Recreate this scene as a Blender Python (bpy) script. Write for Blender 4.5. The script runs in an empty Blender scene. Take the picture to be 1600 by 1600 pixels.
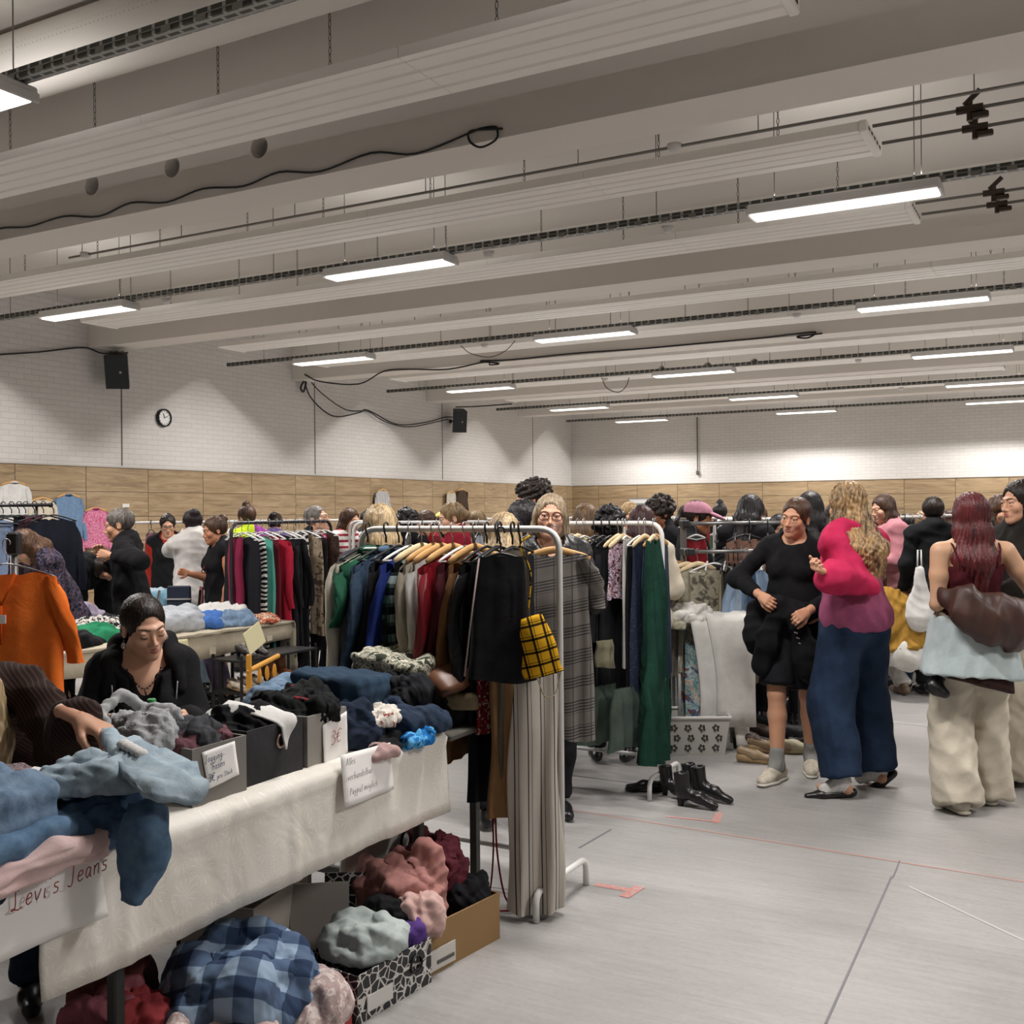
import bpy, math, random
import numpy as np
from mathutils import Vector, Matrix
R_ = math.radians; PI = math.pi
sc = bpy.context.scene
COL = sc.collection

# ------------------------------------------------------------ camera, world, exposure
CAMH = 1.58
cam = bpy.data.cameras.new('camera'); cam_o = bpy.data.objects.new('camera', cam); COL.objects.link(cam_o)
cam.sensor_width = 36; cam.lens = 36*1640/1600; cam.clip_start = .05; cam.clip_end = 200
CAMM = Matrix.Translation((0, 0, CAMH)) @ Matrix.Rotation(R_(28.6), 4, 'Z') @ Matrix.Rotation(R_(90), 4, 'X') @ Matrix.Rotation(R_(-.51), 4, 'Z')
cam_o.matrix_world = CAMM
sc.camera = cam_o
sc.view_settings.view_transform = 'Standard'; sc.view_settings.look = 'None'
sc.view_settings.gamma = 1; sc.view_settings.use_curve_mapping = False
sc.view_settings.exposure = 0.0
sc.cycles.use_denoising = True
sc.cycles.max_bounces = 6; sc.cycles.diffuse_bounces = 4; sc.cycles.use_adaptive_sampling = True; sc.cycles.adaptive_threshold = .02; sc.cycles.glossy_bounces = 2; sc.cycles.transmission_bounces = 4
sc.cycles.caustics_reflective = False; sc.cycles.caustics_refractive = False
sc.cycles.sample_clamp_indirect = 4
w = bpy.data.worlds.new('room_air'); sc.world = w; w.use_nodes = True
w.node_tree.nodes['Background'].inputs[0].default_value = (.75, .8, .9, 1)
w.node_tree.nodes['Background'].inputs[1].default_value = .05
LAMP_W = 142.0; LAMP_COL = (1.0, .955, .925)
FIX_X = (-10.62, -6.17, -1.70, 2.75)
FIX_Y = (4.0, 8.75, 13.5, 18.2, 22.9, 26.95)
def louvre(l, up=False):
    "the fittings throw a wide fan along their length and are cut off across it"
    l.use_nodes = True; nt = l.node_tree; em = nt.nodes['Emission']; g = nt.nodes.new('ShaderNodeNewGeometry'); sp = nt.nodes.new('ShaderNodeSeparateXYZ'); nt.links.new(g.outputs['Incoming'], sp.inputs[0])
    def m(op, a, b=0.0):
        n = nt.nodes.new('ShaderNodeMath'); n.operation = op
        for q, v in zip(n.inputs, (a, b)):
            if hasattr(v, 'is_output'): nt.links.new(v, q)
            else: q.default_value = v
        return n.outputs[0]
    t = m('DIVIDE', m('ABSOLUTE', sp.outputs[1]), m('MAXIMUM', m('ABSOLUTE', sp.outputs[2]), .001))
    r = nt.nodes.new('ShaderNodeMapRange'); r.interpolation_type = 'SMOOTHSTEP'; r.inputs[1].default_value = 1.2; r.inputs[2].default_value = 2.1; r.inputs[3].default_value = 1.0; r.inputs[4].default_value = .02
    if up: r.inputs[1].default_value = .6; r.inputs[2].default_value = 3.0; r.inputs[3].default_value = .12; r.inputs[4].default_value = 1.0  # fill mask: spares the slab overhead, favours the beam sides
    nt.links.new(t, r.inputs[0]); nt.links.new(r.outputs[0], em.inputs[1])
for fy in FIX_Y:
    for fx in FIX_X:
        l = bpy.data.lights.new('lamp_light', 'AREA'); l.shape = 'RECTANGLE'; l.size = 1.42; l.size_y = .15
        l.energy = LAMP_W; l.color = LAMP_COL; l.spread = R_(180)
        louvre(l)
        o = bpy.data.objects.new('lamp_light', l); COL.objects.link(o); o.location = (fx, fy, 4.012)
        l = bpy.data.lights.new('uplight_fill', 'AREA'); l.shape = 'RECTANGLE'; l.size = 1.3; l.size_y = .06; l.energy = LAMP_W*.20; l.color = (1, .965, .94); louvre(l, True)  # fill added above each lamp to brighten ceiling and beam sides
        o = bpy.data.objects.new('uplight_fill', l); COL.objects.link(o); o.location = (fx, fy, 4.2); o.rotation_euler.x = PI

# ------------------------------------------------------------ helpers
_c0 = CAMM.translation; _c3 = CAMM.to_3x3()
def ray(px, py):
    return _c3 @ Vector(((px-800)/1640, (800-py)/1640, -1))
def at(px, py, z=0.0):                      # measured point on the level z
    d = ray(px, py); t = (z-_c0.z)/d.z
    return _c0 + d*t
def dp(px, py, Z):                          # measured point at distance Z in front of the lens
    return _c0 + ray(px, py)*Z
def lin(c):
    if isinstance(c, str):
        c = tuple(int(c[i:i+2], 16)/255 for i in (0, 2, 4))
    return tuple((x/12.92 if x <= .04045 else ((x+.055)/1.055)**2.4) for x in c)

class NT:
    def __init__(s, name):
        s.m = bpy.data.materials.new(name); s.m.use_nodes = True; s.t = s.m.node_tree
        s.b = s.t.nodes['Principled BSDF']; s.tc = None
    def n(s, ty, **kw):
        nd = s.t.nodes.new(ty)
        for k, v in kw.items():
            if k == 'i':
                for a, b in v.items(): nd.inputs[a].default_value = b
            else: setattr(nd, k, v)
        return nd
    def l(s, a, b): s.t.links.new(a, b)
    def co(s, kind='Object', scale=(1, 1, 1), rot=(0, 0, 0)):
        if s.tc is None: s.tc = s.n('ShaderNodeTexCoord')
        mp = s.n('ShaderNodeMapping'); mp.inputs['Scale'].default_value = scale; mp.inputs['Rotation'].default_value = rot
        s.l(s.tc.outputs[kind], mp.inputs[0]); return mp.outputs[0]
    def noise(s, co, scale, detail=3, rough=.5, dist=0):
        nd = s.n('ShaderNodeTexNoise', i={'Scale': scale, 'Detail': detail, 'Roughness': rough, 'Distortion': dist}); s.l(co, nd.inputs['Vector']); return nd.outputs[0]
    def ramp(s, f, stops, interp='LINEAR'):
        r = s.n('ShaderNodeValToRGB'); r.color_ramp.interpolation = interp
        e = r.color_ramp.elements
        while len(e) > 1: e.remove(e[0])
        e[0].position = stops[0][0]; e[0].color = (*lin(stops[0][1]), 1)
        for p, c in stops[1:]:
            k = e.new(p); k.color = (*lin(c), 1)
        s.l(f, r.inputs[0]); return r.outputs[0]
    def mix(s, f, a, b, mode='MIX'):
        nd = s.n('ShaderNodeMix', data_type='RGBA', blend_type=mode)
        for sock, v in ((nd.inputs[0], f), (nd.inputs[6], a), (nd.inputs[7], b)):
            if hasattr(v, 'is_output'): s.l(v, sock)
            elif isinstance(v, (int, float)): sock.default_value = v
            else: sock.default_value = (*lin(v), 1)
        return nd.outputs[2]
    def math(s, op, a, b=0.0, c=0.0):
        nd = s.n('ShaderNodeMath', operation=op)
        for sock, v in zip(nd.inputs, (a, b, c)):
            if hasattr(v, 'is_output'): s.l(v, sock)
            else: sock.default_value = v
        return nd.outputs[0]
    def bump(s, h, strength=.3, dist=.01):
        nd = s.n('ShaderNodeBump', i={'Strength': strength, 'Distance': dist}); s.l(h, nd.inputs['Height']); s.l(nd.outputs[0], s.b.inputs['Normal'])
    def col(s, c):
        if hasattr(c, 'is_output'): s.l(c, s.b.inputs['Base Color'])
        else: s.b.inputs['Base Color'].default_value = (*lin(c), 1)
    def rough(s, v): s.b.inputs['Roughness'].default_value = v
    def done(s): return s.m
_mats = {}
def plain(c, rough=.5, metal=0, name=None, spec=.5):
    k = ('p', c, rough, metal, spec)
    if k not in _mats:
        t = NT(name or 'paint_'+str(len(_mats))); t.col(c); t.rough(rough); t.b.inputs['Metallic'].default_value = metal
        t.b.inputs['Specular IOR Level'].default_value = spec
        _mats[k] = t.m
    return _mats[k]
def cloth(c, c2=None, scale=9, rough=.9, sheen=.0, bump=.25, fine=260, spec=.2, stretch=(1, 1, 1)):
    "plain woven cloth: base colour with mottling c2 and a fine weave"
    k = ('c', c, c2, scale, rough, sheen, bump, fine, stretch)
    if k not in _mats:
        t = NT('cloth_'+str(len(_mats))); co = t.co(scale=stretch)
        n = t.noise(co, scale, 4, .6)
        if c2 is None:
            a = lin(c); d = [x*.8 for x in a]
            base = t.mix(n, c, c); m = t.n('ShaderNodeHueSaturation', i={'Value': 1})
            v = t.math('MULTIPLY_ADD', n, .35, .82); t.l(v, m.inputs['Value']); m.inputs['Color'].default_value = (*lin(c), 1)
            t.col(m.outputs[0])
        else: t.col(t.ramp(n, [(.35, c), (.65, c2)]))
        f = t.noise(co, fine, 2); g = t.noise(co, 14, 4, .6, .6)
        t.bump(t.math('ADD', t.math('MULTIPLY', f, .15), g), bump, .012)
        t.rough(rough); t.b.inputs['Specular IOR Level'].default_value = spec
        t.b.inputs['Sheen Weight'].default_value = sheen
        _mats[k] = t.m
    return _mats[k]
def stripes(bands, period, axis=0, kind='Object', rough=.85, warp=.0, rot=(0, 0, 0)):
    "hard stripes: bands = [(pos, colour), ...] over one period (m) along an axis"
    k = ('s', tuple(bands), period, axis, kind, warp, rot)
    if k not in _mats:
        t = NT('stripes_'+str(len(_mats))); co = t.co(kind, rot=rot)
        sp = t.n('ShaderNodeSeparateXYZ'); t.l(co, sp.inputs[0])
        x = sp.outputs[axis]
        if warp: x = t.math('ADD', x, t.math('MULTIPLY', t.noise(co, 6, 2), warp))
        f = t.math('FRACT', t.math('DIVIDE', x, period))
        t.col(t.ramp(f, bands, 'CONSTANT')); t.rough(rough); t.b.inputs['Specular IOR Level'].default_value = .2
        t.bump(t.noise(co, 14, 4), .25, .01)
        _mats[k] = t.m
    return _mats[k]
def plaid(base, bands_x, bands_z, px=.1, pz=.1, ax=(0, 2), rot=(0, 0, 0), rough=.9, kind='Object'):
    "woven check: two sets of stripes multiplied over a base colour"
    k = ('pl', base, tuple(bands_x), tuple(bands_z), px, pz, ax, rot, kind)
    if k not in _mats:
        t = NT('plaid_'+str(len(_mats))); co = t.co(kind, rot=rot)
        sp = t.n('ShaderNodeSeparateXYZ'); t.l(co, sp.inputs[0])
        fx = t.math('FRACT', t.math('DIVIDE', sp.outputs[ax[0]], px)); fz = t.math('FRACT', t.math('DIVIDE', sp.outputs[ax[1]], pz))
        a = t.ramp(fx, bands_x, 'CONSTANT'); b = t.ramp(fz, bands_z, 'CONSTANT')
        t.col(t.mix(1.0, t.mix(1.0, base, a, 'MULTIPLY'), b, 'MULTIPLY')); t.rough(rough); t.b.inputs['Specular IOR Level'].default_value = .2
        t.bump(t.noise(co, 14, 4), .25, .01)
        _mats[k] = t.m
    return _mats[k]
def blotch(stops, scale=14, detail=2, rough=.85, dist=1.0, interp='CONSTANT', stretch=(1, 1, 1), voronoi=False, kind='Object'):
    "printed blotches, flowers, camouflage, zebra"
    k = ('b', tuple(stops), scale, detail, dist, interp, stretch, voronoi, kind)
    if k not in _mats:
        t = NT('print_'+str(len(_mats))); co = t.co(kind, scale=stretch)
        if voronoi:
            v = t.n('ShaderNodeTexVoronoi', i={'Scale': scale}); t.l(co, v.inputs['Vector']); f = v.outputs['Distance']
        else: f = t.noise(co, scale, detail, .5, dist)
        t.col(t.ramp(f, stops, interp)); t.rough(rough); t.b.inputs['Specular IOR Level'].default_value = .2
        t.bump(t.noise(co, 14, 4), .25, .01)
        _mats[k] = t.m
    return _mats[k]
def wood(c1, c2, scale=1.5, stretch=(1, 8, 8), rough=.5):
    k = ('w', c1, c2, scale, stretch)
    if k not in _mats:
        t = NT('wood_'+str(len(_mats))); co = t.co(scale=stretch); n = t.noise(co, scale*6, 6, .6, .5)
        t.col(t.ramp(n, [(.3, c1), (.7, c2)])); t.rough(rough); _mats[k] = t.m
    return _mats[k]
SKIN = {}
def skin(c='c99a80'):
    if c not in SKIN:
        t = NT('skin_'+c); co = t.co(); n = t.noise(co, 18, 4)
        m = t.n('ShaderNodeHueSaturation'); m.inputs['Color'].default_value = (*lin(c), 1)
        t.l(t.math('MULTIPLY_ADD', n, .24, .88), m.inputs['Value']); t.l(t.math('MULTIPLY_ADD', n, .3, .9), m.inputs['Saturation'])
        t.col(m.outputs[0]); t.rough(.52)
        t.b.inputs['Subsurface Weight'].default_value = .0
        t.b.inputs['Specular IOR Level'].default_value = .4
        t.bump(t.noise(co, 300, 2), .05, .002); SKIN[c] = t.m
    return SKIN[c]
def hairmat(dark, light, amount=.5, scale=1.0):
    k = ('h', dark, light, amount, scale)
    if k not in _mats:
        t = NT('hair_'+str(len(_mats))); co = t.co(scale=(1, 1, .09))
        n = t.noise(co, 95*scale, 3, .65, .25); n2 = t.noise(t.co(scale=(1, 1, .3)), 16, 2)
        f = t.math('ADD', t.math('MULTIPLY', n, .6), t.math('MULTIPLY', n2, .4))
        t.col(t.ramp(f, [(.5-.12, dark), (.5+.16*(1.5-amount), light)])); t.rough(.42); t.b.inputs['Specular IOR Level'].default_value = .35
        t.bump(n, .6, .006); _mats[k] = t.m
    return _mats[k]

def tag(o, label=None, cat=None, group=None, kind=None):
    if label: o['label'] = label
    if cat: o['category'] = cat
    if group: o['group'] = group
    if kind: o['kind'] = kind
    return o
def mk(name, V, F, m=None, parent=None, smooth=True, loc=None):
    me = bpy.data.meshes.new(name)
    if isinstance(V, np.ndarray): V = V.tolist()
    if isinstance(F, np.ndarray): F = F.tolist()
    me.from_pydata(V, [], F); me.update()
    if smooth: me.polygons.foreach_set('use_smooth', [True]*len(me.polygons))
    if m is not None:
        for x in (m if isinstance(m, (list, tuple)) else [m]): me.materials.append(x)
    o = bpy.data.objects.new(name, me); COL.objects.link(o)
    if parent is not None: o.parent = parent
    if loc is not None: o.location = loc
    return o
def empty(name, loc=(0, 0, 0), rz=0, label=None, cat=None, group=None):
    o = bpy.data.objects.new(name, None); COL.objects.link(o); o.location = loc; o.rotation_euler.z = rz; o.empty_display_size = .1
    return tag(o, label, cat, group)
def copy_tree(o, parent=None):
    c = o.copy(); COL.objects.link(c); c.parent = parent
    for ch in list(o.children): copy_tree(ch, c)
    return c

class MB:
    "collects shapes for one mesh"
    def __init__(s): s.v = []; s.f = []; s.mi = []
    def add(s, V, F, mi=0):
        n = len(s.v); s.v += [tuple(v) for v in V]; s.f += [tuple(i+n for i in f) for f in F]; s.mi += [mi]*len(F); return s
    def box(s, c, d, M=None, mi=0, bev=0):
        x, y, z = d[0]/2, d[1]/2, d[2]/2; b = min(bev, x*.9, y*.9, z*.9)
        if b <= 0:
            V = [(a*x, e*y, g*z) for a in (-1, 1) for e in (-1, 1) for g in (-1, 1)]
            F = [(0, 1, 3, 2), (4, 6, 7, 5), (0, 4, 5, 1), (2, 3, 7, 6), (0, 2, 6, 4), (1, 5, 7, 3)]
        else:
            V = []
            for a in (-1, 1):
                for e in (-1, 1):
                    for g in (-1, 1):
                        V += [(a*x, e*(y-b), g*(z-b)), (a*(x-b), e*y, g*(z-b)), (a*(x-b), e*(y-b), g*z)]
            def ix(a, e, g, k): return ((a > 0)*4+(e > 0)*2+(g > 0))*3+k
            F = []
            for sg in (-1, 1):
                F.append([ix(sg, -1, -1, 0), ix(sg, 1, -1, 0), ix(sg, 1, 1, 0), ix(sg, -1, 1, 0)][::sg])
                F.append([ix(-1, sg, -1, 1), ix(-1, sg, 1, 1), ix(1, sg, 1, 1), ix(1, sg, -1, 1)][::sg])
                F.append([ix(-1, -1, sg, 2), ix(1, -1, sg, 2), ix(1, 1, sg, 2), ix(-1, 1, sg, 2)][::sg])
            for a in (-1, 1):
                for e in (-1, 1):
                    F.append((ix(a, e, -1, 0), ix(a, e, 1, 0), ix(a, e, 1, 1), ix(a, e, -1, 1)))
                    F.append((ix(a, -1, e, 0), ix(a, 1, e, 0), ix(a, 1, e, 2), ix(a, -1, e, 2)))
                    F.append((ix(-1, a, e, 1), ix(1, a, e, 1), ix(1, a, e, 2), ix(-1, a, e, 2)))
                    for g in (-1, 1): F.append((ix(a, e, g, 0), ix(a, e, g, 1), ix(a, e, g, 2)))
        if M is not None: V = [M @ Vector(v) for v in V]
        V = [(v[0]+c[0], v[1]+c[1], v[2]+c[2]) for v in V]
        return s.add(V, F, mi)
    def tube(s, pts, r, n=8, mi=0, closed=False, flat=1.0, up=None):
        pts = [Vector(p) for p in pts]; m = len(pts)
        rs = r if isinstance(r, (list, tuple)) else [r]*m
        V = []; F = []; prev = None
        for i, p in enumerate(pts):
            a = pts[(i-1) % m] if (closed or i) else p; b = pts[(i+1) % m] if (closed or i < m-1) else p
            t = (b-a).normalized()
            if prev is None:
                u = Vector(up) if up is not None else (Vector((0, 0, 1)) if abs(t.z) < .9 else Vector((1, 0, 0)))
                u = (u-t*u.dot(t)).normalized()
            else: u = (prev-t*prev.dot(t)).normalized()
            prev = u; w_ = t.cross(u)
            for k in range(n):
                an = 2*PI*k/n; V.append(p+(u*math.cos(an)+w_*math.sin(an)*flat)*rs[i])
        q = m if closed else m-1
        for i in range(q):
            for k in range(n):
                a = i*n+k; b = i*n+(k+1) % n; c = ((i+1) % m)*n+(k+1) % n; d = ((i+1) % m)*n+k
                F.append((a, b, c, d))
        if not closed: F += [tuple(range(n))[::-1], tuple(range((m-1)*n, m*n))]
        return s.add(V, F, mi)
    def cyl(s, a, b, r, n=16, mi=0): return s.tube([a, b], r, n, mi)
    def lathe(s, prof, c=(0, 0, 0), n=24, M=None, mi=0):
        V = []; F = []
        for r, z in prof:
            for k in range(n): V.append((r*math.cos(2*PI*k/n), r*math.sin(2*PI*k/n), z))
        for i in range(len(prof)-1):
            for k in range(n): F.append((i*n+k, i*n+(k+1) % n, (i+1)*n+(k+1) % n, (i+1)*n+k))
        if prof[0][0] > 1e-5: F.append(tuple(range(n))[::-1])
        if prof[-1][0] > 1e-5: F.append(tuple(range((len(prof)-1)*n, len(prof)*n)))
        if M is not None: V = [M @ Vector(v) for v in V]
        V = [(v[0]+c[0], v[1]+c[1], v[2]+c[2]) for v in V]
        return s.add(V, F, mi)
    def ell(s, c, r, n=16, m=10, M=None, mi=0):
        V = []; F = []
        for i in range(1, m):
            t = PI*i/m
            for k in range(n): V.append((r[0]*math.sin(t)*math.cos(2*PI*k/n), r[1]*math.sin(t)*math.sin(2*PI*k/n), r[2]*math.cos(t)))
        V += [(0, 0, r[2]), (0, 0, -r[2])]; a = len(V)-2
        for i in range(m-2):
            for k in range(n): F.append((i*n+k, (i+1)*n+k, (i+1)*n+(k+1) % n, i*n+(k+1) % n))
        for k in range(n): F += [(a, k, (k+1) % n), (a+1, (m-2)*n+(k+1) % n, (m-2)*n+k)]
        if M is not None: V = [M @ Vector(v) for v in V]
        V = [(v[0]+c[0], v[1]+c[1], v[2]+c[2]) for v in V]
        return s.add(V, F, mi)
    def grid(s, P, mi=0, closed_u=False):
        "P[i][j] points -> quads"
        n = len(P); m = len(P[0]); V = [p for r in P for p in r]; F = []
        for i in range(n-1):
            for j in range(m if closed_u else m-1):
                F.append((i*m+j, i*m+(j+1) % m, (i+1)*m+(j+1) % m, (i+1)*m+j))
        return s.add(V, F, mi)
    def build(s, name, m, parent=None, smooth=False, loc=None):
        o = mk(name, s.v, s.f, m, parent, smooth, loc)
        if any(s.mi): o.data.polygons.foreach_set('material_index', s.mi)
        return o
def bez(p0, p1, p2, n=8):
    p0, p1, p2 = map(Vector, (p0, p1, p2))
    return [p0*(1-t)**2+p1*2*t*(1-t)+p2*t*t for t in [i/n for i in range(n+1)]]
def curve(pts, n=6):
    "Catmull-Rom through points"
    P = [Vector(p) for p in pts]; P = [P[0]*2-P[1]]+P+[P[-1]*2-P[-2]]; out = []
    for i in range(1, len(P)-2):
        for k in range(n):
            t = k/n; a, b, c, d = P[i-1], P[i], P[i+1], P[i+2]
            out.append(.5*((2*b)+(c-a)*t+(2*a-5*b+4*c-d)*t*t+(3*b-a-3*c+d)*t**3))
    return out+[P[-2]]
def sag(a, b, drop, n=10):
    a = Vector(a); b = Vector(b)
    return [a.lerp(b, i/n)-Vector((0, 0, drop*4*(i/n)*(1-i/n))) for i in range(n+1)]
# ------------------------------------------------------------ the hall
XL, XR, YB, YF, ZC = -13.5, 7.0, 28.5, -4.0, 4.92
def m_brick():
    t = NT('white_brick'); co = t.co()
    sp = t.n('ShaderNodeSeparateXYZ'); t.l(co, sp.inputs[0])
    cb = t.n('ShaderNodeCombineXYZ'); t.l(t.math('ADD', sp.outputs[0], sp.outputs[1]), cb.inputs[0]); t.l(sp.outputs[2], cb.inputs[1])
    b = t.n('ShaderNodeTexBrick', i={'Scale': 1, 'Mortar Size': .004, 'Mortar Smooth': .6, 'Brick Width': .25, 'Row Height': .083, 'Bias': 0})
    b.inputs['Color1'].default_value = (*lin('ccc9c5'), 1); b.inputs['Color2'].default_value = (*lin('d1cecb'), 1); b.inputs['Mortar'].default_value = (*lin('b2afab'), 1)
    t.l(cb.outputs[0], b.inputs['Vector'])
    n = t.noise(co, 1.3, 5)
    t.col(t.mix(t.math('MULTIPLY', n, .25), b.outputs['Color'], 'c8c5c0')); t.rough(.75)
    inv = t.math('SUBTRACT', 1.0, b.outputs['Fac'])
    t.bump(t.math('ADD', inv, t.math('MULTIPLY', t.noise(co, 30, 3), .5)), .5, .006); return t.m
def m_panel():
    t = NT('oak_panel'); co = t.co()
    sp = t.n('ShaderNodeSeparateXYZ'); t.l(co, sp.inputs[0])
    x = t.math('ADD', sp.outputs[0], sp.outputs[1]); z = sp.outputs[2]
    ix = t.math('FLOOR', t.math('DIVIDE', x, 1.22)); iz = t.math('FLOOR', t.math('DIVIDE', z, .39))
    cb = t.n('ShaderNodeCombineXYZ')
    t.l(t.math('ADD', t.math('MULTIPLY', x, .55), t.math('MULTIPLY', ix, 3.7)), cb.inputs[0])
    t.l(t.math('ADD', t.math('MULTIPLY', z, 6), t.math('MULTIPLY', iz, 5.3)), cb.inputs[1]); t.l(t.math('MULTIPLY', ix, 1.7), cb.inputs[2])
    n = t.noise(cb.outputs[0], 2.4, 7, .62, 1.2); n2 = t.noise(cb.outputs[0], .7, 2)
    c = t.ramp(n, [(.25, '6f5c45'), (.45, '957f60'), (.62, 'aa9473'), (.8, 'bca684')])
    c = t.mix(t.math('MULTIPLY', n2, .3), c, '8c7860')
    fx = t.math('FRACT', t.math('DIVIDE', x, 1.22)); fz = t.math('FRACT', t.math('DIVIDE', z, .39))
    gx = t.math('LESS_THAN', fx, .010); gz = t.math('LESS_THAN', fz, .025); g = t.math('MAXIMUM', gx, gz)
    t.col(t.mix(g, c, '4a3825')); t.rough(.55)
    t.bump(t.math('ADD', t.math('MULTIPLY', g, -1.0), t.math('MULTIPLY', n, .2)), .4, .004); return t.m
def m_ceil(c, name, nz=.12):
    t = NT(name); co = t.co(); n = t.noise(co, 1.1, 5, .6); h = t.n('ShaderNodeHueSaturation'); h.inputs['Color'].default_value = (*lin(c), 1)
    t.l(t.math('MULTIPLY_ADD', n, nz*2, 1-nz), h.inputs['Value']); t.col(h.outputs[0]); t.rough(.8)
    t.bump(t.noise(co, 60, 3), .15, .004); return t.m
def m_floor():
    t = NT('vinyl_floor'); co = t.co(); 
    n = t.noise(co, .8, 6, .65); n2 = t.noise(t.co(scale=(1.0, 9, 1), rot=(0, 0, R_(12))), 3.5, 6, .7, .3); n3 = t.noise(co, 42, 4, .6)
    f = t.math('ADD', t.math('ADD', t.math('MULTIPLY', n, .4), t.math('MULTIPLY', n2, .4)), t.math('MULTIPLY', n3, .2))
    c = t.ramp(f, [(.28, '838180'), (.5, '9d9b99'), (.72, 'b0aeac')])
    v = t.n('ShaderNodeTexVoronoi', feature='DISTANCE_TO_EDGE', i={'Scale': 1.1}); t.l(t.co(scale=(1, .35, 1)), v.inputs['Vector'])
    t.col(c)
    t.b.inputs['Specular IOR Level'].default_value = .45
    t.l(t.math('MULTIPLY_ADD', n, .25, .3), t.b.inputs['Roughness'])
    t.bump(t.noise(co, 90, 3), .08, .003); return t.m
M_WALL = m_brick(); M_PANEL = m_panel(); M_CEIL = m_ceil('d6d1ca', 'ceiling_paint', .03); M_BEAM = m_ceil('dad5ce', 'beam_paint', .03); M_FLOOR = m_floor()
M_WHITEPANEL = m_ceil('eeebe6', 'panel_paint', .03)
def struct(name, mb, m, label=None, smooth=False):
    o = mb.build(name, m, None, smooth); o['kind'] = 'structure'
    if label: o['label'] = label
    return o
T = .2
struct('floor', MB().box(((XL+XR)/2, (YB+YF)/2, -.1), (XR-XL+2*T, YB-YF+2*T, .2)), M_FLOOR, 'pale grey vinyl sports hall floor')
struct('ceiling', MB().box(((XL+XR)/2, (YB+YF)/2, ZC+.1), (XR-XL+2*T, YB-YF+2*T, .2)), M_CEIL, 'off-white painted ceiling slab')
wl = MB().box((XL-T/2, (YB+YF)/2, ZC/2), (T, YB-YF, ZC)); struct('wall_left', wl, M_WALL, 'white painted brick wall above oak panels')
struct('wall_back', MB().box(((XL+XR)/2, YB+T/2, ZC/2), (XR-XL, T, ZC)), M_WALL, 'white painted brick end wall')
struct('wall_right', MB().box((XR+T/2, (YB+YF)/2, ZC/2), (T, YB-YF, ZC)), M_WALL)
struct('wall_front', MB().box(((XL+XR)/2, YF-T/2, ZC/2), (XR-XL, T, ZC)), M_WALL)
struct('trim_1', MB().box((XL+.02, (YB+YF)/2, 1.17), (.04, YB-YF, 2.34)), M_PANEL, 'oak board cladding along the long wall')
struct('trim_2', MB().box(((XL+XR)/2, YB-.02, 1.17), (XR-XL, .04, 2.34)), M_PANEL, 'oak board cladding on the end wall')
struct('trim_3', MB().box((XL+.03, (YB+YF)/2, 2.352), (.06, YB-YF, .024)), plain('b9b6b0', .6), 'pale ledge on top of the oak boards')
struct('trim_4', MB().box(((XL+XR)/2, YB-.03, 2.352), (XR-XL, .06, .024)), plain('b9b6b0', .6), 'pale ledge on top of the end wall boards')
# movement joints in the long wall
for i, y in enumerate((11.75, 16.55, 21.3, 26.0)):
    struct('trim_%d' % (5+i), MB().box((XL+.003, y, 3.6), (.006, .022, 2.45)), plain('6a6763', .9), 'dark vertical joint in the brick wall')
# beams
def cut(o, cutter):
    md = o.modifiers.new('b', 'BOOLEAN'); md.object = cutter; md.operation = 'DIFFERENCE'; md.solver = 'EXACT'
    dg = bpy.context.evaluated_depsgraph_get(); dg.update(); me = bpy.data.meshes.new_from_object(o.evaluated_get(dg)); o.modifiers.remove(md); o.data = me
    bpy.data.objects.remove(cutter)
for k in range(-1, 5):
    y0 = 6.38+4.75*k; wd = .48
    if k == 4: y0 = 25.1
    b = struct('trim_%d' % (10+k), MB().box(((XL+XR)/2, y0+wd/2, (4.18+ZC)/2), (XR-XL, wd, ZC-4.18)), M_BEAM, 'deep white concrete ceiling beam')
    if k in (0, 3):
        c = MB()
        for x in (-7.68, -6.70, -5.74): c.cyl((x, y0-.1, 4.50), (x, y0+.3, 4.50), .088, 24)
        c.box((6.9, y0, 4.3), (.01, .01, .01))
        cut(b, c.build('cutter', None))
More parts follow.
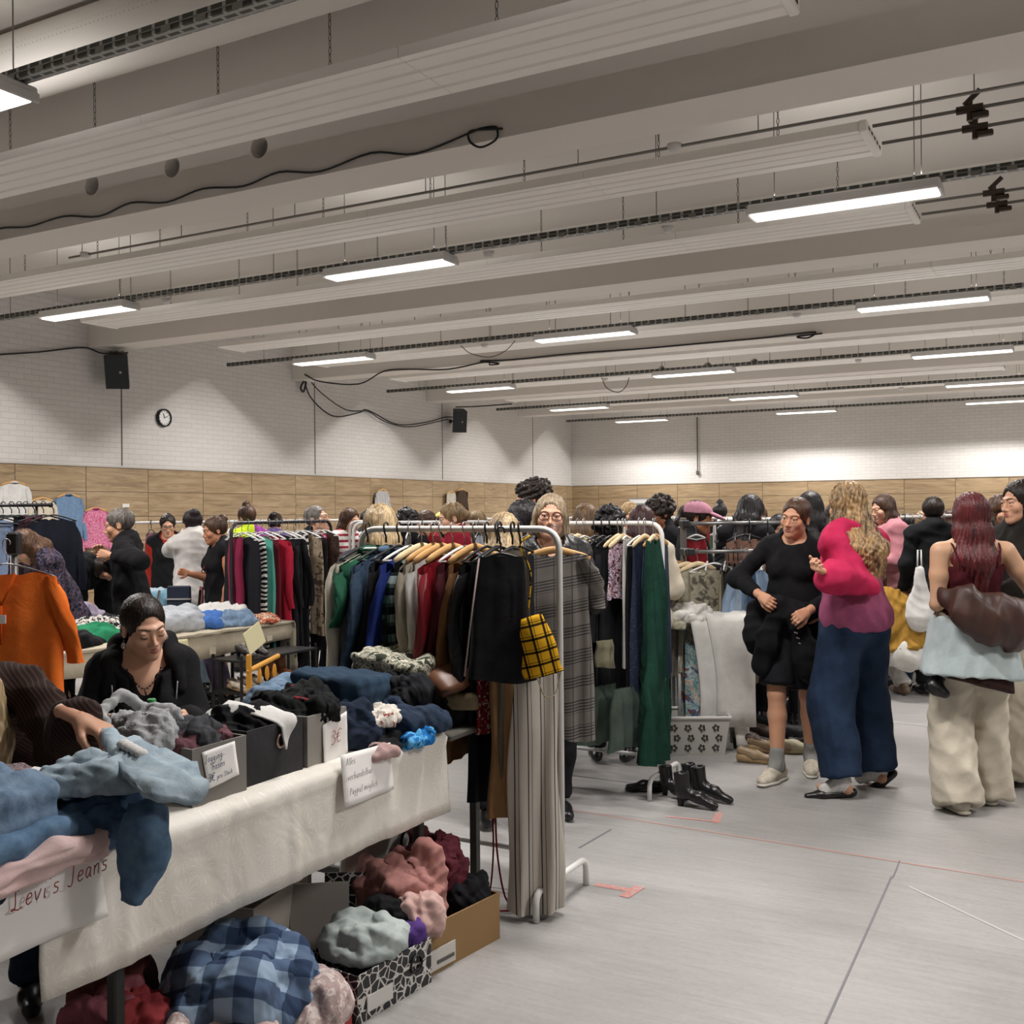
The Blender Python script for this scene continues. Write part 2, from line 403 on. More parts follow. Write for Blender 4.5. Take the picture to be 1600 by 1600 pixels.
# floor markings and seams (thin film on the vinyl)
def line(name, a, b, wd, m, n, label):
    a = Vector(a[:2]+(0,)) if isinstance(a, tuple) else Vector((a.x, a.y, 0)); b = Vector((b.x, b.y, 0))
    d = (b-a).normalized(); p = Vector((-d.y, d.x, 0))*wd/2; z = Vector((0, 0, .0012+.0004*(n % 3)))
    return struct('trim_%d' % n, MB().add([a-p+z, b-p+z, b+p+z, a+p+z], [(0, 1, 2, 3)]), m, label)
M_RED = NT('worn_red_tape'); _n = M_RED.noise(M_RED.co(), 60, 4); M_RED.col(M_RED.ramp(_n, [(.4, 'c9837a'), (.62, 'b9a09c')])); M_RED = M_RED.m
M_SEAM = plain('77767a', .7); M_FAINT = plain('b98f86', .7)
n = 20
for a, b, wd, m, lb in (((975, 1402), (1000, 1386), .045, M_RED, 'worn red corner mark, short arm'), ((930, 1382), (995, 1393), .04, M_RED, 'worn red corner mark, long arm'),
                        ((1118, 1286), (1124, 1270), .04, M_RED, 'faint red corner mark, short arm'), ((1040, 1276), (1118, 1284), .02, M_RED, 'faint red corner mark, long arm'),
                        ((870, 1262), (1600, 1378), .012, M_FAINT, 'faint reddish court line'), ((1393, 1370), (1290, 1600), .008, M_SEAM, 'dashed grey floor seam'),
                        ((905, 1325), (955, 1296), .01, M_SEAM, 'short grey floor seam'), ((700, 1378), (810, 1392), .008, M_SEAM, 'thin grey floor seam'),
                        ((1060, 1092), (1600, 1150), .02, plain('c6c5c4', .5), 'white court line'), ((1406, 1345), (1395, 1372), .006, M_SEAM, 'short end of the grey floor seam'),
                        ((1420, 1385), (1600, 1470), .012, plain('b9b8b8', .5), 'scuffed pale line')):
    line('trim', at(*a), at(*b), wd, m, n, lb); n += 1

# ------------------------------------------------------------ ceiling services
M_GALV = NT('galvanised_tray')
_co = M_GALV.co(); _b = M_GALV.n('ShaderNodeTexBrick', i={'Scale': 1, 'Mortar Size': .012, 'Brick Width': .1, 'Row Height': .05, 'Bias': 0})
_b.inputs['Color1'].default_value = (*lin('3c3d3a'), 1); _b.inputs['Color2'].default_value = (*lin('45463f'), 1); _b.inputs['Mortar'].default_value = (*lin('9a9c9a'), 1)
M_GALV.l(_co, _b.inputs['Vector']); M_GALV.col(_b.outputs[0]); M_GALV.rough(.5); M_GALV.b.inputs['Metallic'].default_value = .3; M_GALV = M_GALV.m
M_STEEL = plain('7f7d79', .45, .7); M_DSTEEL = plain('4a4947', .5, .4); M_WPL = plain('c9c8c6', .5); M_BLK = plain('17171a', .6)
def m_emit(c, s):
    t = NT('lit_diffuser'); t.b.inputs['Emission Color'].default_value = (*lin(c), 1); t.b.inputs['Emission Strength'].default_value = s; t.col('ffffff'); return t.m
M_LIT = m_emit('fff8f0', 2.2)
fx0 = None; k = 0
CN = ('over the long oak wall', 'second from the long wall', 'third from the long wall', 'farthest from the long wall')
RN = ('nearest the camera', 'in the second row', 'in the third row', 'in the fourth row', 'in the fifth row', 'by the end wall')
for r, fy in enumerate(FIX_Y):
    for c, fx in enumerate(FIX_X):
        if c == 3 or (c == 0 and r == 0): continue
        if fx0 is None:
            fx0 = empty('ceiling_light', (fx, fy, 4.02))
            MB().box((0, 0, .062), (1.5, .26, .075), bev=.012).build('housing', M_WPL, fx0)
            MB().box((0, 0, .014), (1.46, .2, .022), bev=.008).build('diffuser', M_LIT, fx0)
            for s in (-1, 1):
                MB().box((s*.745, 0, .035), (.02, .27, .06), bev=.006).build('end_cap', M_WPL, fx0)
                e = MB(); e.tube([(s*.55, 0, .09), (s*.55, 0, .88)], .0035, 5); e.tube([(s*.55-.05, 0, .09), (s*.55, 0, .19), (s*.55+.05, 0, .09)], .003, 5)
                e.build('suspension_wire', M_DSTEEL, fx0)
            o = fx0
        else: o = copy_tree(fx0); o.location = (fx, fy, 4.02)
        tag(o, 'white linear ceiling light, %s, %s' % (CN[c], RN[r]), 'light', 'linear lights under the cable trays')
for r, fy in enumerate(FIX_Y):
    t = empty('cable_tray', (0, 0, 0), 0, 'grey perforated cable tray above the lights ' + RN[r], 'cable tray', 'perforated cable trays')
    x0 = -12.9; x1 = XR-.02; L = x1-x0; mb = MB(); y = fy+.02
    mb.box(((x0+x1)/2, y, 4.125), (L, .09, .006)); mb.box(((x0+x1)/2, y-.045, 4.15), (L, .004, .055)); mb.box(((x0+x1)/2, y+.045, 4.15), (L, .004, .055))
    mb.build('channel', M_GALV, t)
    V = []; F = []; nr = int(L/.25); yy = y-.052
    for i in range(nr):
        a = x0+.02+i*.25; q = len(V)
        V += [(a, yy, 4.15), (a+.14, yy, 4.15), (a+.21, yy, 4.15), (a, yy, 4.142), (a+.14, yy, 4.142), (a+.21, yy, 4.142), (a+.14, yy, 4.112), (a+.21, yy, 4.112)]
        F += [(q, q+3, q+4, q+1), (q+1, q+4, q+5, q+2), (q+4, q+6, q+7, q+5)]
        if i: F.append((q-6, q-3, q+3, q))
    MB().add(V, F).build('toothed_lip', M_STEEL, t)
    MB().tube([(x0+.3, y, 4.165), (x1, y, 4.165)], .02, 6).build('power_cable', plain('33332f', .6), t)
    for i in range(9):
        xx = x0+.8+i*2.2
        MB().tube([(xx, y, 4.12), (xx, y, ZC)], .0045, 5).build('hanger_rod', M_STEEL, t)
# radiant heating panels
def panel(name, y0, y1, xa, xb, label):
    t = empty(name, (xa, y0, 4.25), 0, label, 'heating panel', 'ribbed radiant panels')
    wd = y1-y0; L = xb-xa
    prof = [(0, .065), (0, 0), (.03, 0)]
    nrib = 4; p = .03; st = (wd-.06)/nrib
    for i in range(nrib):
        a = .03+i*st
        prof += [(a+st*.18, 0), (a+st*.27, .012), (a+st*.36, 0), (a+st*.5, 0)] if i % 2 == 0 else [(a+st*.2, 0), (a+st*.3, .014), (a+st*.4, .014), (a+st*.5, 0)]
    prof += [(wd, 0), (wd, .065)]
    full = prof+[(wd-.004, .069), (.004, .069)]
    nseg = max(1, round(L/2.05)); mb = MB()
    for i in range(nseg):
        x_0 = i*L/nseg+.002; x_1 = (i+1)*L/nseg-.002
        V = [(x, yy, zz) for x in (x_0, x_1) for yy, zz in full]; m_ = len(full)
        F = [(j, (j+1) % m_, m_+(j+1) % m_, m_+j) for j in range(m_)]+[tuple(range(m_))[::-1], tuple(range(m_, 2*m_))]
        mb.add(V, F)
    mb.build('ribbed_sheet', M_WHITEPANEL, t)
    for xx in (-.03, L+.03): MB().box((xx, wd/2, .03), (.06, wd+.02, .085), bev=.01).build('end_cap', M_WHITEPANEL, t)
    sl = MB()
    for j in range(5): sl.box((L+.061, .08+j*(wd-.16)/4, .03), (.003, .06, .02))
    sl.build('vent_slots', M_BLK, t)
    global CHAIN
    for i in range(nseg):
        for s in (.28, .72):
            for yy in (.12,):
                cx = (i+s)*L/nseg
                if abs(cx) > 40: continue
                if CHAIN is None:
                    c = MB(); z = .07; j = 0
                    while z < ZC-4.25-.03:
                        pts = []
                        for q in range(8):
                            an = 2*PI*q/8; a_ = .009*math.cos(an); b_ = .024*math.sin(an)
                            pts.append((a_, 0, z+.022+b_) if j % 2 else (0, a_, z+.022+b_))
                        c.tube(pts, .0028, 4, closed=True); z += .042; j += 1
                    ch = c.build('chain', M_DSTEEL, t); CHAIN = ch.data; ch.location = (cx, yy, 0)
                else:
                    ch = bpy.data.objects.new('chain', CHAIN); COL.objects.link(ch); ch.parent = t; ch.location = (cx, yy, 0)
    return t
CHAIN = None
PN = ('before', 'behind')
for r, fy in enumerate(FIX_Y):
    for j, (a, b) in enumerate(((-1.06, -.46), (1.10, 1.70))):
        if r == 0 and j == 0 or r == 5: continue
        xe = .65 if r in (2, 3) else -1.38
        panel('radiant_heater', fy+a, fy+b, -12.05, xe, 'white ribbed heating panel hung on chains %s the lights %s' % (PN[j], RN[r]))
# pipes and valves at the end of two panels
M_PIPE = plain('6b6864', .4, .6); M_VALVE = plain('33261c', .5, .3)
for y0, nm, rows in ((7.69, 'one panel nearer', ''), (9.85, 'one panel farther', '')):
    t = empty('heating_pipe', (0, 0, 0), 0, 'twin steel heating pipes with brown valves, ' + nm, 'pipe', 'heating supply pipes')
    for s, yy in ((0, y0+.1), (1, y0+.5)):
        pp = [(-1.30, yy, 4.30), (-.55, yy, 4.30), (XR, yy, 4.30)]
        MB().tube(pp, .013, 10).build('pipe_run', M_PIPE, t)
        v = MB(); v.cyl((-.75, yy, 4.30), (-.58, yy, 4.30), .028, 12); v.cyl((-.665, yy, 4.22), (-.665, yy, 4.36), .02, 10); v.box((-.6, yy, 4.25), (.11, .05, .04), bev=.008)
        v.tube([(-.7, yy, 4.33), (-.6, yy, 4.42)], .02, 8); v.build('valve', M_VALVE, t)
        MB().tube([(-.28, yy, 4.30), (-.28, yy, ZC)], .006, 6).build('hanger_rod', M_DSTEEL, t)
c = empty('conduit', (0, 0, 0), 0, 'thin grey conduit running beside the second beam with white detectors', 'pipe')
MB().tube([(-9.2, 7.35, 4.25), (XR, 7.35, 4.25)], .012, 6).build('conduit_run', M_STEEL, c)
for xx in (-9.0, -7.6, -6.2, -4.8, -3.4, -2, -.6): MB().tube([(xx, 7.35, 4.25), (xx, 7.35, ZC)], .004, 5).build('hanger_rod', M_STEEL, c)
for i, p in enumerate(((-8.95, 7.35, 4.25), (-2.62, 7.35, 4.25), (-5.0, 8.75, 4.06), (-9.3, 8.75, 4.06), (-3.2, 8.78, 4.06), (-3.2, 13.5, 4.06), (-7.8, 13.5, 4.06), (-7.9, 18.2, 4.06), (-3.3, 18.2, 4.06), (-3.3, 22.9, 4.06))):
    d = MB(); d.lathe([(.0, -.03), (.035, -.03), (.05, -.012), (.055, .0), (.055, .02), (.02, .025)], p, 20)
    o = d.build('smoke_detector', M_WPL, None, True); z = p[2]
    tag(o, 'white round detector under the %s' % ('thin conduit, nearer the long wall', 'thin conduit, nearer the valves', 'tray in the second row, middle', 'tray in the second row, by the long wall', 'tray in the second row, by the big light', 'tray in the third row, right of the middle', 'tray in the third row, left of the middle', 'tray in the fourth row, far side', 'tray in the fourth row, near side', 'tray in the fifth row')[i], 'detector', 'round detectors')
# perforated round duct near the first row of lights
m = NT('perforated_duct'); v = m.n('ShaderNodeTexVoronoi', i={'Scale': 26, 'Randomness': .0}); m.l(m.co(), v.inputs['Vector'])
m.col(m.ramp(v.outputs['Distance'], [(0, 'b5b1ab'), (.14, 'd6d1ca')], 'CONSTANT')); m.rough(.8)
d = MB().tube([(x, 4.72, 4.66) for x in np.linspace(-10.5, 3.0, 24)], .22, 28); o = d.build('air_duct', m.m, None, True); tag(o, 'round pale perforated air duct under the ceiling slab', 'duct')
# black cables
def cable(name, pts, r, label, loops=(), group=None):
    e = MB().tube(pts, r, 6)
    o = e.build(name, M_BLK, None, True); return tag(o, label, 'cable', group)
pts = []
zs = lambda px, py: dp(px, py, 0)
def onface(px, py, y):
    d_ = ray(px, py); t_ = (y-_c0.y)/d_.y; return _c0+d_*t_
YF1 = 6.365
C = [(-30, 375), (0, 357), (45, 354), (100, 338), (155, 338), (204, 317), (260, 316), (317, 295), (380, 291), (436, 269), (500, 268), (580, 239), (650, 240), (733, 208), (750, 201), (772, 198), (777, 203), (775, 218), (752, 230), (735, 222), (732, 208), (745, 203), (785, 201)]
cable('cable', curve([onface(x, y, YF1-.006*(i > 17)) for i, (x, y) in enumerate(C)], 5), .0085, 'black cable clipped along the nearest beam, ending in a loop')
C = [(-20, 555), (60, 550), (130, 543), (160, 552), (200, 551)]
def onwall(px, py, x=XL+.03):
    d_ = ray(px, py); t_ = (x-_c0.x)/d_.x; return _c0+d_*t_
cable('cable', curve([onwall(*p) for p in C], 5), .012, 'black cable on the long wall leading to the nearer speaker')
C = [(476, 585), (500, 596), (560, 600), (600, 580), (640, 577), (700, 577), (760, 565), (765, 570), (780, 568), (750, 564), (800, 562), (900, 552), (1000, 545), (1100, 536), (1190, 528), (1240, 522), (1275, 519), (1262, 528), (1245, 526), (1285, 521)]
cable('cable', curve([onface(x, y, 15.86) for x, y in C], 5), .013, 'black cable draped along the third beam with knots')
C = [(474, 585), (485, 620), (520, 650), (560, 645), (575, 641), (620, 663), (665, 660), (695, 652), (712, 652)]
cable('cable', curve([onwall(*p, XL+.08) for p in C], 5), .014, 'thick black cable sagging down the brick wall to the farther speaker')
C = [(476, 583), (500, 612), (540, 640), (575, 643), (600, 658), (640, 667), (700, 655)]
cable('cable', curve([onwall(*p, XL+.12) for p in C], 5), .012, 'second sagging cable beside the thick one on the brick wall')
C = [(472, 583), (476, 592), (470, 605), (474, 612), (478, 598), (476, 583)]
cable('cable', curve([onwall(*p, XL+.1) for p in C], 5), .02, 'bundled black cable end hanging at the wall')
C = [(712, 636), (745, 635), (800, 631)]
cable('cable', curve([onface(x, y, 20.622) for x, y in C], 5), .014, 'black cable leaving the farther speaker along the beam')
C = [(940, 590), (948, 606), (966, 613), (978, 604), (983, 590)]
cable('cable', curve([onface(x, y, 18.2) for x, y in C], 4), .008, 'thin black loop of cable hanging below the fourth tray')
C = [(720, 540), (735, 552), (765, 558), (790, 548), (805, 532)]
cable('cable', curve([onface(x, y, 13.5) for x, y in C], 4), .006, 'thin black loop of cable hanging below the third tray')
# speakers
def speaker(px, py, s, label, ry, wy):
    p = onwall(px, py, XL+.32)
    t = empty('speaker', p, 0, label, 'speaker', 'wall speakers')
    M = Matrix.Rotation(R_(ry), 4, 'Z') @ Matrix.Rotation(R_(18), 4, 'X')
    V = []; h = s*.5; w1 = s*.33; w2 = s*.24; dpt = s*.3
    P = [(-w1, -dpt), (w1, -dpt), (w2, dpt), (-w2, dpt)]
    V = [M @ Vector((x, y, z)) for z in (-h, h) for x, y in P]
    MB().add(V, [(3, 2, 1, 0), (4, 5, 6, 7), (0, 1, 5, 4), (1, 2, 6, 5), (2, 3, 7, 6), (3, 0, 4, 7)]).build('cabinet', plain('202327', .6), t)
    g = MB().box((0, -dpt-.004, 0), (2*w1*.92, .008, 2*h*.94), bev=.003); g.v = [tuple(M @ Vector(v)) for v in g.v]; g.build('grille', plain('2b2f33', .8), t)
    g = MB().box((w1*.35, -dpt-.01, 0), (.03, .006, .03)); g.v = [tuple(M @ Vector(v)) for v in g.v]; g.build('badge', plain('b8b8b8', .4), t)
    q = Vector((XL-p.x+.01, 0, 0))
    MB().tube([(0, .0, 0), (q.x*.6, .1, 0), (q.x, .1, 0)], .02, 8).lathe([(.05, 0), (.05, .03)], (q.x, .1, 0), 16, Matrix.Rotation(R_(90), 4, 'Y')).build('bracket', M_BLK, t, True)
speaker(185, 579, .52, 'black wall speaker high on the brick wall, nearer one', 38, 0)
speaker(717, 657, .52, 'small black wall speaker farther along the brick wall', 40, 0)
s = MB().box((XL+.1, 11.55, 4.14), (.2, .06, .05)).box((XL+.03, 11.75, 4.5), (.04, .05, .8)); tag(s.build('mounting_rail', M_STEEL), 'grey steel rail on the wall above the nearer speaker', 'rail')
# clock
p = onwall(256, 653, XL+.03); t = empty('wall_clock', p, 0, 'round black-rimmed white wall clock', 'clock')
MY = Matrix.Rotation(R_(90), 4, 'Y')
MB().lathe([(.135, -.03), (.15, -.02), (.15, .03), (.135, .04), (.125, .03), (.125, .01)], (0, 0, 0), 32, MY).build('rim', M_BLK, t, True)
MB().lathe([(0, .012), (.127, .012), (.127, -.02), (0, -.02)][::-1], (0, 0, 0), 32, MY).build('dial', plain('e6e6e2', .5), t)
h = MB().box((.018, -.012, .035), (.004, .012, .08), Matrix.Rotation(R_(18), 4, 'X')).box((.018, .03, .012), (.004, .09, .009), Matrix.Rotation(R_(25), 4, 'X'))
for i in range(12): h.box((.016, .105*math.cos(i*PI/6), .105*math.sin(i*PI/6)), (.003, .012, .012))
h.build('hands', M_BLK, t)
# pull cord on the end wall
p = onface(1090, 742, YB-.06); MB_ = MB().tube([(p.x, p.y, 4.2), (p.x, p.y, p.z+.1)], .018, 8).box((p.x, p.y, p.z+.06), (.08, .08, .12), bev=.02)
tag(MB_.build('wall_sensor', plain('55534f', .5)), 'grey pipe with small camera on the end wall', 'camera')
# ------------------------------------------------------------ implicit surfaces (for bodies, clothes, hair, shoes, heaps)
def axis(lo, hi, st, zones=()):
    pts = []; x = lo
    while x < hi:
        pts.append(x); s_ = st
        for a, b, z in zones:
            if a-st*.5 <= x < b: s_ = min(s_, z)
        x += s_
    pts.append(x)
    return np.array(pts, dtype=np.float32)
class SDF:
    def __init__(s): s.p = []
    def E(s, c, r, R=None, k=.03, op='u'): s.p.append(('e', np.array(c, float), np.array((r, r, r) if isinstance(r, (int, float)) else r, float), None if R is None else np.array(R, float), k, op)); return s
    def C(s, a, b, ra, rb, k=.03, op='u', cap=False, flat=None): s.p.append(('c', np.array(a, float), np.array(b, float), (ra, rb, cap, flat), None, k, op)); return s
    def PL(s, pt, nrm, k=.004): s.p.append(('p', np.array(pt, float), np.array(nrm, float)/np.linalg.norm(nrm), None, k, 'i')); return s   # removes the side the normal points to
    def path(s, pts, rs, k=.03, flat=None):
        for i in range(len(pts)-1): s.C(pts[i], pts[i+1], rs[i], rs[i+1], k, flat=flat)
        return s
    def bounds(s):
        lo = np.full(3, 1e9); hi = -lo
        for q in s.p:
            if q[-1] != 'u': continue
            if q[0] == 'e': r = q[2].max(); lo = np.minimum(lo, q[1]-r); hi = np.maximum(hi, q[1]+r)
            elif q[0] == 'c':
                ra, rb = q[3][0], q[3][1]
                lo = np.minimum(lo, np.minimum(q[1]-ra, q[2]-rb)); hi = np.maximum(hi, np.maximum(q[1]+ra, q[2]+rb))
        return lo-.02, hi+.02
    def mesh(s, st, zones=((), (), ()), lo=None, hi=None, disp=None, smooth=1):
        l, h = s.bounds(); l = l-st; h = h+st
        if lo is not None: l = np.maximum(l, lo)
        if hi is not None: h = np.minimum(h, hi)
        ax = [axis(l[i], h[i], st, zones[i]) for i in range(3)]
        V = np.full([len(a) for a in ax], 1.0, dtype=np.float32)
        for q in s.p:
            k = q[-2]; op = q[-1]
            if q[0] == 'p':
                X = ax[0][:, None, None]; Y = ax[1][None, :, None]; Z = ax[2][None, None, :]
                d = -((X-q[1][0])*q[2][0]+(Y-q[1][1])*q[2][1]+(Z-q[1][2])*q[2][2])
                V = np.maximum(V, -d).astype(np.float32); continue
            m = k+st*2.5
            if q[0] == 'e': b0 = q[1]-q[2].max()-m; b1 = q[1]+q[2].max()+m
            else: ra, rb = q[3][0], q[3][1]; b0 = np.minimum(q[1]-ra, q[2]-rb)-m; b1 = np.maximum(q[1]+ra, q[2]+rb)+m
            sl = []
            for i in range(3):
                i0 = max(0, int(np.searchsorted(ax[i], b0[i]))-1); i1 = min(len(ax[i]), int(np.searchsorted(ax[i], b1[i]))+1); sl.append(slice(i0, i1))
            if any(x.stop <= x.start for x in sl): continue
            X = ax[0][sl[0]][:, None, None]; Y = ax[1][sl[1]][None, :, None]; Z = ax[2][sl[2]][None, None, :]
            if q[0] == 'e':
                x = X-q[1][0]; y = Y-q[1][1]; z = Z-q[1][2]; R = q[3]; r = q[2]
                if R is not None:
                    x, y, z = x*R[0, 0]+y*R[1, 0]+z*R[2, 0], x*R[0, 1]+y*R[1, 1]+z*R[2, 1], x*R[0, 2]+y*R[1, 2]+z*R[2, 2]
                k0 = np.sqrt((x/r[0])**2+(y/r[1])**2+(z/r[2])**2)+1e-9; k1 = np.sqrt((x/r[0]**2)**2+(y/r[1]**2)**2+(z/r[2]**2)**2)+1e-9
                d = k0*(k0-1)/k1
            else:
                ra, rb, cap, flat = q[3]; ab = q[2]-q[1]; L2 = max(float(ab @ ab), 1e-9)
                x = X-q[1][0]; y = Y-q[1][1]; z = Z-q[1][2]
                t = np.clip((x*ab[0]+y*ab[1]+z*ab[2])/L2, 0, 1)
                dx = x-t*ab[0]; dy = y-t*ab[1]; dz = z-t*ab[2]; rr = ra+(rb-ra)*t
                if flat is not None:
                    n_, f = flat; dn = dx*n_[0]+dy*n_[1]+dz*n_[2]; e = (f-1)*dn
                    d = np.sqrt((dx+e*n_[0])**2+(dy+e*n_[1])**2+(dz+e*n_[2])**2)-rr
                else: d = np.sqrt(dx*dx+dy*dy+dz*dz)-rr
                if cap:
                    L = math.sqrt(L2); ax_ = (x*ab[0]+y*ab[1]+z*ab[2])/L-L; d = np.maximum(d, ax_)
            S = V[tuple(sl)]
            if op == 'u':
                hh = np.maximum(k-np.abs(S-d), 0)/k; V[tuple(sl)] = np.minimum(S, d)-hh*hh*k*.25
            else:
                d = -d; hh = np.maximum(k-np.abs(S-d), 0)/k; V[tuple(sl)] = np.maximum(S, d)+hh*hh*k*.25
        return nets(V, ax, disp, smooth)
def nets(V, ax, disp=None, smooth=1):
    V = V.copy(); V[0] = 1; V[-1] = 1; V[:, 0] = 1; V[:, -1] = 1; V[:, :, 0] = 1; V[:, :, -1] = 1
    ins = V < 0; nx, ny, nz = V.shape
    cnt = np.zeros((nx-1, ny-1, nz-1), np.int8)
    offs = [(a, b, c) for a in (0, 1) for b in (0, 1) for c in (0, 1)]
    for a, b, c in offs: cnt += ins[a:nx-1+a, b:ny-1+b, c:nz-1+c]
    act = (cnt > 0) & (cnt < 8); I, J, K = np.nonzero(act); n = len(I)
    idx = np.full(act.shape, -1, np.int64); idx[I, J, K] = np.arange(n)
    vals = {o: V[I+o[0], J+o[1], K+o[2]] for o in offs}
    P = np.zeros((n, 3)); W = np.zeros(n)
    for a in offs:
        for d in range(3):
            if a[d]: continue
            b = list(a); b[d] = 1; b = tuple(b); va, vb = vals[a], vals[b]; m = (va < 0) != (vb < 0)
            t = np.where(m, va/np.where(m, va-vb, 1), 0)
            q = np.array([a[0]*np.ones(n), a[1]*np.ones(n), a[2]*np.ones(n)]).T; q[:, d] = t
            P[m] += q[m]; W[m] += 1
    P /= W[:, None]
    for d, ijk in enumerate((I, J, K)): P[:, d] = ax[d][ijk]+P[:, d]*(ax[d][ijk+1]-ax[d][ijk])
    F = []
    for d in range(3):
        u, v = (d+1) % 3, (d+2) % 3
        s0 = [slice(1, -1)]*3; s0[d] = slice(0, -1); s1 = list(s0); s1[d] = slice(1, None)
        A = ins[tuple(s0)]; B = ins[tuple(s1)]; m = A != B; e = np.array(np.nonzero(m)); 
        if e.shape[1] == 0: continue
        e = e+np.array([[1], [1], [1]]); e[d] -= 1
        f = []
        for du, dv in ((1, 1), (0, 1), (0, 0), (1, 0)):
            g = e.copy(); g[u] -= du; g[v] -= dv; f.append(idx[g[0], g[1], g[2]])
        f = np.array(f).T; flip = ~A[m]; f[flip] = f[flip][:, ::-1]; F.append(f)
    F = np.concatenate(F) if F else np.zeros((0, 4), int)
    F = F[(F >= 0).all(1)]
    for _ in range(smooth):
        S = np.zeros_like(P); Cn = np.zeros(n)
        for a, b in ((0, 1), (1, 2), (2, 3), (3, 0)):
            np.add.at(S, F[:, a], P[F[:, b]]); np.add.at(Cn, F[:, a], 1)
            np.add.at(S, F[:, b], P[F[:, a]]); np.add.at(Cn, F[:, b], 1)
        P = P*.5+.5*S/np.maximum(Cn, 1)[:, None]
    if disp is not None:
        N = vnorm(P, F); P = P+N*disp(P, N)[:, None]
    return P, F
def vnorm(P, F):
    a = P[F[:, 2]]-P[F[:, 0]]; b = P[F[:, 3]]-P[F[:, 1]]; c = np.cross(a, b); N = np.zeros_like(P)
    for k in range(4): np.add.at(N, F[:, k], c)
    return N/(np.linalg.norm(N, axis=1)[:, None]+1e-12)
def fold_noise(seed, amp, freq=18, aniso=(1, 1, .45)):
    "sharp-ish cloth creases from warped sines"
    rg = np.random.RandomState(seed); A = []
    for i in range(4):
        v = rg.normal(size=3)*np.array(aniso); v /= np.linalg.norm(v); A.append((v*freq*2.1*(1+.8*i), rg.rand()*7, rg.normal(size=3)*freq*.5, rg.rand()*7))
    def f(P, N=None):
        o = np.zeros(len(P))
        for i, (k, ph, w_, p2) in enumerate(A):
            o += (1.75-2.2*np.sqrt(np.sin(P @ k*.5+ph+1.6*np.sin(P @ w_*.8+p2))**2+.05))/(1+.9*i)
        return o*amp*1.1
    return f
def strand_noise(c, amp, n=34, seed=0, wavy=0):
    rg = np.random.RandomState(seed); p1, p2 = rg.rand(2)*6
    def f(P, N=None):
        q = P-np.array(c); ph = np.arctan2(q[:, 1], q[:, 0]); z = q[:, 2]
        warp = .035*np.sin(z*23+p1)+.03*np.sin(z*41+p2+ph*2)+wavy*np.sin(z*55+3*np.sin(ph*3))
        return amp*(np.sin((ph+warp)*n)+.6*np.sin((ph-warp)*n*1.7+1))
    return f
def join(*ms):
    V = []; F = []; n = 0
    for P, f in ms: V.append(P); F.append(f+n); n += len(P)
    return np.concatenate(V), np.concatenate(F)
def mobj(name, PF, m, parent=None, loc=None): return mk(name, PF[0], PF[1], m, parent, True, loc)
def rot(ax, deg): return np.array(Matrix.Rotation(R_(deg), 3, ax))
# ------------------------------------------------------------ people
def ik(a, b, l1, l2, pole):
    a = np.array(a, float); b = np.array(b, float); d = b-a; L = np.linalg.norm(d); m = (l1+l2)*.998
    if L > m: b = a+d/L*m; d = b-a; L = m
    u = d/L; x = (l1*l1-l2*l2+L*L)/(2*L); h = math.sqrt(max(l1*l1-x*x, 0)); p = np.array(pole, float); p = p-u*(p @ u); p /= np.linalg.norm(p)+1e-9
    return a+u*x+p*h, b
HD = dict(e=(.0305, -.0795, .004))
def head_sdf(s, c, R, k=1.0, male=False, lids=False):
    "skull, jaw, nose, brow, mouth and ears; c = head centre, R = head frame (front is -y)"
    T = lambda x, y, z: c+R @ (np.array((x, y, z))*k)
    s.E(T(0, .014, .03), np.array((.072, .093, .083))*k, R, .02)
    s.E(T(0, -.03, -.03), np.array((.057, .062, .078))*k, R, .02)
    s.C(T(-.036, -.02, -.062), T(-.012, -.066, -.09), .022*k, .017*k, .025); s.C(T(.036, -.02, -.062), T(.012, -.066, -.09), .022*k, .017*k, .025)
    s.E(T(0, -.074, -.092), .018*k, None, .02)
    for x in (-1, 1):
        s.E(T(x*.040, -.060, -.022), .024*k, None, .02)
        s.C(T(x*.008, -.087, .024), T(x*.044, -.068, .026), (.011 if male else .0085)*k, (.010 if male else .008)*k, .016)
        s.E(T(x*.0315, -.104, .004), np.array((.018, .0145 if not male else .018, .012))*k, R, .014, 's')
        s.E(T(x*.0305, -.0775, .004), .0148*k if lids else .0122*k, None, .004); s.E(T(x*.0315, -.0835, .0135), np.array((.017, .010, .0055))*k, R, .006); s.E(T(x*.031, -.083, -.0075), np.array((.016, .009, .005))*k, R, .006)
        s.E(T(x*.074, .012, -.006), np.array((.010, .019, .031))*k, R @ rot('Z', x*22), .008)
        s.E(T(x*.082, .006, -.002), np.array((.006, .010, .018))*k, R, .006, 's')
    s.C(T(0, -.088, .006), T(0, -.109, -.031), (.0075 if male else .0062)*k, (.0115 if male else .0095)*k, .012)
    for x in (-1, 1): s.E(T(x*.0115, -.097, -.036), (.009 if male else .0078)*k, None, .008)
    s.E(T(0, -.082, -.06), np.array((.026, .016, .017))*k, R, .015)
    s.E(T(0, -.103, -.0605), np.array((.024, .006, .0028))*k, R, .004, 's')
    return T
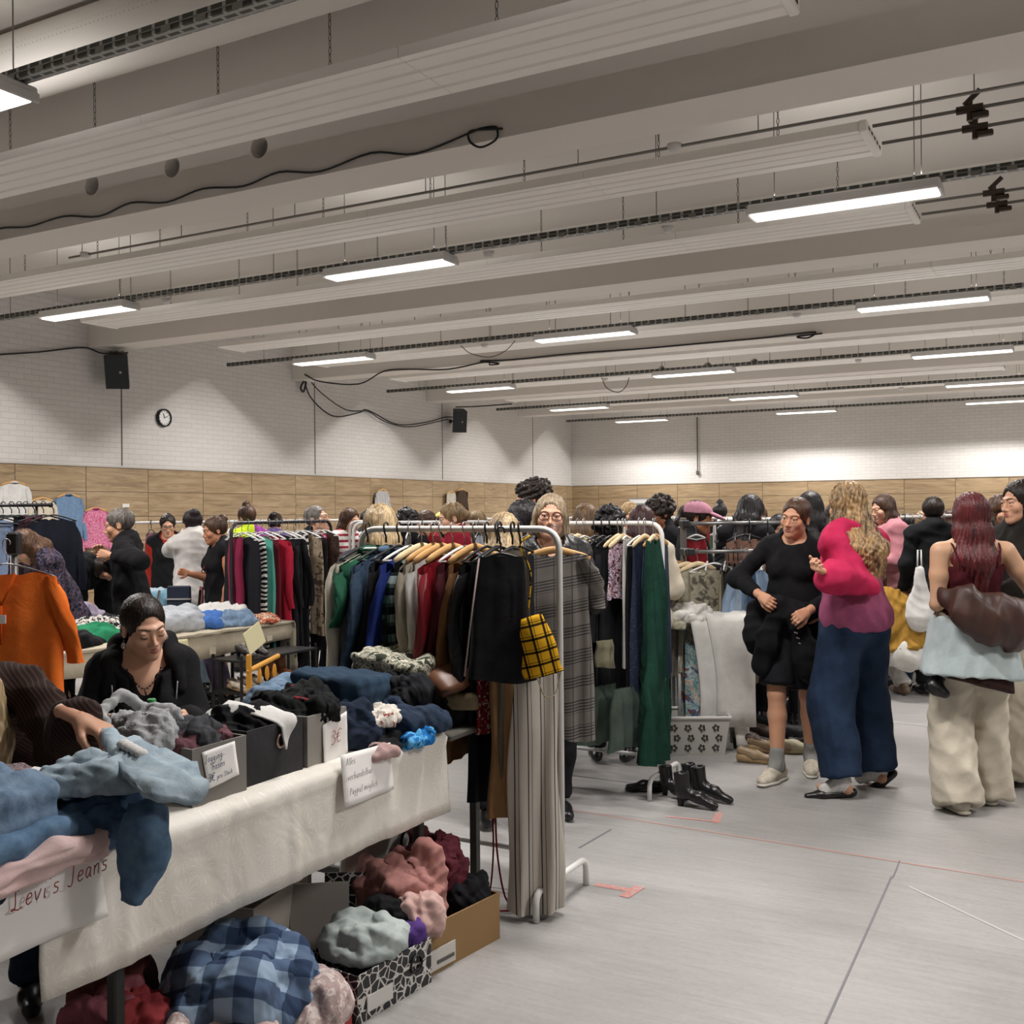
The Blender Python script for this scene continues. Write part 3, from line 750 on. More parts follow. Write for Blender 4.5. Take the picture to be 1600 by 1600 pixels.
def face_parts(root, c, R, k=1.0, lip='9c5a52', iris='3a2a1e', brow='2a1c14', down=False, rim=None, earrings=None, detail=True):
    T = lambda x, y, z: c+R @ (np.array((x, y, z))*k)
    for x in (-1, 1):
        if detail:
            e = MB(); M = Matrix(R.tolist())
            if not down:
                e.ell(T(x*.0305, -.0785, .004), (.0128*k,)*3, 14, 10, M)
                eo = e.build('eye', plain('c4bbb4', .3), root, True)
                i = MB(); i.ell(T(x*.0305, -.0880, .004), (.0066*k, .0036*k, .0066*k), 12, 8, M); i.build('iris', plain(iris, .15), eo, True)
                i = MB(); pts = [T(x*(.0305+.015*math.cos(a)), -.0915+.007*abs(math.cos(a)), .004+.0085*math.sin(a)) for a in np.linspace(.1, PI-.1, 8)]
                i.tube(pts, .0014*k, 5); i.build('eyelashes', plain('1a1210', .6), root, True)
            else:
                i = MB(); pts = [T(x*(.0305+.016*math.cos(a)), -.0925+.010*abs(math.cos(a))**2, -.0015-.0055*math.sin(a)) for a in np.linspace(.05, PI-.05, 8)]
                i.tube(pts, [.001, .0018, .002, .0022, .0022, .002, .0018, .001], 5); i.build('eyelashes', plain('140d0b', .6), root, True)
        b = MB(); b.tube([T(x*.012, -.0985, .023), T(x*.026, -.0945, .0285), T(x*.040, -.0835, .029), T(x*.050, -.072, .024)], [.0018*k, .0026*k, .002*k, .0008*k], 6, flat=.6); b.build('eyebrow', plain(brow, .8), root, True)
    l = MB(); M = Matrix(R.tolist())
    up = [(-.0245, -.0845, -.0605), (-.013, -.0945, -.0565), (-.004, -.0985, -.0545), (0, -.0985, -.0555), (.004, -.0985, -.0545), (.013, -.0945, -.0565), (.0245, -.0845, -.0605)]
    l.tube([T(*p) for p in up], [.0008*k, .0034*k, .0044*k, .004*k, .0044*k, .0034*k, .0008*k], 8)
    lo = [(-.0235, -.0845, -.0615), (-.012, -.094, -.066), (0, -.0965, -.0675), (.012, -.094, -.066), (.0235, -.0845, -.0615)]
    l.tube([T(*p) for p in lo], [.0008*k, .0044*k, .0056*k, .0044*k, .0008*k], 8)
    l.build('lips', plain(lip, .4), root, True)
    if rim:
        g = MB()
        for x in (-1, 1):
            g.tube([T(x*.033+.026*math.cos(a), -.106+.004*abs(math.cos(a)), .002+.022*math.sin(a)) for a in np.linspace(0, 2*PI, 21)[:-1]], .0022, 6, closed=True)
            g.tube([T(x*.058, -.100, .006), T(x*.074, -.03, .008), T(x*.078, .01, .002)], .0018, 5)
        g.tube([T(-.008, -.108, .004), T(0, -.112, .006), T(.008, -.108, .004)], .002, 5); g.build('glasses', plain(rim, .3), root, True)
    if earrings:
        for x in (-1, 1):
            e = MB(); e.tube([T(x*.08, .0, -.036), T(x*.082, -.002, -.05)], .001, 5); e.ell(T(x*.083, -.003, -.062), (.009, .005, .013), 10, 8); e.build('earring', plain(earrings, .25, .8), root, True)
def hand_mesh(wrist, elbow, normal, side, size=1.0, curl=35, thumb=30, st=.0045, spread=6, dirv=None):
    "palm, four unequal bent fingers and a thumb leaving the side of the palm. side=+1: the thumb is on the +cross side"
    w_ = np.array(wrist, float); d = w_-np.array(elbow, float) if dirv is None else np.array(dirv, float); d /= np.linalg.norm(d); n = np.array(normal, float); n = n-d*(n @ d); n /= np.linalg.norm(n)
    t = np.cross(d, n)*side; s = SDF(); k = size
    P = lambda a, b, c: w_+d*a*k+t*b*k+n*c*k
    s.C(w_-d*.05, P(.012, 0, 0), .027*k, .0235*k, .02, flat=(n, 1.25))
    for b in (-.026, -.009, .009, .024): s.C(P(.012, b*.45, 0), P(.082-abs(b)*.3, b, .002), .0165*k, .0125*k, .014, flat=(n, 1.15))
    for i, (b, L, r) in enumerate(((.028, .068, .0086), (.010, .077, .0088), (-.009, .071, .0084), (-.0265, .055, .0076))):
        base = P(.084-abs(b)*.25, b, .002); an = 0; p = base; sp = b*spread*.8
        cc = curl*(1+.12*i)
        for j, f in enumerate((.45, .31, .24)):
            an += cc*(.75 if j == 0 else 1.0)
            dd = d*math.cos(R_(an))-n*math.sin(R_(an))+t*sp*(.35 if j == 0 else .1); dd /= np.linalg.norm(dd)
            q = p+dd*L*f*k; s.C(p, q, r*k*(1-.07*j), r*k*(.94-.07*j), .004); p = q
    p = P(.022, .022, -.006); dd = d*math.cos(R_(thumb+12))+t*math.sin(R_(thumb+12))*.9-n*.35; dd /= np.linalg.norm(dd); q = p+dd*.04*k; s.C(p, q, .0155*k, .0115*k, .012)
    dd = d*math.cos(R_(thumb-12))+t*math.sin(R_(thumb-12))*.6-n*.5; dd /= np.linalg.norm(dd); r2 = q+dd*.03*k; s.C(q, r2, .0105*k, .0098*k, .004)
    dd = d*.95+t*.02-n*.55; dd /= np.linalg.norm(dd); s.C(r2, r2+dd*.026*k, .0095*k, .0078*k, .004)
    return s.mesh(st, smooth=1)
class Person:
    def __init__(P, loc, fc, h=1.68, pitch=0, roll=0, twist=0, head=(0, 0, 0), pelvis=(0, 0, None), lh=None, rh=None, lf=None, rf=None, lpole=(.4, 1, -.2), rpole=(-.4, 1, -.2),
                 lkn=(.1, -1, 0), rkn=(-.1, -1, 0), res=.014, wide=1.0, male=False, sk='c99a80', label='', group=None, absrz=None):
        s = h/1.68; P.s = s; P.res = res; P.wide = wide; P.male = male; P.sk = skin(sk); P.skc = sk
        rz = R_(28.6+fc) if absrz is None else R_(absrz)
        P.root = empty('person', loc, rz, label, 'person', group)
        pz = .935*s if pelvis[2] is None else pelvis[2]
        P.pel = np.array((pelvis[0], pelvis[1], pz), float)
        Ri = Matrix.Rotation(-rz, 3, 'Z')
        def loc_(t):
            if t is not None and len(t) == 4:
                q = Ri @ (dp(t[1], t[2], t[3])-Vector(loc)); return np.array(q)
            return t
        def ft_(t):
            q = loc_(t)
            if t is not None and len(t) >= 4: q[2] = .088
            return q
        lh, rh, lf, rf = loc_(lh), loc_(rh), ft_(lf), ft_(rf)
        P.Rp = rot('Y', roll*.3) @ rot('X', pitch*.45); P.Rc = rot('Y', roll) @ rot('X', pitch) @ rot('Z', twist)
        P.wai = P.pel+P.Rp @ np.array((0, 0, .13*s)); P.che = P.wai+rot('X', pitch*.8) @ np.array((0, 0, .18*s)); P.nb = P.che+P.Rc @ np.array((0, .012, .165*s))
        P.Rh = P.Rc @ rot('Z', head[0]) @ rot('X', head[1]) @ rot('Y', head[2]) if pitch < 50 else P.Rc @ rot('Z', head[0]) @ rot('X', head[1])
        nk = P.Rc @ np.array((0, -.012, 0)); up = (P.Rh @ np.array((0, 0, 1))*.5+P.Rc @ np.array((0, 0, 1))*.5)
        P.hc = P.nb+up*.138*s+nk+P.Rh @ np.array((0, -.012, 0)); P.k = s*(1.0 if not male else 1.04)
        P.top = P.hc[2]
        sw = (.152 if not male else .18)*wide*s
        P.sh = {1: P.nb+P.Rc @ np.array((sw, .01, -.045*s)), -1: P.nb+P.Rc @ np.array((-sw, .01, -.045*s))}
        P.hip = {1: P.pel+P.Rp @ np.array((.085*s, 0, -.03)), -1: P.pel+P.Rp @ np.array((-.085*s, 0, -.03))}
        ds = .82*s
        P.el = {}; P.wr = {}; P.kn = {}; P.an = {}
        for sd, tg, pole in ((1, lh, lpole), (-1, rh, rpole)):
            if tg is None: tg = P.sh[sd]+np.array((sd*.07, -.06, -.51))*s
            P.el[sd], P.wr[sd] = ik(P.sh[sd], tg, .275*s, .25*s, pole)
        for sd, tg, pole in ((1, lf, lkn), (-1, rf, rkn)):
            if tg is None: tg = (sd*.10*s, .01, .085)
            P.kn[sd], P.an[sd] = ik(P.hip[sd], tg, .42*s, .415*s, pole)
    def torso(P, S, o=0, k=.04, bust=1.0, chest=True, pelvis=True):
        s = P.s; w_ = P.wide
        if pelvis:
            S.E(P.pel+P.Rp @ np.array((0, .005, -.01)), ((.155*w_*s)+o, .108*s*w_+o, .12*s+o), P.Rp, k)
            for x in (-1, 1): S.E(P.pel+P.Rp @ np.array((x*.07*s, .05*s, -.05*s)), .085*s*w_+o, None, k)
        S.E(P.wai, ((.122 if not P.male else .14)*w_*s+o, .09*s*w_+o, .13*s+o), P.Rp, k)
        if chest:
            S.E(P.che+P.Rc @ np.array((0, 0, .02*s)), ((.138 if not P.male else .16)*w_*s+o, .098*s*w_+o, .165*s+o), P.Rc, k)
            if not P.male and bust:
                for x in (-1, 1): S.E(P.che+P.Rc @ np.array((x*.062, -.068, -.005))*s, .052*s*bust+o, None, .03)
            for x in (-1, 1):
                S.C(P.nb+P.Rc @ np.array((x*.03*s, .01, -.03*s)), P.sh[x], .05*s+o*.9, .042*s+o*.9, k)
                S.C(P.nb+P.Rc @ np.array((x*.01*s, .015, .03*s)), P.sh[x]*.75+P.nb*.25, .05*s+o*.6, .036*s+o*.8, k)
        return S
    def body(P, hand=None, fine=.006, legs=True, bare_legs=False, face=None, hk=None, fingers=True, lids=False, lowcut=True):
        s = P.s; S = SDF(); P.torso(S, -.004)
        S.C(P.nb+P.Rc @ np.array((0, .01, -.02)), P.hc+P.Rh @ np.array((0, .02, -.06))*P.k, .054*s, .05*s, .03)
        for x in (-1, 1):
            m1 = P.sh[x]*.55+P.el[x]*.45; m2 = P.el[x]*.7+P.wr[x]*.3
            S.path([P.sh[x], m1, P.el[x], m2, P.wr[x]], [.047*s*P.wide, .043*s*P.wide, .036*s, .038*s, .0255*s], .02)
            c = P.kn[x]*.68+P.an[x]*.32; bk = P.Rp @ np.array((0, .015, 0))
            S.path([P.hip[x], P.kn[x]], [.088*s*P.wide, .053*s], .03); S.path([P.kn[x], c+bk, P.an[x]], [.05*s, .054*s, .034*s], .02)
            ft = P.foot(x); S.C(P.an[x]+ft*(-.03)*s+np.array((0, 0, -.035*s)), P.an[x]+ft*.13*s+np.array((0, 0, -.055*s)), .03*s, .022*s, .03)
        head_sdf(S, P.hc, P.Rh, P.k, P.male, lids)
        c = P.hc; r = .125*s; z = ((c[0]-r, c[0]+r, fine),), ((c[1]-r, c[1]+r, fine),), ((c[2]-r, c[2]+r*1.1, fine),)
        b = [S.mesh(P.res, z, smooth=1)]
        if fingers:
            for x in (-1, 1):
                q = dict(normal=P.Rc @ np.array((x*1.0, 0, .1)), side=-x, size=.97*s, curl=28, st=max(.0045, P.res*.42)); 
                if hand and x in hand: q.update(hand[x])
                b.append(hand_mesh(P.wr[x], P.el[x], **q))
        P.bd = mobj('body', join(*b), P.sk, P.root)
        if face is not None: face_parts(P.bd, P.hc, P.Rh, P.k, **face)
        return P
    def foot(P, x):
        v = P.an[x]-P.kn[x]; f = np.array((x*.22, -1, 0.0)); P_ = getattr(P, 'fd', {}).get(x)
        if P_ is not None: f = np.array(P_, float)
        return f/np.linalg.norm(f)
    def shirt(P, m, off=.014, sleeve=1.0, hem=-.08, neck=.075, vneck=0, loose=1.0, amp=.004, seed=1, cuff=.0, name='shirt', hemr=None, res=None, puff=0, high=0, freq=16, straps=False, open_front=False, bust=1.0):
        s = P.s; S = SDF(); P.torso(S, off*loose, .05, pelvis=False, bust=bust)
        if hem < .1: P.torso(S, off*loose+.013, .05, chest=False)
        if loose > 1.6:
            S.E(P.wai+P.Rp @ np.array((0, 0, -.02)), ((.15*P.wide+off*.8), .125*P.wide+off*.6, .2), P.Rp, .06)
        if hemr: S.C(P.wai, P.pel+P.Rp @ np.array((0, .01, hem)), .11, hemr, .06, flat=(P.Rp @ np.array((0, 1, 0)), 1.25), cap=True)
        for x in (-1, 1):
            if sleeve <= 0: continue
            a, e, w_ = P.sh[x], P.el[x], P.wr[x]; r1 = .044*s+off*loose*.8; r2 = .042*s+off*loose*.9+puff*.6; r3 = .028*s+off*loose*.8+puff
            if sleeve <= .5: q = a+(e-a)*sleeve*2; S.C(a, q, r1, r2+.004, .03, cap=True)
            else:
                f = (sleeve-.5)*2; q = e+(w_-e)*f; S.C(a, e, r1, r2, .03)
                if puff: S.C(e, e+(w_-e)*f*.8, r2, r3, .03); S.C(e+(w_-e)*f*.75, q, r3*.9, .03*s+.006, .03, cap=True)
                else: S.C(e, q, r2, r3, .03, cap=True)
        if high: S.C(P.nb, P.nb+P.Rc @ np.array((0, -.01, high)), .06*s+off, .058*s+off*.6, .02, cap=True)
        else: S.E(P.nb+P.Rc @ np.array((0, -.03-.3*neck, .035)), (neck, neck, neck*.8), P.Rc, .008, 's')
        if vneck:
            v0 = P.nb+P.Rc @ np.array((0, -.11, .03)); S.C(v0, P.nb+P.Rc @ np.array((0, -.14, -vneck)), .085*s, .012, .008, 's')
        if not hemr: S.PL(P.pel+P.Rp @ np.array((0, 0, hem)), P.Rp @ np.array((0, 0, -1)))
        fn = fold_noise(seed, amp, freq)
        o = mobj(name, S.mesh(res or P.res, smooth=1, disp=fn), m, P.root); return o
    def pants(P, m, waist=.1, r=(.095, .07, .06), length=1.0, amp=.004, seed=2, name='trousers', off=.012, res=None, freq=13, pool=0):
        s = P.s; S = SDF(); o = off
        S.E(P.pel+P.Rp @ np.array((0, .005, -.01)), ((.155*P.wide*s)+o, .108*s*P.wide+o, .13*s+o), P.Rp, .04)
        S.E(P.wai-P.Rp @ np.array((0, 0, .03)), (.126*P.wide*s+o, .095*s*P.wide+o, .12*s), P.Rp, .04)
        for x in (-1, 1): S.E(P.pel+P.Rp @ np.array((x*.07*s, .05*s, -.05*s)), .085*s*P.wide+o, None, .04)
        for x in (-1, 1):
            e = P.kn[x]+(P.an[x]-P.kn[x])*max(0.01, (length-.5)*2)
            if length <= .5:
                e = P.hip[x]+(P.kn[x]-P.hip[x])*length*2; S.C(P.hip[x], e, r[0]*s, r[1]*s, .035, cap=True)
            else:
                S.C(P.hip[x], P.kn[x], r[0]*s, r[1]*s, .035); S.C(P.kn[x], e, r[1]*s, r[2]*s, .03, cap=True)
        if max(P.kn[1][2], P.kn[-1][2]) < P.pel[2]-.15: S.PL(P.pel+P.Rp @ np.array((0, 0, waist)), P.Rp @ np.array((0, 0, 1)))
        return mobj(name, S.mesh(res or P.res, smooth=1, disp=fold_noise(seed, amp, freq)), m, P.root)
    def skirt(P, m, waist=.08, hem=-.35, r0=.15, r1=.24, amp=.006, seed=3, name='skirt', res=None, c=(0, 0)):
        S = SDF(); a = P.pel+P.Rp @ np.array((0, 0, waist+.05)); b = P.pel+np.array((c[0], c[1], hem))
        S.C(a, b, r0, r1, .05, cap=True, flat=(P.Rp @ np.array((0, 1, 0)), 1.25)); P.torso(S, .012, .05, chest=False)
        S.PL(P.pel+P.Rp @ np.array((0, 0, waist)), P.Rp @ np.array((0, 0, 1)))
        return mobj(name, S.mesh(res or P.res, smooth=1, disp=fold_noise(seed, amp, 22, (1, 1, .15))), m, P.root)
    def shoes(P, m, sole=None, size=1.0, high=.02, res=None, kind='sneaker', sock=None):
        s = P.s*size
        if sock is not None:
            for x in (-1, 1):
                a = P.an[x]; f = P.foot(x); u = P.kn[x]-a; u /= np.linalg.norm(u); S = SDF(); S.C(a+u*.075, a-u*.02, .043*P.s, .044*P.s, .02, cap=False); S.C(a, a+f*.09*s-np.array((0, 0, .045)), .042*P.s, .03*P.s, .02)
                mobj('sock', S.mesh(.007, disp=fold_noise(4, .0015, 60)), sock, P.root)
        for x in (-1, 1):
            f = P.foot(x); g = np.array((-f[1], f[0], 0)); a = P.an[x]; up = np.array((0, 0, 1.0))
            tilt = getattr(P, 'ft', {}).get(x, 0); 
            if tilt: R = np.array(Matrix.Rotation(R_(tilt), 3, Vector(g.tolist()))); f2 = R @ f; up = R @ up
            else: f2 = f
            B = lambda u, v, z: a+f2*u*s+g*v*s+up*(z*s)
            S = SDF(); z0 = -.085
            if kind == 'flat':
                S.C(B(-.045, 0, z0+.03), B(.10, 0, z0+.022), .031*s, .034*s, .02, flat=(up, 1.35)); S.C(B(.1, 0, z0+.02), B(.175, -.004*x, z0+.014), .033*s, .018*s, .02, flat=(up, 1.5))
                S.E(B(.03, 0, z0+.062), (.05*s, .028*s, .03*s), None, .008, 's')
            elif kind == 'boot':
                S.C(B(-.035, 0, z0+.045), B(.07, 0, z0+.04), .04*s, .04*s, .02); S.C(B(.07, 0, z0+.035), B(.165, 0, z0+.027), .037*s, .026*s, .02, flat=(up, 1.3)); S.C(B(-.01, 0, z0+.04), B(-.01, 0, .05), .045*s, .05*s, .02, cap=True)
            else:
                S.C(B(-.045, 0, z0+.045), B(.08, 0, z0+.045), .036*s, .039*s, .02); S.C(B(.08, 0, z0+.04), B(.165, 0, z0+.032), .04*s, .03*s, .025, flat=(up, 1.15))
                S.C(B(-.02, 0, z0+.05), B(-.005, 0, high), .036*s, .037*s, .02, cap=True)
            o = mobj('shoe', S.mesh(res or max(.006, P.res*.6), smooth=1), m, P.root)
            if sole is not None:
                S = SDF(); S.C(B(-.045, 0, z0+.012), B(.075, 0, z0+.012), .04*s, .043*s, .02, flat=(up, 2.6)); S.C(B(.075, 0, z0+.012), B(.165, 0, z0+.016), .043*s, .032*s, .02, flat=(up, 2.4))
                mobj('sole', S.mesh(res or max(.006, P.res*.6), smooth=1), sole, o)
            if kind == 'flat':
                b = MB(); b.tube([B(.012, -.036, z0+.04), B(.02, -.02, z0+.07), B(.022, 0, z0+.078), B(.02, .02, z0+.07), B(.012, .036, z0+.04)], .005*s, 6, flat=.5); b.build('strap', m, o, True)
    def hair(P, m, style='long', length=.3, vol=1.0, seed=5, res=None, part=0, wavy=0, spread=1.0, lift=0, n=34, front=True, amp=.0028, name='hair'):
        k = P.k; R = P.Rh; c = P.hc; T = lambda x, y, z: c+R @ (np.array((x, y, z))*k)
        S = SDF(); v = .012*vol
        down = np.array((0, 0, -1.0))
        S.E(T(0, .018, .034), ((.072+v)*k, (.092+v)*k, (.084+v)*k), R, .02)
        def strand(p0, p1, r0, r1, kk=.03, flat=None): S.C(p0, p1, r0*k, r1*k, kk, flat=flat)
        by = R @ np.array((0, 1, 0)); bx = R @ np.array((1, 0, 0))
        if style in ('long', 'bob'):
            L = length; bd = P.Rc @ np.array((0, 1, 0))
            for x in (-1, 1):
                a = T(x*.055, .02, -.0); strand(a, T(x*.062, .025, -.07), .04, .038)
                q = T(x*.062*spread, .035, -.08); e = q+down*L*k*.95+bd*(.03+lift)+bx*x*.015*spread; strand(q, q+(e-q)*.5+bd*(.02+lift*.4), .04, .042*spread); strand(q+(e-q)*.5+bd*(.02+lift*.4), e, .042*spread, .026, .04)
                if front and L > .2: q2 = T(x*.07, -.015, -.05); e2 = P.nb+P.Rc @ np.array((x*.085*spread, -.085, .03-L*.45)); strand(q2, e2, .018, .02, .03)
            q = T(0, .06, -.02); q1 = T(0, .075, -.09); e = q1+down*L*k+bd*(.035+lift); strand(q, q1, .06, .055); strand(q1, q1+(e-q1)*.5+bd*(.02+lift*.4), .055, .056*spread, .04); strand(q1+(e-q1)*.5+bd*(.02+lift*.4), e, .056*spread, .034, .05)
        elif style == 'bun': S.E(T(0, .09, .085), (.045*k, .045*k, .042*k), None, .015)
        elif style == 'topbun': S.E(T(0, .03, .135), (.04*k, .04*k, .038*k), None, .012)
        elif style == 'lowbun': S.E(T(0, .115, .0), (.045*k, .04*k, .045*k), None, .015)
        elif style == 'pony':
            p = T(0, .115, .035); q = p+by*.03+down*length*.45; e = p+down*length+by*.015
            strand(T(0, .09, .03), p, .03, .028); S.C(p, q, .026*k, .034*k, .02); S.C(q, e, .034*k, .012*k, .02)
        elif style == 'curly':
            rg = np.random.RandomState(seed)
            for i in range(120):
                d = rg.normal(size=3); d /= np.linalg.norm(d)
                if d[2] < -.35 or (d[1] < -.5 and d[2] < .35): continue
                S.E(T(*(d*np.array((.086, .104, .094))*vol*(.93+.14*rg.rand())+np.array((0, .02, .04)))), .0165*k*vol, None, .008)
        # the face opening
        S.E(T(0, -.092, -.022), (.060*k, .064*k, .084*k), R, .012, 's')
        S.E(T(0, -.10, .028), (.046*k, .046*k, .052*k), R, .014, 's')
        S.E(T(0, -.115, -.10), (.075*k, .06*k, .09*k), R, .012, 's')
        if style in ('short', 'bun', 'topbun', 'lowbun', 'pony', 'curly'):
            S.E(T(0, -.02, -.125), (.12*k, .085*k, .09*k), R, .02, 's'); S.E(T(0, .09, -.14), (.09*k, .06*k, .07*k), R, .02, 's')
            for x in (-1, 1): S.E(T(x*.085, -.004, -.02), (.02*k, .028*k, .036*k), R, .01, 's')
        fn = strand_noise(c, amp, n, seed, wavy) if style != 'curly' else fold_noise(seed, .006, 90, (1, 1, 1))
        return mobj(name, S.mesh(res or max(.006, P.res*.5), smooth=0 if style == 'curly' else 1, disp=fn), m, P.root)
# ------------------------------------------------------------ garments, heaps, hangers, handwriting
def hanger(kind, parent, w=.2):
    "the hook hangs over the rail at z = 0"
    mb = MB(); top = -.078
    pts = [(.0, 0, .012)]
    hk = [(.016*math.cos(a), 0, .016*math.sin(a)-.004) for a in np.linspace(-.5, PI, 8)]+[(-.012, 0, -.03), (0, 0, -.05), (0, 0, top)]
    mw = {'wood': wood('b98a52', 'd2a86e'), 'pale': wood('cfb68a', 'e6d3ae'), 'white': plain('e2e2e0', .4), 'black': plain('1b1b1d', .4), 'wire': plain('9a9a9a', .3, .8)}[kind]
    fl = .5 if kind in ('wood', 'pale') else 1
    r = .016 if kind in ('wood', 'pale') else (.006 if kind != 'wire' else .003)
    arc = [(x, 0, top-.012-.055*(abs(x)/w)**1.3*(w/.2)) for x in np.linspace(-w, w, 11)]
    mb.tube(arc, [r*.7]+[r]*9+[r*.7], 8, flat=fl, up=(0, 0, 1))
    if kind not in ('wood', 'pale'): mb.tube([arc[0], (0, 0, arc[0][2]-.012), arc[-1]], r*.8, 5)
    o = mb.build('hanger', mw, parent, True)
    MB().tube(hk, .0025 if kind != 'black' else .004, 6).build('hook', plain('a8a8a8', .3, .8) if kind != 'black' else plain('1b1b1d', .4), o, True)
    return o
def gbody(w0, w1, L, th=.035, seed=0, amp=.012, z0=-.10, slope=.3, nu=44, nv=20, neck=.06, waist=1.0, flat_hem=True, hemwave=.01, kf=9):
    rg = random.Random(seed); ph = [rg.random()*6 for _ in range(6)]; P = []
    for i in range(nv+1):
        v = i/nv; vv = v**.9; hw = (w0*(1-vv)+w1*vv)/2; hw *= 1-(1-waist)*math.sin(PI*min(v*1.3, 1)); t = th*(.35+.65*min(1, v*4)); row = []
        for j in range(nu):
            a = 2*PI*j/nu; c, s_ = math.cos(a), math.sin(a)
            x = hw*(abs(c)**.8)*(1 if c >= 0 else -1); y = t/2*(abs(s_)**.7)*(1 if s_ >= 0 else -1)
            f = amp*(.25+.75*v)*(math.sin(kf*PI*x/.4+ph[0]+1.3*math.sin(3*v+ph[1]))+.5*math.sin(kf*1.9*PI*x/.4+ph[2]+2*v)+.4*math.sin(v*9+x*14+ph[3]))
            y += f*(1-.6*abs(c)**4); x += amp*.5*math.sin(v*8+ph[4])*abs(c)
            zt = z0-slope*abs(x)-(.035*max(0, 1-(abs(x)/neck)**2) if neck else 0)
            z = zt*(1-v)+(z0-L+hemwave*math.sin(x*20+ph[5]))*v; row.append((x, y, z))
        P.append(row)
    return P
def garment(loc, rz, m, name='shirt', w0=.40, w1=.46, L=.64, th=.04, sleeve=0, seed=0, hang='wood', label='', group=None, amp=.012, slope=.3, collar=None, sm=None, z0=-.10, legs=False, cat=None, neck=.06, waist=1.0, sl_out=.05, kf=9, tilt=0):
    t = empty(name, loc, rz, label, cat or name.replace('_', ' '), group)
    if tilt: t.rotation_euler.y = R_(tilt)
    if hang: hanger(hang, t, min(.205, w0/2))
    if legs:
        for s in (-1, 1):
            b = MB(); P = gbody(w0/2, w1/2, L, th, seed+s, amp, z0, 0, 28, 18, 0, kf=kf); b.grid([[(x+s*w0*.235, y, z) for x, y, z in r] for r in P], closed_u=True); b.build('trouser_leg', m, t, True)
        MB().box((0, 0, z0-.02), (w0, th*.8, .045), bev=.012).build('waistband', m, t, True)
    else:
        b = MB(); b.grid(gbody(w0, w1, L, th, seed, amp, z0, slope, neck=neck, waist=waist, kf=kf), closed_u=True); b.build('fabric', m, t, True)
    rg = random.Random(seed+5)
    if sleeve:
        for s in (-1, 1):
            x0 = s*w0*.46; zt = z0-slope*abs(x0)-.015; b = MB(); n = 12; P = []
            for i in range(n+1):
                v = i/n; r = .062*(1-v)+.044*v; cx = x0+s*(sl_out*math.sin(v*1.5)); cy = .02*math.sin(v*5+seed); cz = zt-sleeve*v-.01*(v > 0)
                row = []
                for j in range(16):
                    a = 2*PI*j/16; q = 1+.13*math.sin(3*a+v*9+seed)+.1*math.sin(5*a-v*13); row.append((cx+r*.72*q*math.cos(a)*(1 if v > .05 else .5), cy+r*.42*q*math.sin(a), cz+r*.35*math.cos(a)*s*-1*(1-v)))
                P.append(row)
            b.grid(P, closed_u=True); b.build('sleeve', sm or m, t, True)
    if collar:
        b = MB(); b.tube([(.062*math.cos(a), .03*math.sin(a), z0-.012-.012*math.sin(a)) for a in np.linspace(0, 2*PI, 15)[:-1]], .014, 6, closed=True, flat=.5); b.build('collar', collar, t, True)
    return t
def heap(name, c, r, m, label, seed=1, rz=0, amp=.010, freq=32, n=7, res=.0065, group=None, cat=None, flatz=0, tall=1.0):
    "a crumpled garment: overlapping soft lumps with deep creases, resting on its underside"
    rg = np.random.RandomState(seed); S = SDF()
    S.E((0, 0, r[2]*.25), (r[0]*.9, r[1]*.9, r[2]*.55), None, .03)
    for i in range(n):
        a = rg.rand()*6.28; q = rg.rand()**.5*.72; S.E((r[0]*q*math.cos(a), r[1]*q*math.sin(a), r[2]*(.25+.35*rg.rand())), (r[0]*(.25+.22*rg.rand()), r[1]*(.25+.22*rg.rand()), r[2]*(.3+.3*rg.rand())*tall), rot('Z', rg.rand()*180) @ rot('X', rg.rand()*40-20), .015)
    m_ = min(r[0], r[1])
    for i in range(9 if m_ > .08 else 5):
        a = rg.rand()*6.28; b = a+1.0+1.6*rg.rand(); f0, f1 = .35+.5*rg.rand(), .35+.5*rg.rand()
        pt = []
        for u in (0, .33, .67, 1):
            an = a+(b-a)*u; f = f0+(f1-f0)*u; f *= (1-.25*math.sin(PI*u)); pt.append((r[0]*f*math.cos(an), r[1]*f*math.sin(an), r[2]*(.78*math.sqrt(max(0, 1-f*f*.9))+.06*math.sin(i+u*3))))
        q = m_*(.13+.09*rg.rand()); q = min(q, .04); S.path(pt, [q*.7, q, q*1.1, q*.6], .007)
    S.PL((0, 0, .002), (0, 0, -1))
    f1_ = fold_noise(seed, amp*.75, freq, (1, 1, .8)); f2_ = fold_noise(seed+50, amp*.28, freq*2.3, (1, 1, .8))
    P, F = S.mesh(res, smooth=1, disp=lambda P, N: f1_(P)+f2_(P))
    P[:, 2] = np.maximum(P[:, 2], .001)
    o = mobj(name, (P, F), m); o.location = c; o.rotation_euler.z = R_(rz)
    return tag(o, label, cat or name.replace('_', ' '), group)
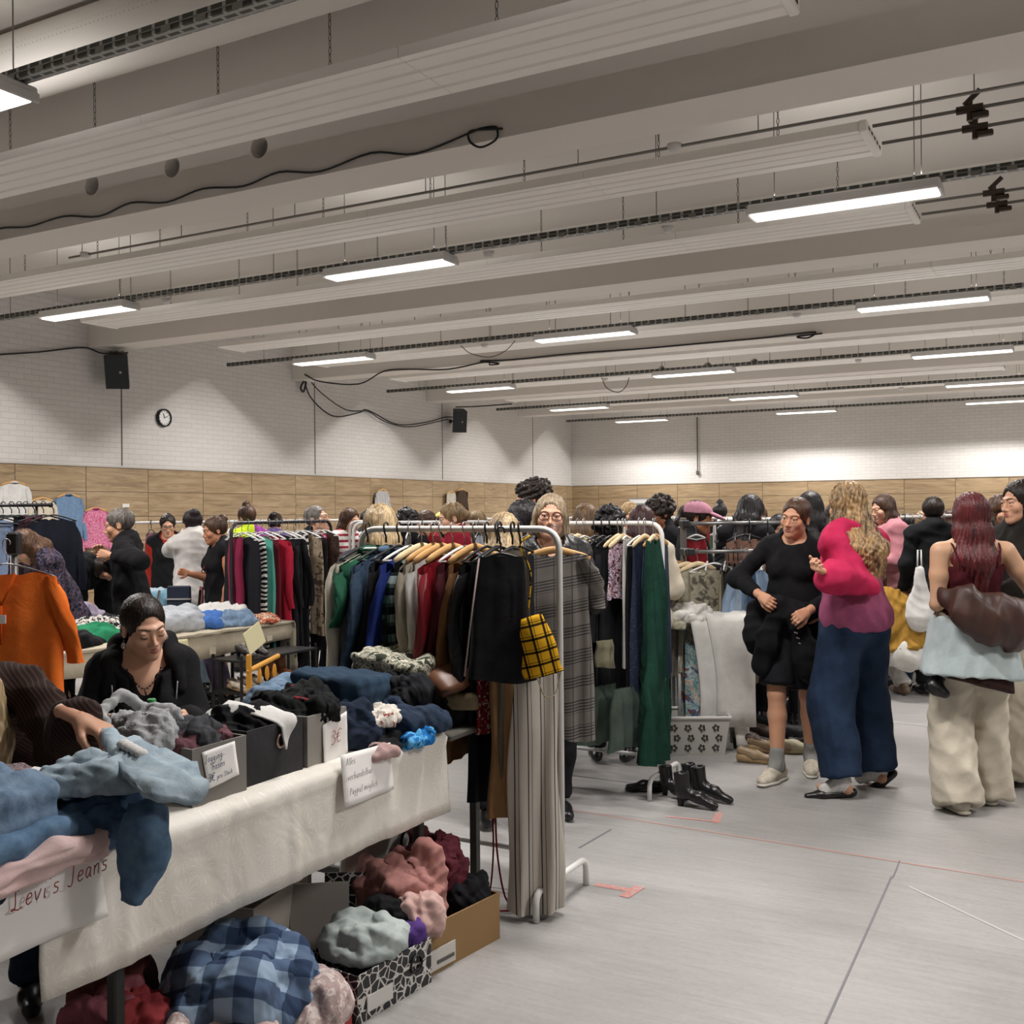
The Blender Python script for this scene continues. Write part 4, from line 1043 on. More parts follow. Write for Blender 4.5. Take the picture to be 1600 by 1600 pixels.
def folded(name, c, d, m, label, layers=3, seed=1, rz=0, amp=.004, res=.008, group=None, cat=None, tilt=(0, 0), freq=16, taper=1.0):
    "a garment folded flat: stacked rounded slabs with a fold at the front"
    S = SDF(); h = d[2]/layers; rg = np.random.RandomState(seed)
    for i in range(layers):
        ww = d[0]*(1-.05*rg.rand()); dd = d[1]*(1-.06*rg.rand()); z = h*(i+.5); ox, oy = (rg.rand(2)-.5)*.014
        r = h*.56; x1 = ww/2-r; y1 = dd/2-r
        nn = max(2, int(dd/(h*.9))); 
        for j in range(nn+1):
            y = -y1+2*y1*j/nn; S.C((-x1+ox, y+oy, z), (x1+ox, y+oy+(taper-1)*y, z), r, r, h*.5)
    P, F = S.mesh(min(res, h*.4), smooth=1, disp=fold_noise(seed, amp, freq)); P[:, 2] = np.maximum(P[:, 2], .001)
    o = mobj(name, (P, F), m); o.location = c; o.rotation_euler = (R_(tilt[0]), R_(tilt[1]), R_(rz))
    return tag(o, label, cat or name.replace('_', ' '), group)
def sheet(name, rows, th, m, parent=None, sub=3, seed=0, amp=.004):
    "thick cloth through a grid of points (rows x columns), smoothed"
    A = [curve(r, sub) for r in rows]; cols = [curve([A[i][j] for i in range(len(A))], sub) for j in range(len(A[0]))]
    G = np.array([[list(p) for p in c] for c in cols]).transpose(1, 0, 2); n, m_, _ = G.shape
    du = np.gradient(G, axis=0); dv = np.gradient(G, axis=1); N = np.cross(du, dv); N /= np.linalg.norm(N, axis=2)[:, :, None]+1e-9
    f = fold_noise(seed, amp, 20)(G.reshape(-1, 3)).reshape(n, m_); G = G+N*f[:, :, None]
    top = G+N*th/2; bot = G-N*th/2; V = np.concatenate([top.reshape(-1, 3), bot.reshape(-1, 3)]); k = n*m_; F = []
    ii, jj = np.meshgrid(range(n-1), range(m_-1), indexing='ij'); a = (ii*m_+jj).ravel()
    F += np.stack([a, a+m_, a+m_+1, a+1], 1).tolist(); F += (np.stack([a+1, a+m_+1, a+m_, a], 1)+k).tolist()
    for i in range(n-1): F += [[i*m_, i*m_+k, (i+1)*m_+k, (i+1)*m_], [i*m_+m_-1, (i+1)*m_+m_-1, (i+1)*m_+m_-1+k, i*m_+m_-1+k]]
    for j in range(m_-1): F += [[j, j+1, j+1+k, j+k], [(n-1)*m_+j, (n-1)*m_+j+k, (n-1)*m_+j+1+k, (n-1)*m_+j+1]]
    return mk(name, V, F, m, parent, True)
def rack(p, length=.99, label='', h=1.51, m=None, group=None, double=False, name='clothes_rack', rz=0, w=.46, r=.0135):
    "tubular rail: rounded top corners, two bowed feet, one low bar. p = centre on the floor, bar along local x"
    m = m or plain('d9d9d6', .35); t = empty(name, p, rz, label, 'clothes rack', group); L = length/2; c = .09
    f = MB(); pts = [(-L, 0, .07), (-L, 0, h-c)]+[tuple(q) for q in bez((-L, 0, h-c), (-L, 0, h), (-L+c, 0, h), 6)[1:]]+[tuple(q) for q in bez((L-c, 0, h), (L, 0, h), (L, 0, h-c), 6)]+[(L, 0, .07)]
    f.tube(pts, r, 10); f.build('frame', m, t, True)
    MB().tube([(-L, 0, .19), (L, 0, .19)], r*.8, 8).build('lower_bar', m, t, True)
    for s in (-1, 1):
        q = w/2; pp = [(s*L, -q, 0.003), (s*L, -q, .07)]+[tuple(k) for k in bez((s*L, -q, .07), (s*L, -q, .11), (s*L, -q+.05, .115), 4)[1:]]+[tuple(k) for k in bez((s*L, q-.05, .115), (s*L, q, .11), (s*L, q, .07), 4)]+[(s*L, q, .003)]
        MB().tube(pp, r, 10).build('foot', m, t, True)
    return t
# handwriting: strokes on a unit grid (x-height 1, ascender 1.8, descender -.8)
GL = {'L': (1.2, [[(.5, 1.6), (.35, 1.9), (.2, 1.5), (.3, .4), (.1, .05), (-.1, .15), (.1, .2), (.6, -.05), (1.0, .1)]]),
 'e': (.8, [[(.1, .5), (.6, .6), (.55, .95), (.25, .9), (.1, .4), (.3, .02), (.7, .15)]]), 'v': (.8, [[(.05, .95), (.3, .05), (.7, .95)]]), 'i': (.45, [[(.2, .9), (.2, .05), (.35, .1)], [(.22, 1.35), (.25, 1.4)]]),
 's': (.75, [[(.6, .9), (.2, .9), (.2, .6), (.55, .4), (.5, .05), (.1, .05)]]), "'": (.4, [[(.2, 1.8), (.15, 1.5)]]), 'J': (1.0, [[(.6, 1.8), (.6, .2), (.4, -.1), (.1, .05)], [(.3, 1.8), (.95, 1.85)]]),
 'a': (.85, [[(.6, .85), (.3, 1), (.1, .5), (.3, .02), (.6, .5), (.62, .9), (.62, .15), (.75, .02)]]), 'n': (.85, [[(.1, .95), (.12, .02)], [(.12, .6), (.4, .98), (.6, .8), (.6, .02)]]),
 'o': (.8, [[(.4, .98), (.1, .6), (.3, .02), (.65, .35), (.5, .9), (.35, .98)]]), 'g': (.85, [[(.6, .85), (.3, .98), (.12, .5), (.35, .1), (.6, .5), (.62, .95), (.6, -.5), (.3, -.8), (.1, -.5)]]),
 'h': (.85, [[(.12, 1.8), (.12, .02)], [(.12, .6), (.4, .98), (.6, .8), (.6, .02)]]), '-': (.7, [[(.1, .5), (.5, .52)]]), '3': (.9, [[(.1, 1.6), (.5, 1.75), (.65, 1.3), (.3, 1.0), (.7, .7), (.6, .1), (.1, .1)]]),
 '€': (1.1, [[(.9, 1.5), (.55, 1.75), (.2, 1.2), (.2, .5), (.5, .05), (.9, .2)], [(0, 1.1), (.7, 1.15)], [(0, .75), (.65, .8)]]), 'p': (.85, [[(.12, .95), (.1, -.8)], [(.12, .6), (.4, .98), (.65, .6), (.4, .1), (.12, .2)]]),
 'r': (.65, [[(.1, .95), (.12, .02)], [(.12, .6), (.35, .95), (.55, .85)]]), 'S': (.95, [[(.8, 1.6), (.4, 1.75), (.2, 1.3), (.7, .7), (.6, .1), (.1, .15)]]), 't': (.6, [[(.3, 1.6), (.28, .2), (.5, .05)], [(.05, 1.0), (.55, 1.05)]]),
 'ü': (.85, [[(.1, .9), (.12, .2), (.4, .02), (.6, .5), (.62, .9), (.62, .05)], [(.2, 1.3), (.22, 1.35)], [(.5, 1.3), (.52, 1.35)]]), 'c': (.7, [[(.6, .85), (.3, .95), (.1, .5), (.3, .02), (.6, .15)]]), 'k': (.8, [[(.12, 1.8), (.12, .02)], [(.6, .95), (.15, .45), (.65, .02)]]),
 'A': (1.1, [[(.05, 0), (.5, 1.75), (.9, 0)], [(.2, .7), (.8, .7)]]), 'l': (.4, [[(.2, 1.8), (.18, .1), (.3, .02)]]), 'b': (.85, [[(.12, 1.8), (.12, .05)], [(.12, .6), (.4, .98), (.65, .5), (.4, .02), (.12, .2)]]), 'd': (.85, [[(.62, 1.8), (.62, .02)], [(.6, .8), (.3, .98), (.1, .5), (.3, .02), (.62, .3)]]),
 'P': (1.0, [[(.15, 0), (.15, 1.75)], [(.15, 1.7), (.7, 1.6), (.65, 1.0), (.15, .85)]]), 'y': (.8, [[(.08, .95), (.35, .2)], [(.65, .95), (.3, -.3), (.05, -.7)]]), 'm': (1.2, [[(.1, .95), (.12, .02)], [(.12, .6), (.35, .98), (.5, .7), (.5, .02)], [(.5, .6), (.8, .98), (.95, .7), (.95, .02)]]),
 'ö': (.8, [[(.4, .98), (.1, .6), (.3, .02), (.65, .35), (.5, .9), (.35, .98)], [(.2, 1.35), (.22, 1.4)], [(.5, 1.35), (.52, 1.4)]]), 'u': (.85, [[(.1, .9), (.12, .2), (.4, .02), (.6, .5), (.62, .9), (.62, .05)]]), 'z': (.75, [[(.1, .95), (.6, .95), (.1, .05), (.65, .05)]]), 'Z': (.95, [[(.1, 1.7), (.8, 1.7), (.1, .05), (.85, .05)]]),
 '2': (.9, [[(.1, 1.4), (.4, 1.75), (.7, 1.3), (.1, .05), (.8, .05)]]), ' ': (.6, [])}
def write(txt, o, u, v, size, m, parent, r=.0016, slant=.15, name='writing'):
    u = Vector(u).normalized(); v = Vector(v).normalized(); n = u.cross(v).normalized(); mb = MB(); x = 0; o = Vector(o)+n*.0012; rg = random.Random(len(txt))
    for ch in txt:
        wd, st = GL.get(ch, (.6, [])); jy = (rg.random()-.5)*.12
        for s in st:
            pts = curve(s, 3) if len(s) > 2 else [Vector((*q, 0)) for q in s]
            pts = [Vector((q[0], q[1], 0)) for q in (curve([(a, b, 0) for a, b in s], 3) if len(s) > 2 else s)]
            mb.tube([o+u*((x+q.x+slant*q.y)*size)+v*((q.y+jy)*size) for q in pts], r, 4, up=n, flat=1)
        x += wd+.12
    ob = mb.build(name, m, parent); return ob
def paper(name, corners, m, label, th=.0008, curl=.01, seed=1, cat='sign', parent=None):
    "a sheet through four measured corners (top left, top right, bottom right, bottom left)"
    a, b, c, d = map(Vector, corners); n = (b-a).cross(d-a).normalized(); rows = []
    for i in range(4):
        rw = []
        for j in range(4):
            s_, t_ = j/3, i/3; p = a.lerp(b, s_).lerp(d.lerp(c, s_), t_); p = p-n*curl*math.sin(s_*PI*1.3+seed)*t_; rw.append(p)
        rows.append(rw)
    o = sheet(name, rows, th, m, parent, 3, seed, .0006)
    return tag(o, label, cat) if parent is None else o
PAPER = plain('efedea', .7); INKR = plain('9a3a38', .6); INKB = plain('34406a', .6); INKF = plain('a5a0a0', .7); NOTE = plain('d8d2a8', .7)
# ------------------------------------------------------------ front table
def vec(*a): return Vector(a)
DENIM = cloth('778da4', '5a7088', 26, fine=400, bump=.35); DENIML = cloth('a3b3bc', '8799a6', 22, fine=400, bump=.35); DENIMD = cloth('2c3a4e', '202b3c', 22, fine=400, bump=.35)
BLACK = cloth('17171a', '101013', 12, bump=.3); BLACK2 = cloth('202024', '16161a', 12, bump=.3); NAVY = cloth('1f2a3c', '182131', 14); WHITE = cloth('d6d5d2', 'c6c5c2', 8); CREAM = cloth('cdc4b2', 'bdb4a2', 8)
t = NT('tablecloth'); co = t.co()
s0 = t.n('ShaderNodeSeparateXYZ'); t.l(co, s0.inputs[0]); c0 = t.n('ShaderNodeCombineXYZ'); t.l(s0.outputs[1], c0.inputs[0]); t.l(t.math('ADD', s0.outputs[2], s0.outputs[0]), c0.inputs[1]); co2 = c0.outputs[0]
v = t.n('ShaderNodeTexVoronoi', voronoi_dimensions='2D', i={'Scale': 9.5, 'Randomness': .6}); t.l(co2, v.inputs['Vector'])
sub = t.n('ShaderNodeVectorMath', operation='SUBTRACT'); t.l(co2, sub.inputs[0]); t.l(v.outputs['Position'], sub.inputs[1])
sp = t.n('ShaderNodeSeparateXYZ'); t.l(sub.outputs[0], sp.inputs[0]); an = t.math('ARCTAN2', sp.outputs[1], sp.outputs[0])
ry = t.math('MULTIPLY', t.math('ABSOLUTE', t.math('SINE', t.math('MULTIPLY', an, 7))), 1.0); star = t.math('MULTIPLY', t.math('LESS_THAN', ry, .22), t.math('LESS_THAN', v.outputs['Distance'], .046*9.5))
nz = t.noise(co, 5, 4)
base = t.ramp(nz, [(.35, 'dcd7cc'), (.65, 'e6e2d9')]); t.col(t.mix(t.math('MULTIPLY', star, .6), base, 'f6f4ee')); t.rough(.55)
t.bump(t.math('ADD', t.math('MULTIPLY', t.noise(co, 5, 3, .5, .6), 1.2), t.math('MULTIPLY', t.noise(co, 400, 2), .08)), .35, .03); M_TC = t.m
TX0, TX1, TY0, TY1, TZ = -2.80, -2.15, .35, 3.35, .75
ft = empty('folding_table', (-2.47, 1.9, 0), 0, 'long folding table with grey legs under the pale patterned tablecloth', 'table')
MB().box((0, 0, TZ-.02), (TX1-TX0, TY1-TY0, .03), bev=.008).build('tabletop', plain('5a5650', .6), ft)
for sx in (-1, 1):
    for yy in (-1.35, -.02, .02+1.36):
        MB().box((sx*.27, yy, (TZ-.035)/2), (.035, .035, TZ-.035), bev=.005).build('leg', plain('3c3d3b', .5, .3), ft)
MB().box((0, 1.38, .18), (.5, .02, .03)).build('crossbar', plain('6b6b69', .5, .3), ft)
# the cloth: top, long front drop with soft box folds, end drop
rows = []
ys = [TY1+.02-(TY1+.02-1.62)*i/60 for i in range(61)]
def drop(y, z, k):
    d_ = (.755-z); return TX1+.012+d_*.05+.010*math.sin(y*7.5+1)*d_*2+.006*math.sin(y*19)*d_*2+.007*min(1, d_*8)*sum(math.exp(-((y-c)/.018)**2) for c in (1.86, 2.5, 3.0))
for k, z in enumerate((None, None, .752, .70, .62, .54, .455)):
    rw = []
    for y in ys:
        if k == 0: rw.append((TX0-.01, y, .755))
        elif k == 1: rw.append((-2.45, y, .755))
        elif k == 2: rw.append((TX1-.005, y, .756))
        else: rw.append((drop(y, z, k), y+(.02*math.sin(z*9) if y < 1.65 else 0), z+.006*math.sin(y*5+1)))
    rows.append(rw)
tc = empty('tablecloth', (0, 0, 0), 0, 'pale beige starburst-pattern tablecloth with a long front drop', 'tablecloth')
sheet('cloth', rows, .0045, M_TC, tc, 2, 3, .002)
rows = [[(x, TY1+.025+o_, z) for x in (TX0, -2.6, -2.4, -2.2, TX1+.01)] for z, o_ in ((.757, -.02), (.74, .004), (.66, .01), (.57, .012))]
sheet('end_drop', rows, .002, M_TC, tc, 2, 5, .003)

# signs on the cloth
def onx(px, py, x):
    d_ = ray(px, py); q = (x-_c0.x)/d_.x; return _c0+d_*q
XS = TX1+.045
s1 = paper('paper_sign', [onx(-60, 1372, XS), onx(148, 1302, XS), onx(171, 1432, XS+.01), onx(-40, 1520, XS+.01)], PAPER, 'large white paper sign with red handwriting below the folded jeans', seed=2, curl=.012)
U = (onx(152, 1367, XS)-onx(17, 1428, XS)).normalized(); V_ = Vector((0, 0, 1))
write("Levi's Jeans", onx(18, 1425, XS+.016), U, V_, .0245, INKR, s1, .0016, .12)
s2 = paper('paper_sign', [onx(532, 1180, XS-.02), onx(610, 1160, XS-.02), onx(620, 1233, XS+.0), onx(534, 1262, XS+.0)], PAPER, 'white paper sign with faint grey handwriting near the table end', seed=1, curl=.014)
for i, tx in enumerate(("Alles", "verhandelbar", "Paypal möglich")):
    a = onx(540+i*3, 1197+i*23, XS+.012); write(tx, a, (0, 1, -.02), (0, 0, 1), .0125, INKF, s2, .0010)
# ------------------------------------------------------------ storage boxes on the table
def obox(name, x0, x1, y0, y1, z0, h, m, label, mi=None, th=.006, rz=0, cat='box'):
    cx, cy = (x0+x1)/2, (y0+y1)/2; t = empty(name, (cx, cy, z0), R_(rz), label, cat); w_, d_ = x1-x0, y1-y0; b = MB()
    V = []
    for q, zz in ((0, 0), (0, h), (th, h), (th, th)):
        a, c = w_/2-q, d_/2-q; V += [(-a, -c, zz), (a, -c, zz), (a, c, zz), (-a, c, zz)]
    F = [(3, 2, 1, 0), (12, 13, 14, 15)]
    for L in range(3):
        for k in range(4): F.append((L*4+k, L*4+(k+1) % 4, L*4+4+(k+1) % 4, L*4+4+k))
    b.add(V, F); b.build('shell', m, t)
    return t
GREY = plain('77746f', .75); CHAR = cloth('3a3a3c', '2f2f31', 10, bump=.3)
b1 = obox('storage_box', -2.46, -2.2, 2.15, 2.367, .757, .165, GREY, 'grey storage box of jogging trousers with a handwritten note')
n1 = paper('note', [vec(.133, -.075, .150), vec(.133, .055, .158), vec(.134, .075, .055), vec(.134, -.052, .042)], PAPER, '', curl=.002, parent=b1)
write('Jogging-', (.137, -.07, .118), (0, 1, .07), (0, -.05, 1), .0112, INKB, n1, .0009, .1); write('hosen', (.137, -.04, .093), (0, 1, .07), (0, -.05, 1), .0112, INKB, n1, .0009, .1); write('3€', (.137, -.055, .06), (0, 1, .07), (0, -.05, 1), .013, INKB, n1, .0012, .1); write('pro Stück', (.137, -.02, .064), (0, 1, .07), (0, -.05, 1), .008, INKB, n1, .0008, .1)
b2 = obox('fabric_box', -2.48, -2.215, 2.385, 2.64, .757, .17, CHAR, 'charcoal fabric storage box with metal eyelet between two grey boxes')
MB().tube([(.136, .02+.017*math.cos(a), .115+.02*math.sin(a)) for a in np.linspace(0, 2*PI, 17)[:-1]], .005, 6, closed=True).build('eyelet', plain('a88f84', .3, .8), b2, True)
b3 = obox('storage_box', -2.47, -2.215, 2.665, 2.87, .757, .165, plain('8c8882', .75), 'lighter grey storage box with a white price sheet reading three euros')
n3 = paper('note', [vec(.131, -.03, .125), vec(.131, .10, .15), vec(.133, .105, .01), vec(.133, -.03, -.02)], PAPER, '', curl=.004, parent=b3); write('3€', (.137, .005, .05), (0, 1, .1), (0, 0, 1), .026, INKR, n3, .0014, .15)
# contents
KNITG = cloth('8b8d90', '6e7074', 30, fine=150, bump=.6); DGREY = cloth('4a4c50', '37393d', 24, bump=.5); MAUVE = cloth('6e4a50', '5a3a42', 40, bump=.6)
heap('jogging_trousers', (-2.36, 2.24, .87), (.15, .12, .10), DGREY, 'dark grey jogging trousers heaped on top of the noted box', 11, 20, .012)
heap('jogging_trousers', (-2.42, 2.18, .90), (.17, .10, .10), cloth('a9abad', '8f9194', 30, fine=150, bump=.6), 'light grey jogging trousers spilling over the back of the box', 12, -25, .012)
heap('knit_scarf', (-2.275, 2.22, .895), (.06, .09, .05), MAUVE, 'mauve crumpled cloth at the front rim of the noted box', 13, 0, .008, 45)
heap('knit_scarf', (-2.27, 2.33, .90), (.04, .035, .045), MAUVE, 'small mauve bundle at the right corner of the noted box', 14, 0, .006, 60)
S = SDF(); S.path([(-2.48, 2.12, .92), (-2.55, 2.13, 1.0), (-2.56, 2.22, 1.04), (-2.52, 2.26, 1.0), (-2.45, 2.24, .95)], [.011, .014, .013, .014, .018], .012)
tag(mobj('waistband', S.mesh(.008, disp=fold_noise(3, .004, 40)), cloth('b4b6b6', 'a0a2a2', 20)), 'pale grey elastic waistband loop standing up from the heap', 'waistband'); bpy.data.objects['waistband'].name = 'sweatpants'
sheetm = [onx(210, 1130, -2.46), onx(235, 1118, -2.46)]
tag(sheet('sleeve_cloth', [[vec(-2.47, 2.13, .93), vec(-2.40, 2.10, .95), vec(-2.3, 2.10, .94)], [vec(-2.48, 2.06, .88), vec(-2.42, 2.05, .9), vec(-2.36, 2.07, .88)], [vec(-2.50, 2.02, .80), vec(-2.47, 2.01, .81), vec(-2.44, 2.03, .81)]], .012, cloth('a6a8a8', '909292', 30, fine=120, bump=.6), None, 3, 5, .006), 'grey ribbed sleeve hanging over the left side of the noted box', 'sleeve'); bpy.data.objects['sleeve_cloth'].name = 'ribbed_sweater'
heap('black_clothing', (-2.35, 2.52, .88), (.12, .115, .085), BLACK, 'black tops heaped in the charcoal box', 15, 0, .010)
tag(sheet('white_shirt', [[vec(-2.46, 2.43, .90), vec(-2.45, 2.50, .955), vec(-2.43, 2.58, .92)], [vec(-2.38, 2.44, .935), vec(-2.36, 2.50, .98), vec(-2.35, 2.58, .94)], [vec(-2.29, 2.49, .945), vec(-2.27, 2.54, .955), vec(-2.27, 2.61, .94)], [vec(-2.215, 2.52, .925), vec(-2.21, 2.55, .93), vec(-2.212, 2.60, .928)], [vec(-2.198, 2.53, .885), vec(-2.197, 2.55, .88), vec(-2.2, 2.57, .895)], [vec(-2.197, 2.532, .85), vec(-2.196, 2.538, .845), vec(-2.197, 2.545, .855)]], .006, WHITE, None, 3, 6, .006), 'white shirt hanging over the front of the charcoal box', 'shirt')
heap('sportswear', (-2.36, 2.77, .88), (.16, .15, .10), cloth('1c1e1f', '101112', 10), 'black sportswear with red trim filling the lighter box', 16, 0, .012)
for a in (((-2.30, 2.70, .97), (-2.27, 2.74, .955), (-2.26, 2.78, .93)), ((-2.40, 2.80, .985), (-2.33, 2.84, .965), (-2.25, 2.86, .93))):
    tag(MB().tube(curve(a, 5), .009, 6, flat=.5).build('drawstring', cloth('8a2f38'), None, True), 'red trim band on the black sportswear, %s' % ('nearer the charcoal box' if a[0][1] < 2.75 else 'nearer the table end'), 'band')
# pile at the far end of the table
TEAL = cloth('2b3f52', '223446', 10, bump=.25)
z0 = .757
heap('denim_jeans', (-2.62, 3.05, z0), (.16, .26, .21), DENIM, 'mid blue jeans at the back of the pile by the rack', 21, 10, .008, 20)
heap('navy_trousers', (-2.30, 2.98, z0), (.13, .14, .17), NAVY, 'navy trousers wedged beside the lighter grey box', 22, 0, .010, 24)
heap('pile_base', (-2.42, 3.2, z0), (.24, .22, .14), DENIMD, 'dark jeans at the bottom of the pile', 23, 0, .010, 22); bpy.data.objects['pile_base'].name = 'dark_jeans'
folded('teal_trousers', (-2.44, 3.14, z0+.13), (.27, .34, .095), TEAL, 'big folded dark teal trousers on top of the pile', 3, 24, 12, .007, .009, tilt=(-4, 6))
heap('print_shirt', (-2.24, 3.10, z0+.06), (.065, .12, .065), blotch([(0, 'd8d2c8'), (.62, '8a3f3a'), (.66, 'd8d2c8'), (.74, '5b6a58')], 30), 'white printed shirt bundled at the front of the pile', 25, 10, .009, 40)
heap('black_jeans', (-2.33, 3.36, z0+.06), (.13, .12, .15), cloth('26272b', '17181b', 14, bump=.4), 'rolled black jeans at the table corner', 26, 0, .010, 26)
heap('blue_jeans', (-2.20, 3.28, z0+.01), (.10, .17, .09), DENIMD, 'dark blue jeans hanging over the table corner', 27, 0, .010, 24)
heap('bright_blue_top', (-2.13, 3.17, z0-.02), (.04, .085, .065), blotch([(0, '1f6fb4'), (.5, '5aa6d8'), (.6, '1a5a9a')], 20), 'bright blue satin top at the table edge', 28, 0, .008, 50)
heap('black_leggings', (-2.16, 3.02, z0-.01), (.05, .10, .045), BLACK, 'black leggings lying on the table edge above the faint sign', 29, 10, .006, 30)
heap('pink_jumper', (-2.135, 2.955, .735), (.035, .085, .05), cloth('b99c98', 'a88c8a'), 'dusty pink jumper slipping over the table edge', 291, 0, .006, 30)
CAMO = blotch([(0, '35392f'), (.42, 'b4b0a0'), (.50, '6a6e5a'), (.57, 'c6c2b2'), (.64, '2b2e28')], 17, 2, dist=1.5)
folded('camouflage_jacket', (-2.45, 3.50, z0+.17), (.30, .26, .085), CAMO, 'folded camouflage print jacket on the back of the pile', 2, 31, 0, .009, .009, tilt=(0, 8))
bd = empty('trestle_board', (-2.43, 3.56, 0), 0, 'narrow grey board table end behind the patterned cloth', 'table')
MB().box((0, 0, .72), (.62, .34, .025), bev=.006).build('board', plain('57554f', .7), bd)
for sx in (-1, 1): MB().box((sx*.25, .1, .35), (.03, .03, .71)).build('leg', plain('3c3d3b', .5), bd)
heap('dark_clothes', (-2.42, 3.56, .735), (.28, .16, .19), BLACK2, 'dark clothes heaped behind the table corner', 32, 0, .012, 22)
tag(sheet('leather_boot_shaft', [[vec(-2.36, 3.52, .92), vec(-2.30, 3.62, .97), vec(-2.28, 3.70, 1.02)], [vec(-2.26, 3.46, .91), vec(-2.22, 3.58, .96), vec(-2.22, 3.68, 1.0)], [vec(-2.2, 3.46, .86), vec(-2.16, 3.56, .88), vec(-2.17, 3.66, .92)]], .03, plain('6b4630', .45), None, 3, 4, .008), 'brown leather bag draped behind the black jeans', 'bag'); bpy.data.objects['leather_boot_shaft'].name = 'leather_bag'
folded('beige_trousers', (-2.2, 3.62, .80), (.15, .20, .055), cloth('8f8166', '7d7058'), 'folded beige trousers at the end of the board', 2, 33, 20, .005)
# left part: folded jeans and the knit
heap('knit_sweater', (-2.42, 1.67, z0), (.22, .22, .15), blotch([(0, '4a4048'), (.45, '8a7678'), (.55, '5a4c54'), (.62, '9a8a8a')], 70, 3, interp='LINEAR', dist=.4), 'purple-brown flecked knit sweater behind the folded jeans', 41, 0, .010, 26)
folded('folded_jeans', (-2.29, 1.50, z0+.10), (.34, .34, .11), DENIM, 'stack of folded mid blue jeans at the left edge', 2, 42, 8, .006, .009, tilt=(0, 5))
folded('folded_jeans', (-2.25, 1.53, z0+.02), (.34, .40, .09), cloth('64809c', '4c6884', 26, fine=400), 'darker folded jeans beneath the mid blue pair', 2, 43, 12, .006, .009)
folded('pink_trousers', (-2.16, 1.55, z0+.012), (.20, .40, .06), cloth('d6bcb9', 'c6aaa8', 12), 'folded pale pink trousers at the table edge above the red-lettered sign', 4, 44, 4, .008, .009, tilt=(0, 6))
folded('navy_jeans', (-2.12, 1.30, z0-.02), (.16, .38, .04), NAVY, 'navy folded jeans under the pink trousers', 1, 45, 4, .004)
# light jeans tossed over the pile
P_ = lambda px, py, Z: dp(px, py, Z)
rows = [[P_(153, 1166, 2.82), P_(190, 1175, 2.85), P_(232, 1188, 2.88)], [P_(160, 1185, 2.72), P_(205, 1195, 2.72), P_(262, 1206, 2.75)], [P_(180, 1208, 2.60), P_(225, 1212, 2.60), P_(300, 1228, 2.64)], [P_(203, 1232, 2.50), P_(245, 1232, 2.50), P_(318, 1246, 2.58)], [P_(222, 1256, 2.46), P_(250, 1262, 2.46), P_(314, 1268, 2.55)]]
rows = [[p+Vector((0, 0, .02)) for p in r] for r in rows]
lj = sheet('light_jeans', rows, .02, DENIML, None, 5, 9, .014); tag(lj, 'light blue jeans tossed across the pile with a torn white patch', 'jeans')
heap('jeans_leg', tuple(P_(150, 1232, 2.62)), (.17, .10, .08), DENIML, 'second leg of light jeans crossing towards the sweater', 46, 40, .008, 24); bpy.data.objects['jeans_leg'].name = 'light_jeans'
heap('mid_jeans', (-2.22, 1.78, z0), (.14, .16, .12), cloth('58718e', '445c7a', 26, fine=400), 'mid blue jeans under the light pair', 47, 10, .009, 24)
S = MB(); rg = random.Random(3)
for i in range(5):
    a = P_(193+i*7, 1190+i*4, 2.66-i*.012)
    S.ell(a+Vector((0, 0, .045)), (.014, .02, .012), 8, 6)
S.build('torn_patch', WHITE, lj, True)
rows = [[P_(203, 1262, 2.60), P_(228, 1262, 2.58), P_(250, 1275, 2.6)], [P_(196, 1290, 2.50), P_(232, 1295, 2.48), P_(264, 1308, 2.52)], [P_(196, 1330, 2.49), P_(228, 1335, 2.47), P_(266, 1325, 2.52)], [P_(200, 1375, 2.49), P_(222, 1380, 2.48), P_(248, 1365, 2.52)], [P_(201, 1402, 2.49), P_(212, 1412, 2.48), P_(222, 1400, 2.5)]]
tag(sheet('hanging_jeans', rows, .024, cloth('5c7690', '47607c', 24, fine=400, bump=.4), None, 4, 10, .009), 'blue jeans leg hanging down over the front of the tablecloth', 'jeans')
heap('gloves', tuple(at(195, 1305, .72)), (.03, .05, .04), BLACK, 'small black gloves tucked beside the pink trousers', 48, 0, .005, 60)
tag(MB().box((-2.33, 1.72, .925), (.06, .1, .003), Matrix.Rotation(.3, 4, 'X')).build('price_tag', PAPER), 'white price tag lying on the knit sweater', 'tag')
# bottle
bt = empty('water_bottle', (-2.62, 2.39, .757), 0, 'clear plastic water bottle with green cap behind the noted box', 'bottle')
g = NT('clear_plastic'); g.col('dfe8e6'); g.rough(.08); g.b.inputs['Transmission Weight'].default_value = .9; g.b.inputs['IOR'].default_value = 1.25
MB().lathe([(0, 0), (.03, 0), (.033, .02), (.033, .13), (.031, .16), (.034, .18), (.032, .21), (.018, .25), (.013, .262), (.013, .275)], n=24).build('bottle_body', g.m, bt, True)
cp = MB().lathe([(.0165, .262), (.0175, .264), (.0175, .292), (.015, .296), (0, .296)], n=24); cp.build('cap', plain('2f8a4a', .4), bt, True)
bt.scale = (.8, .8, .8)
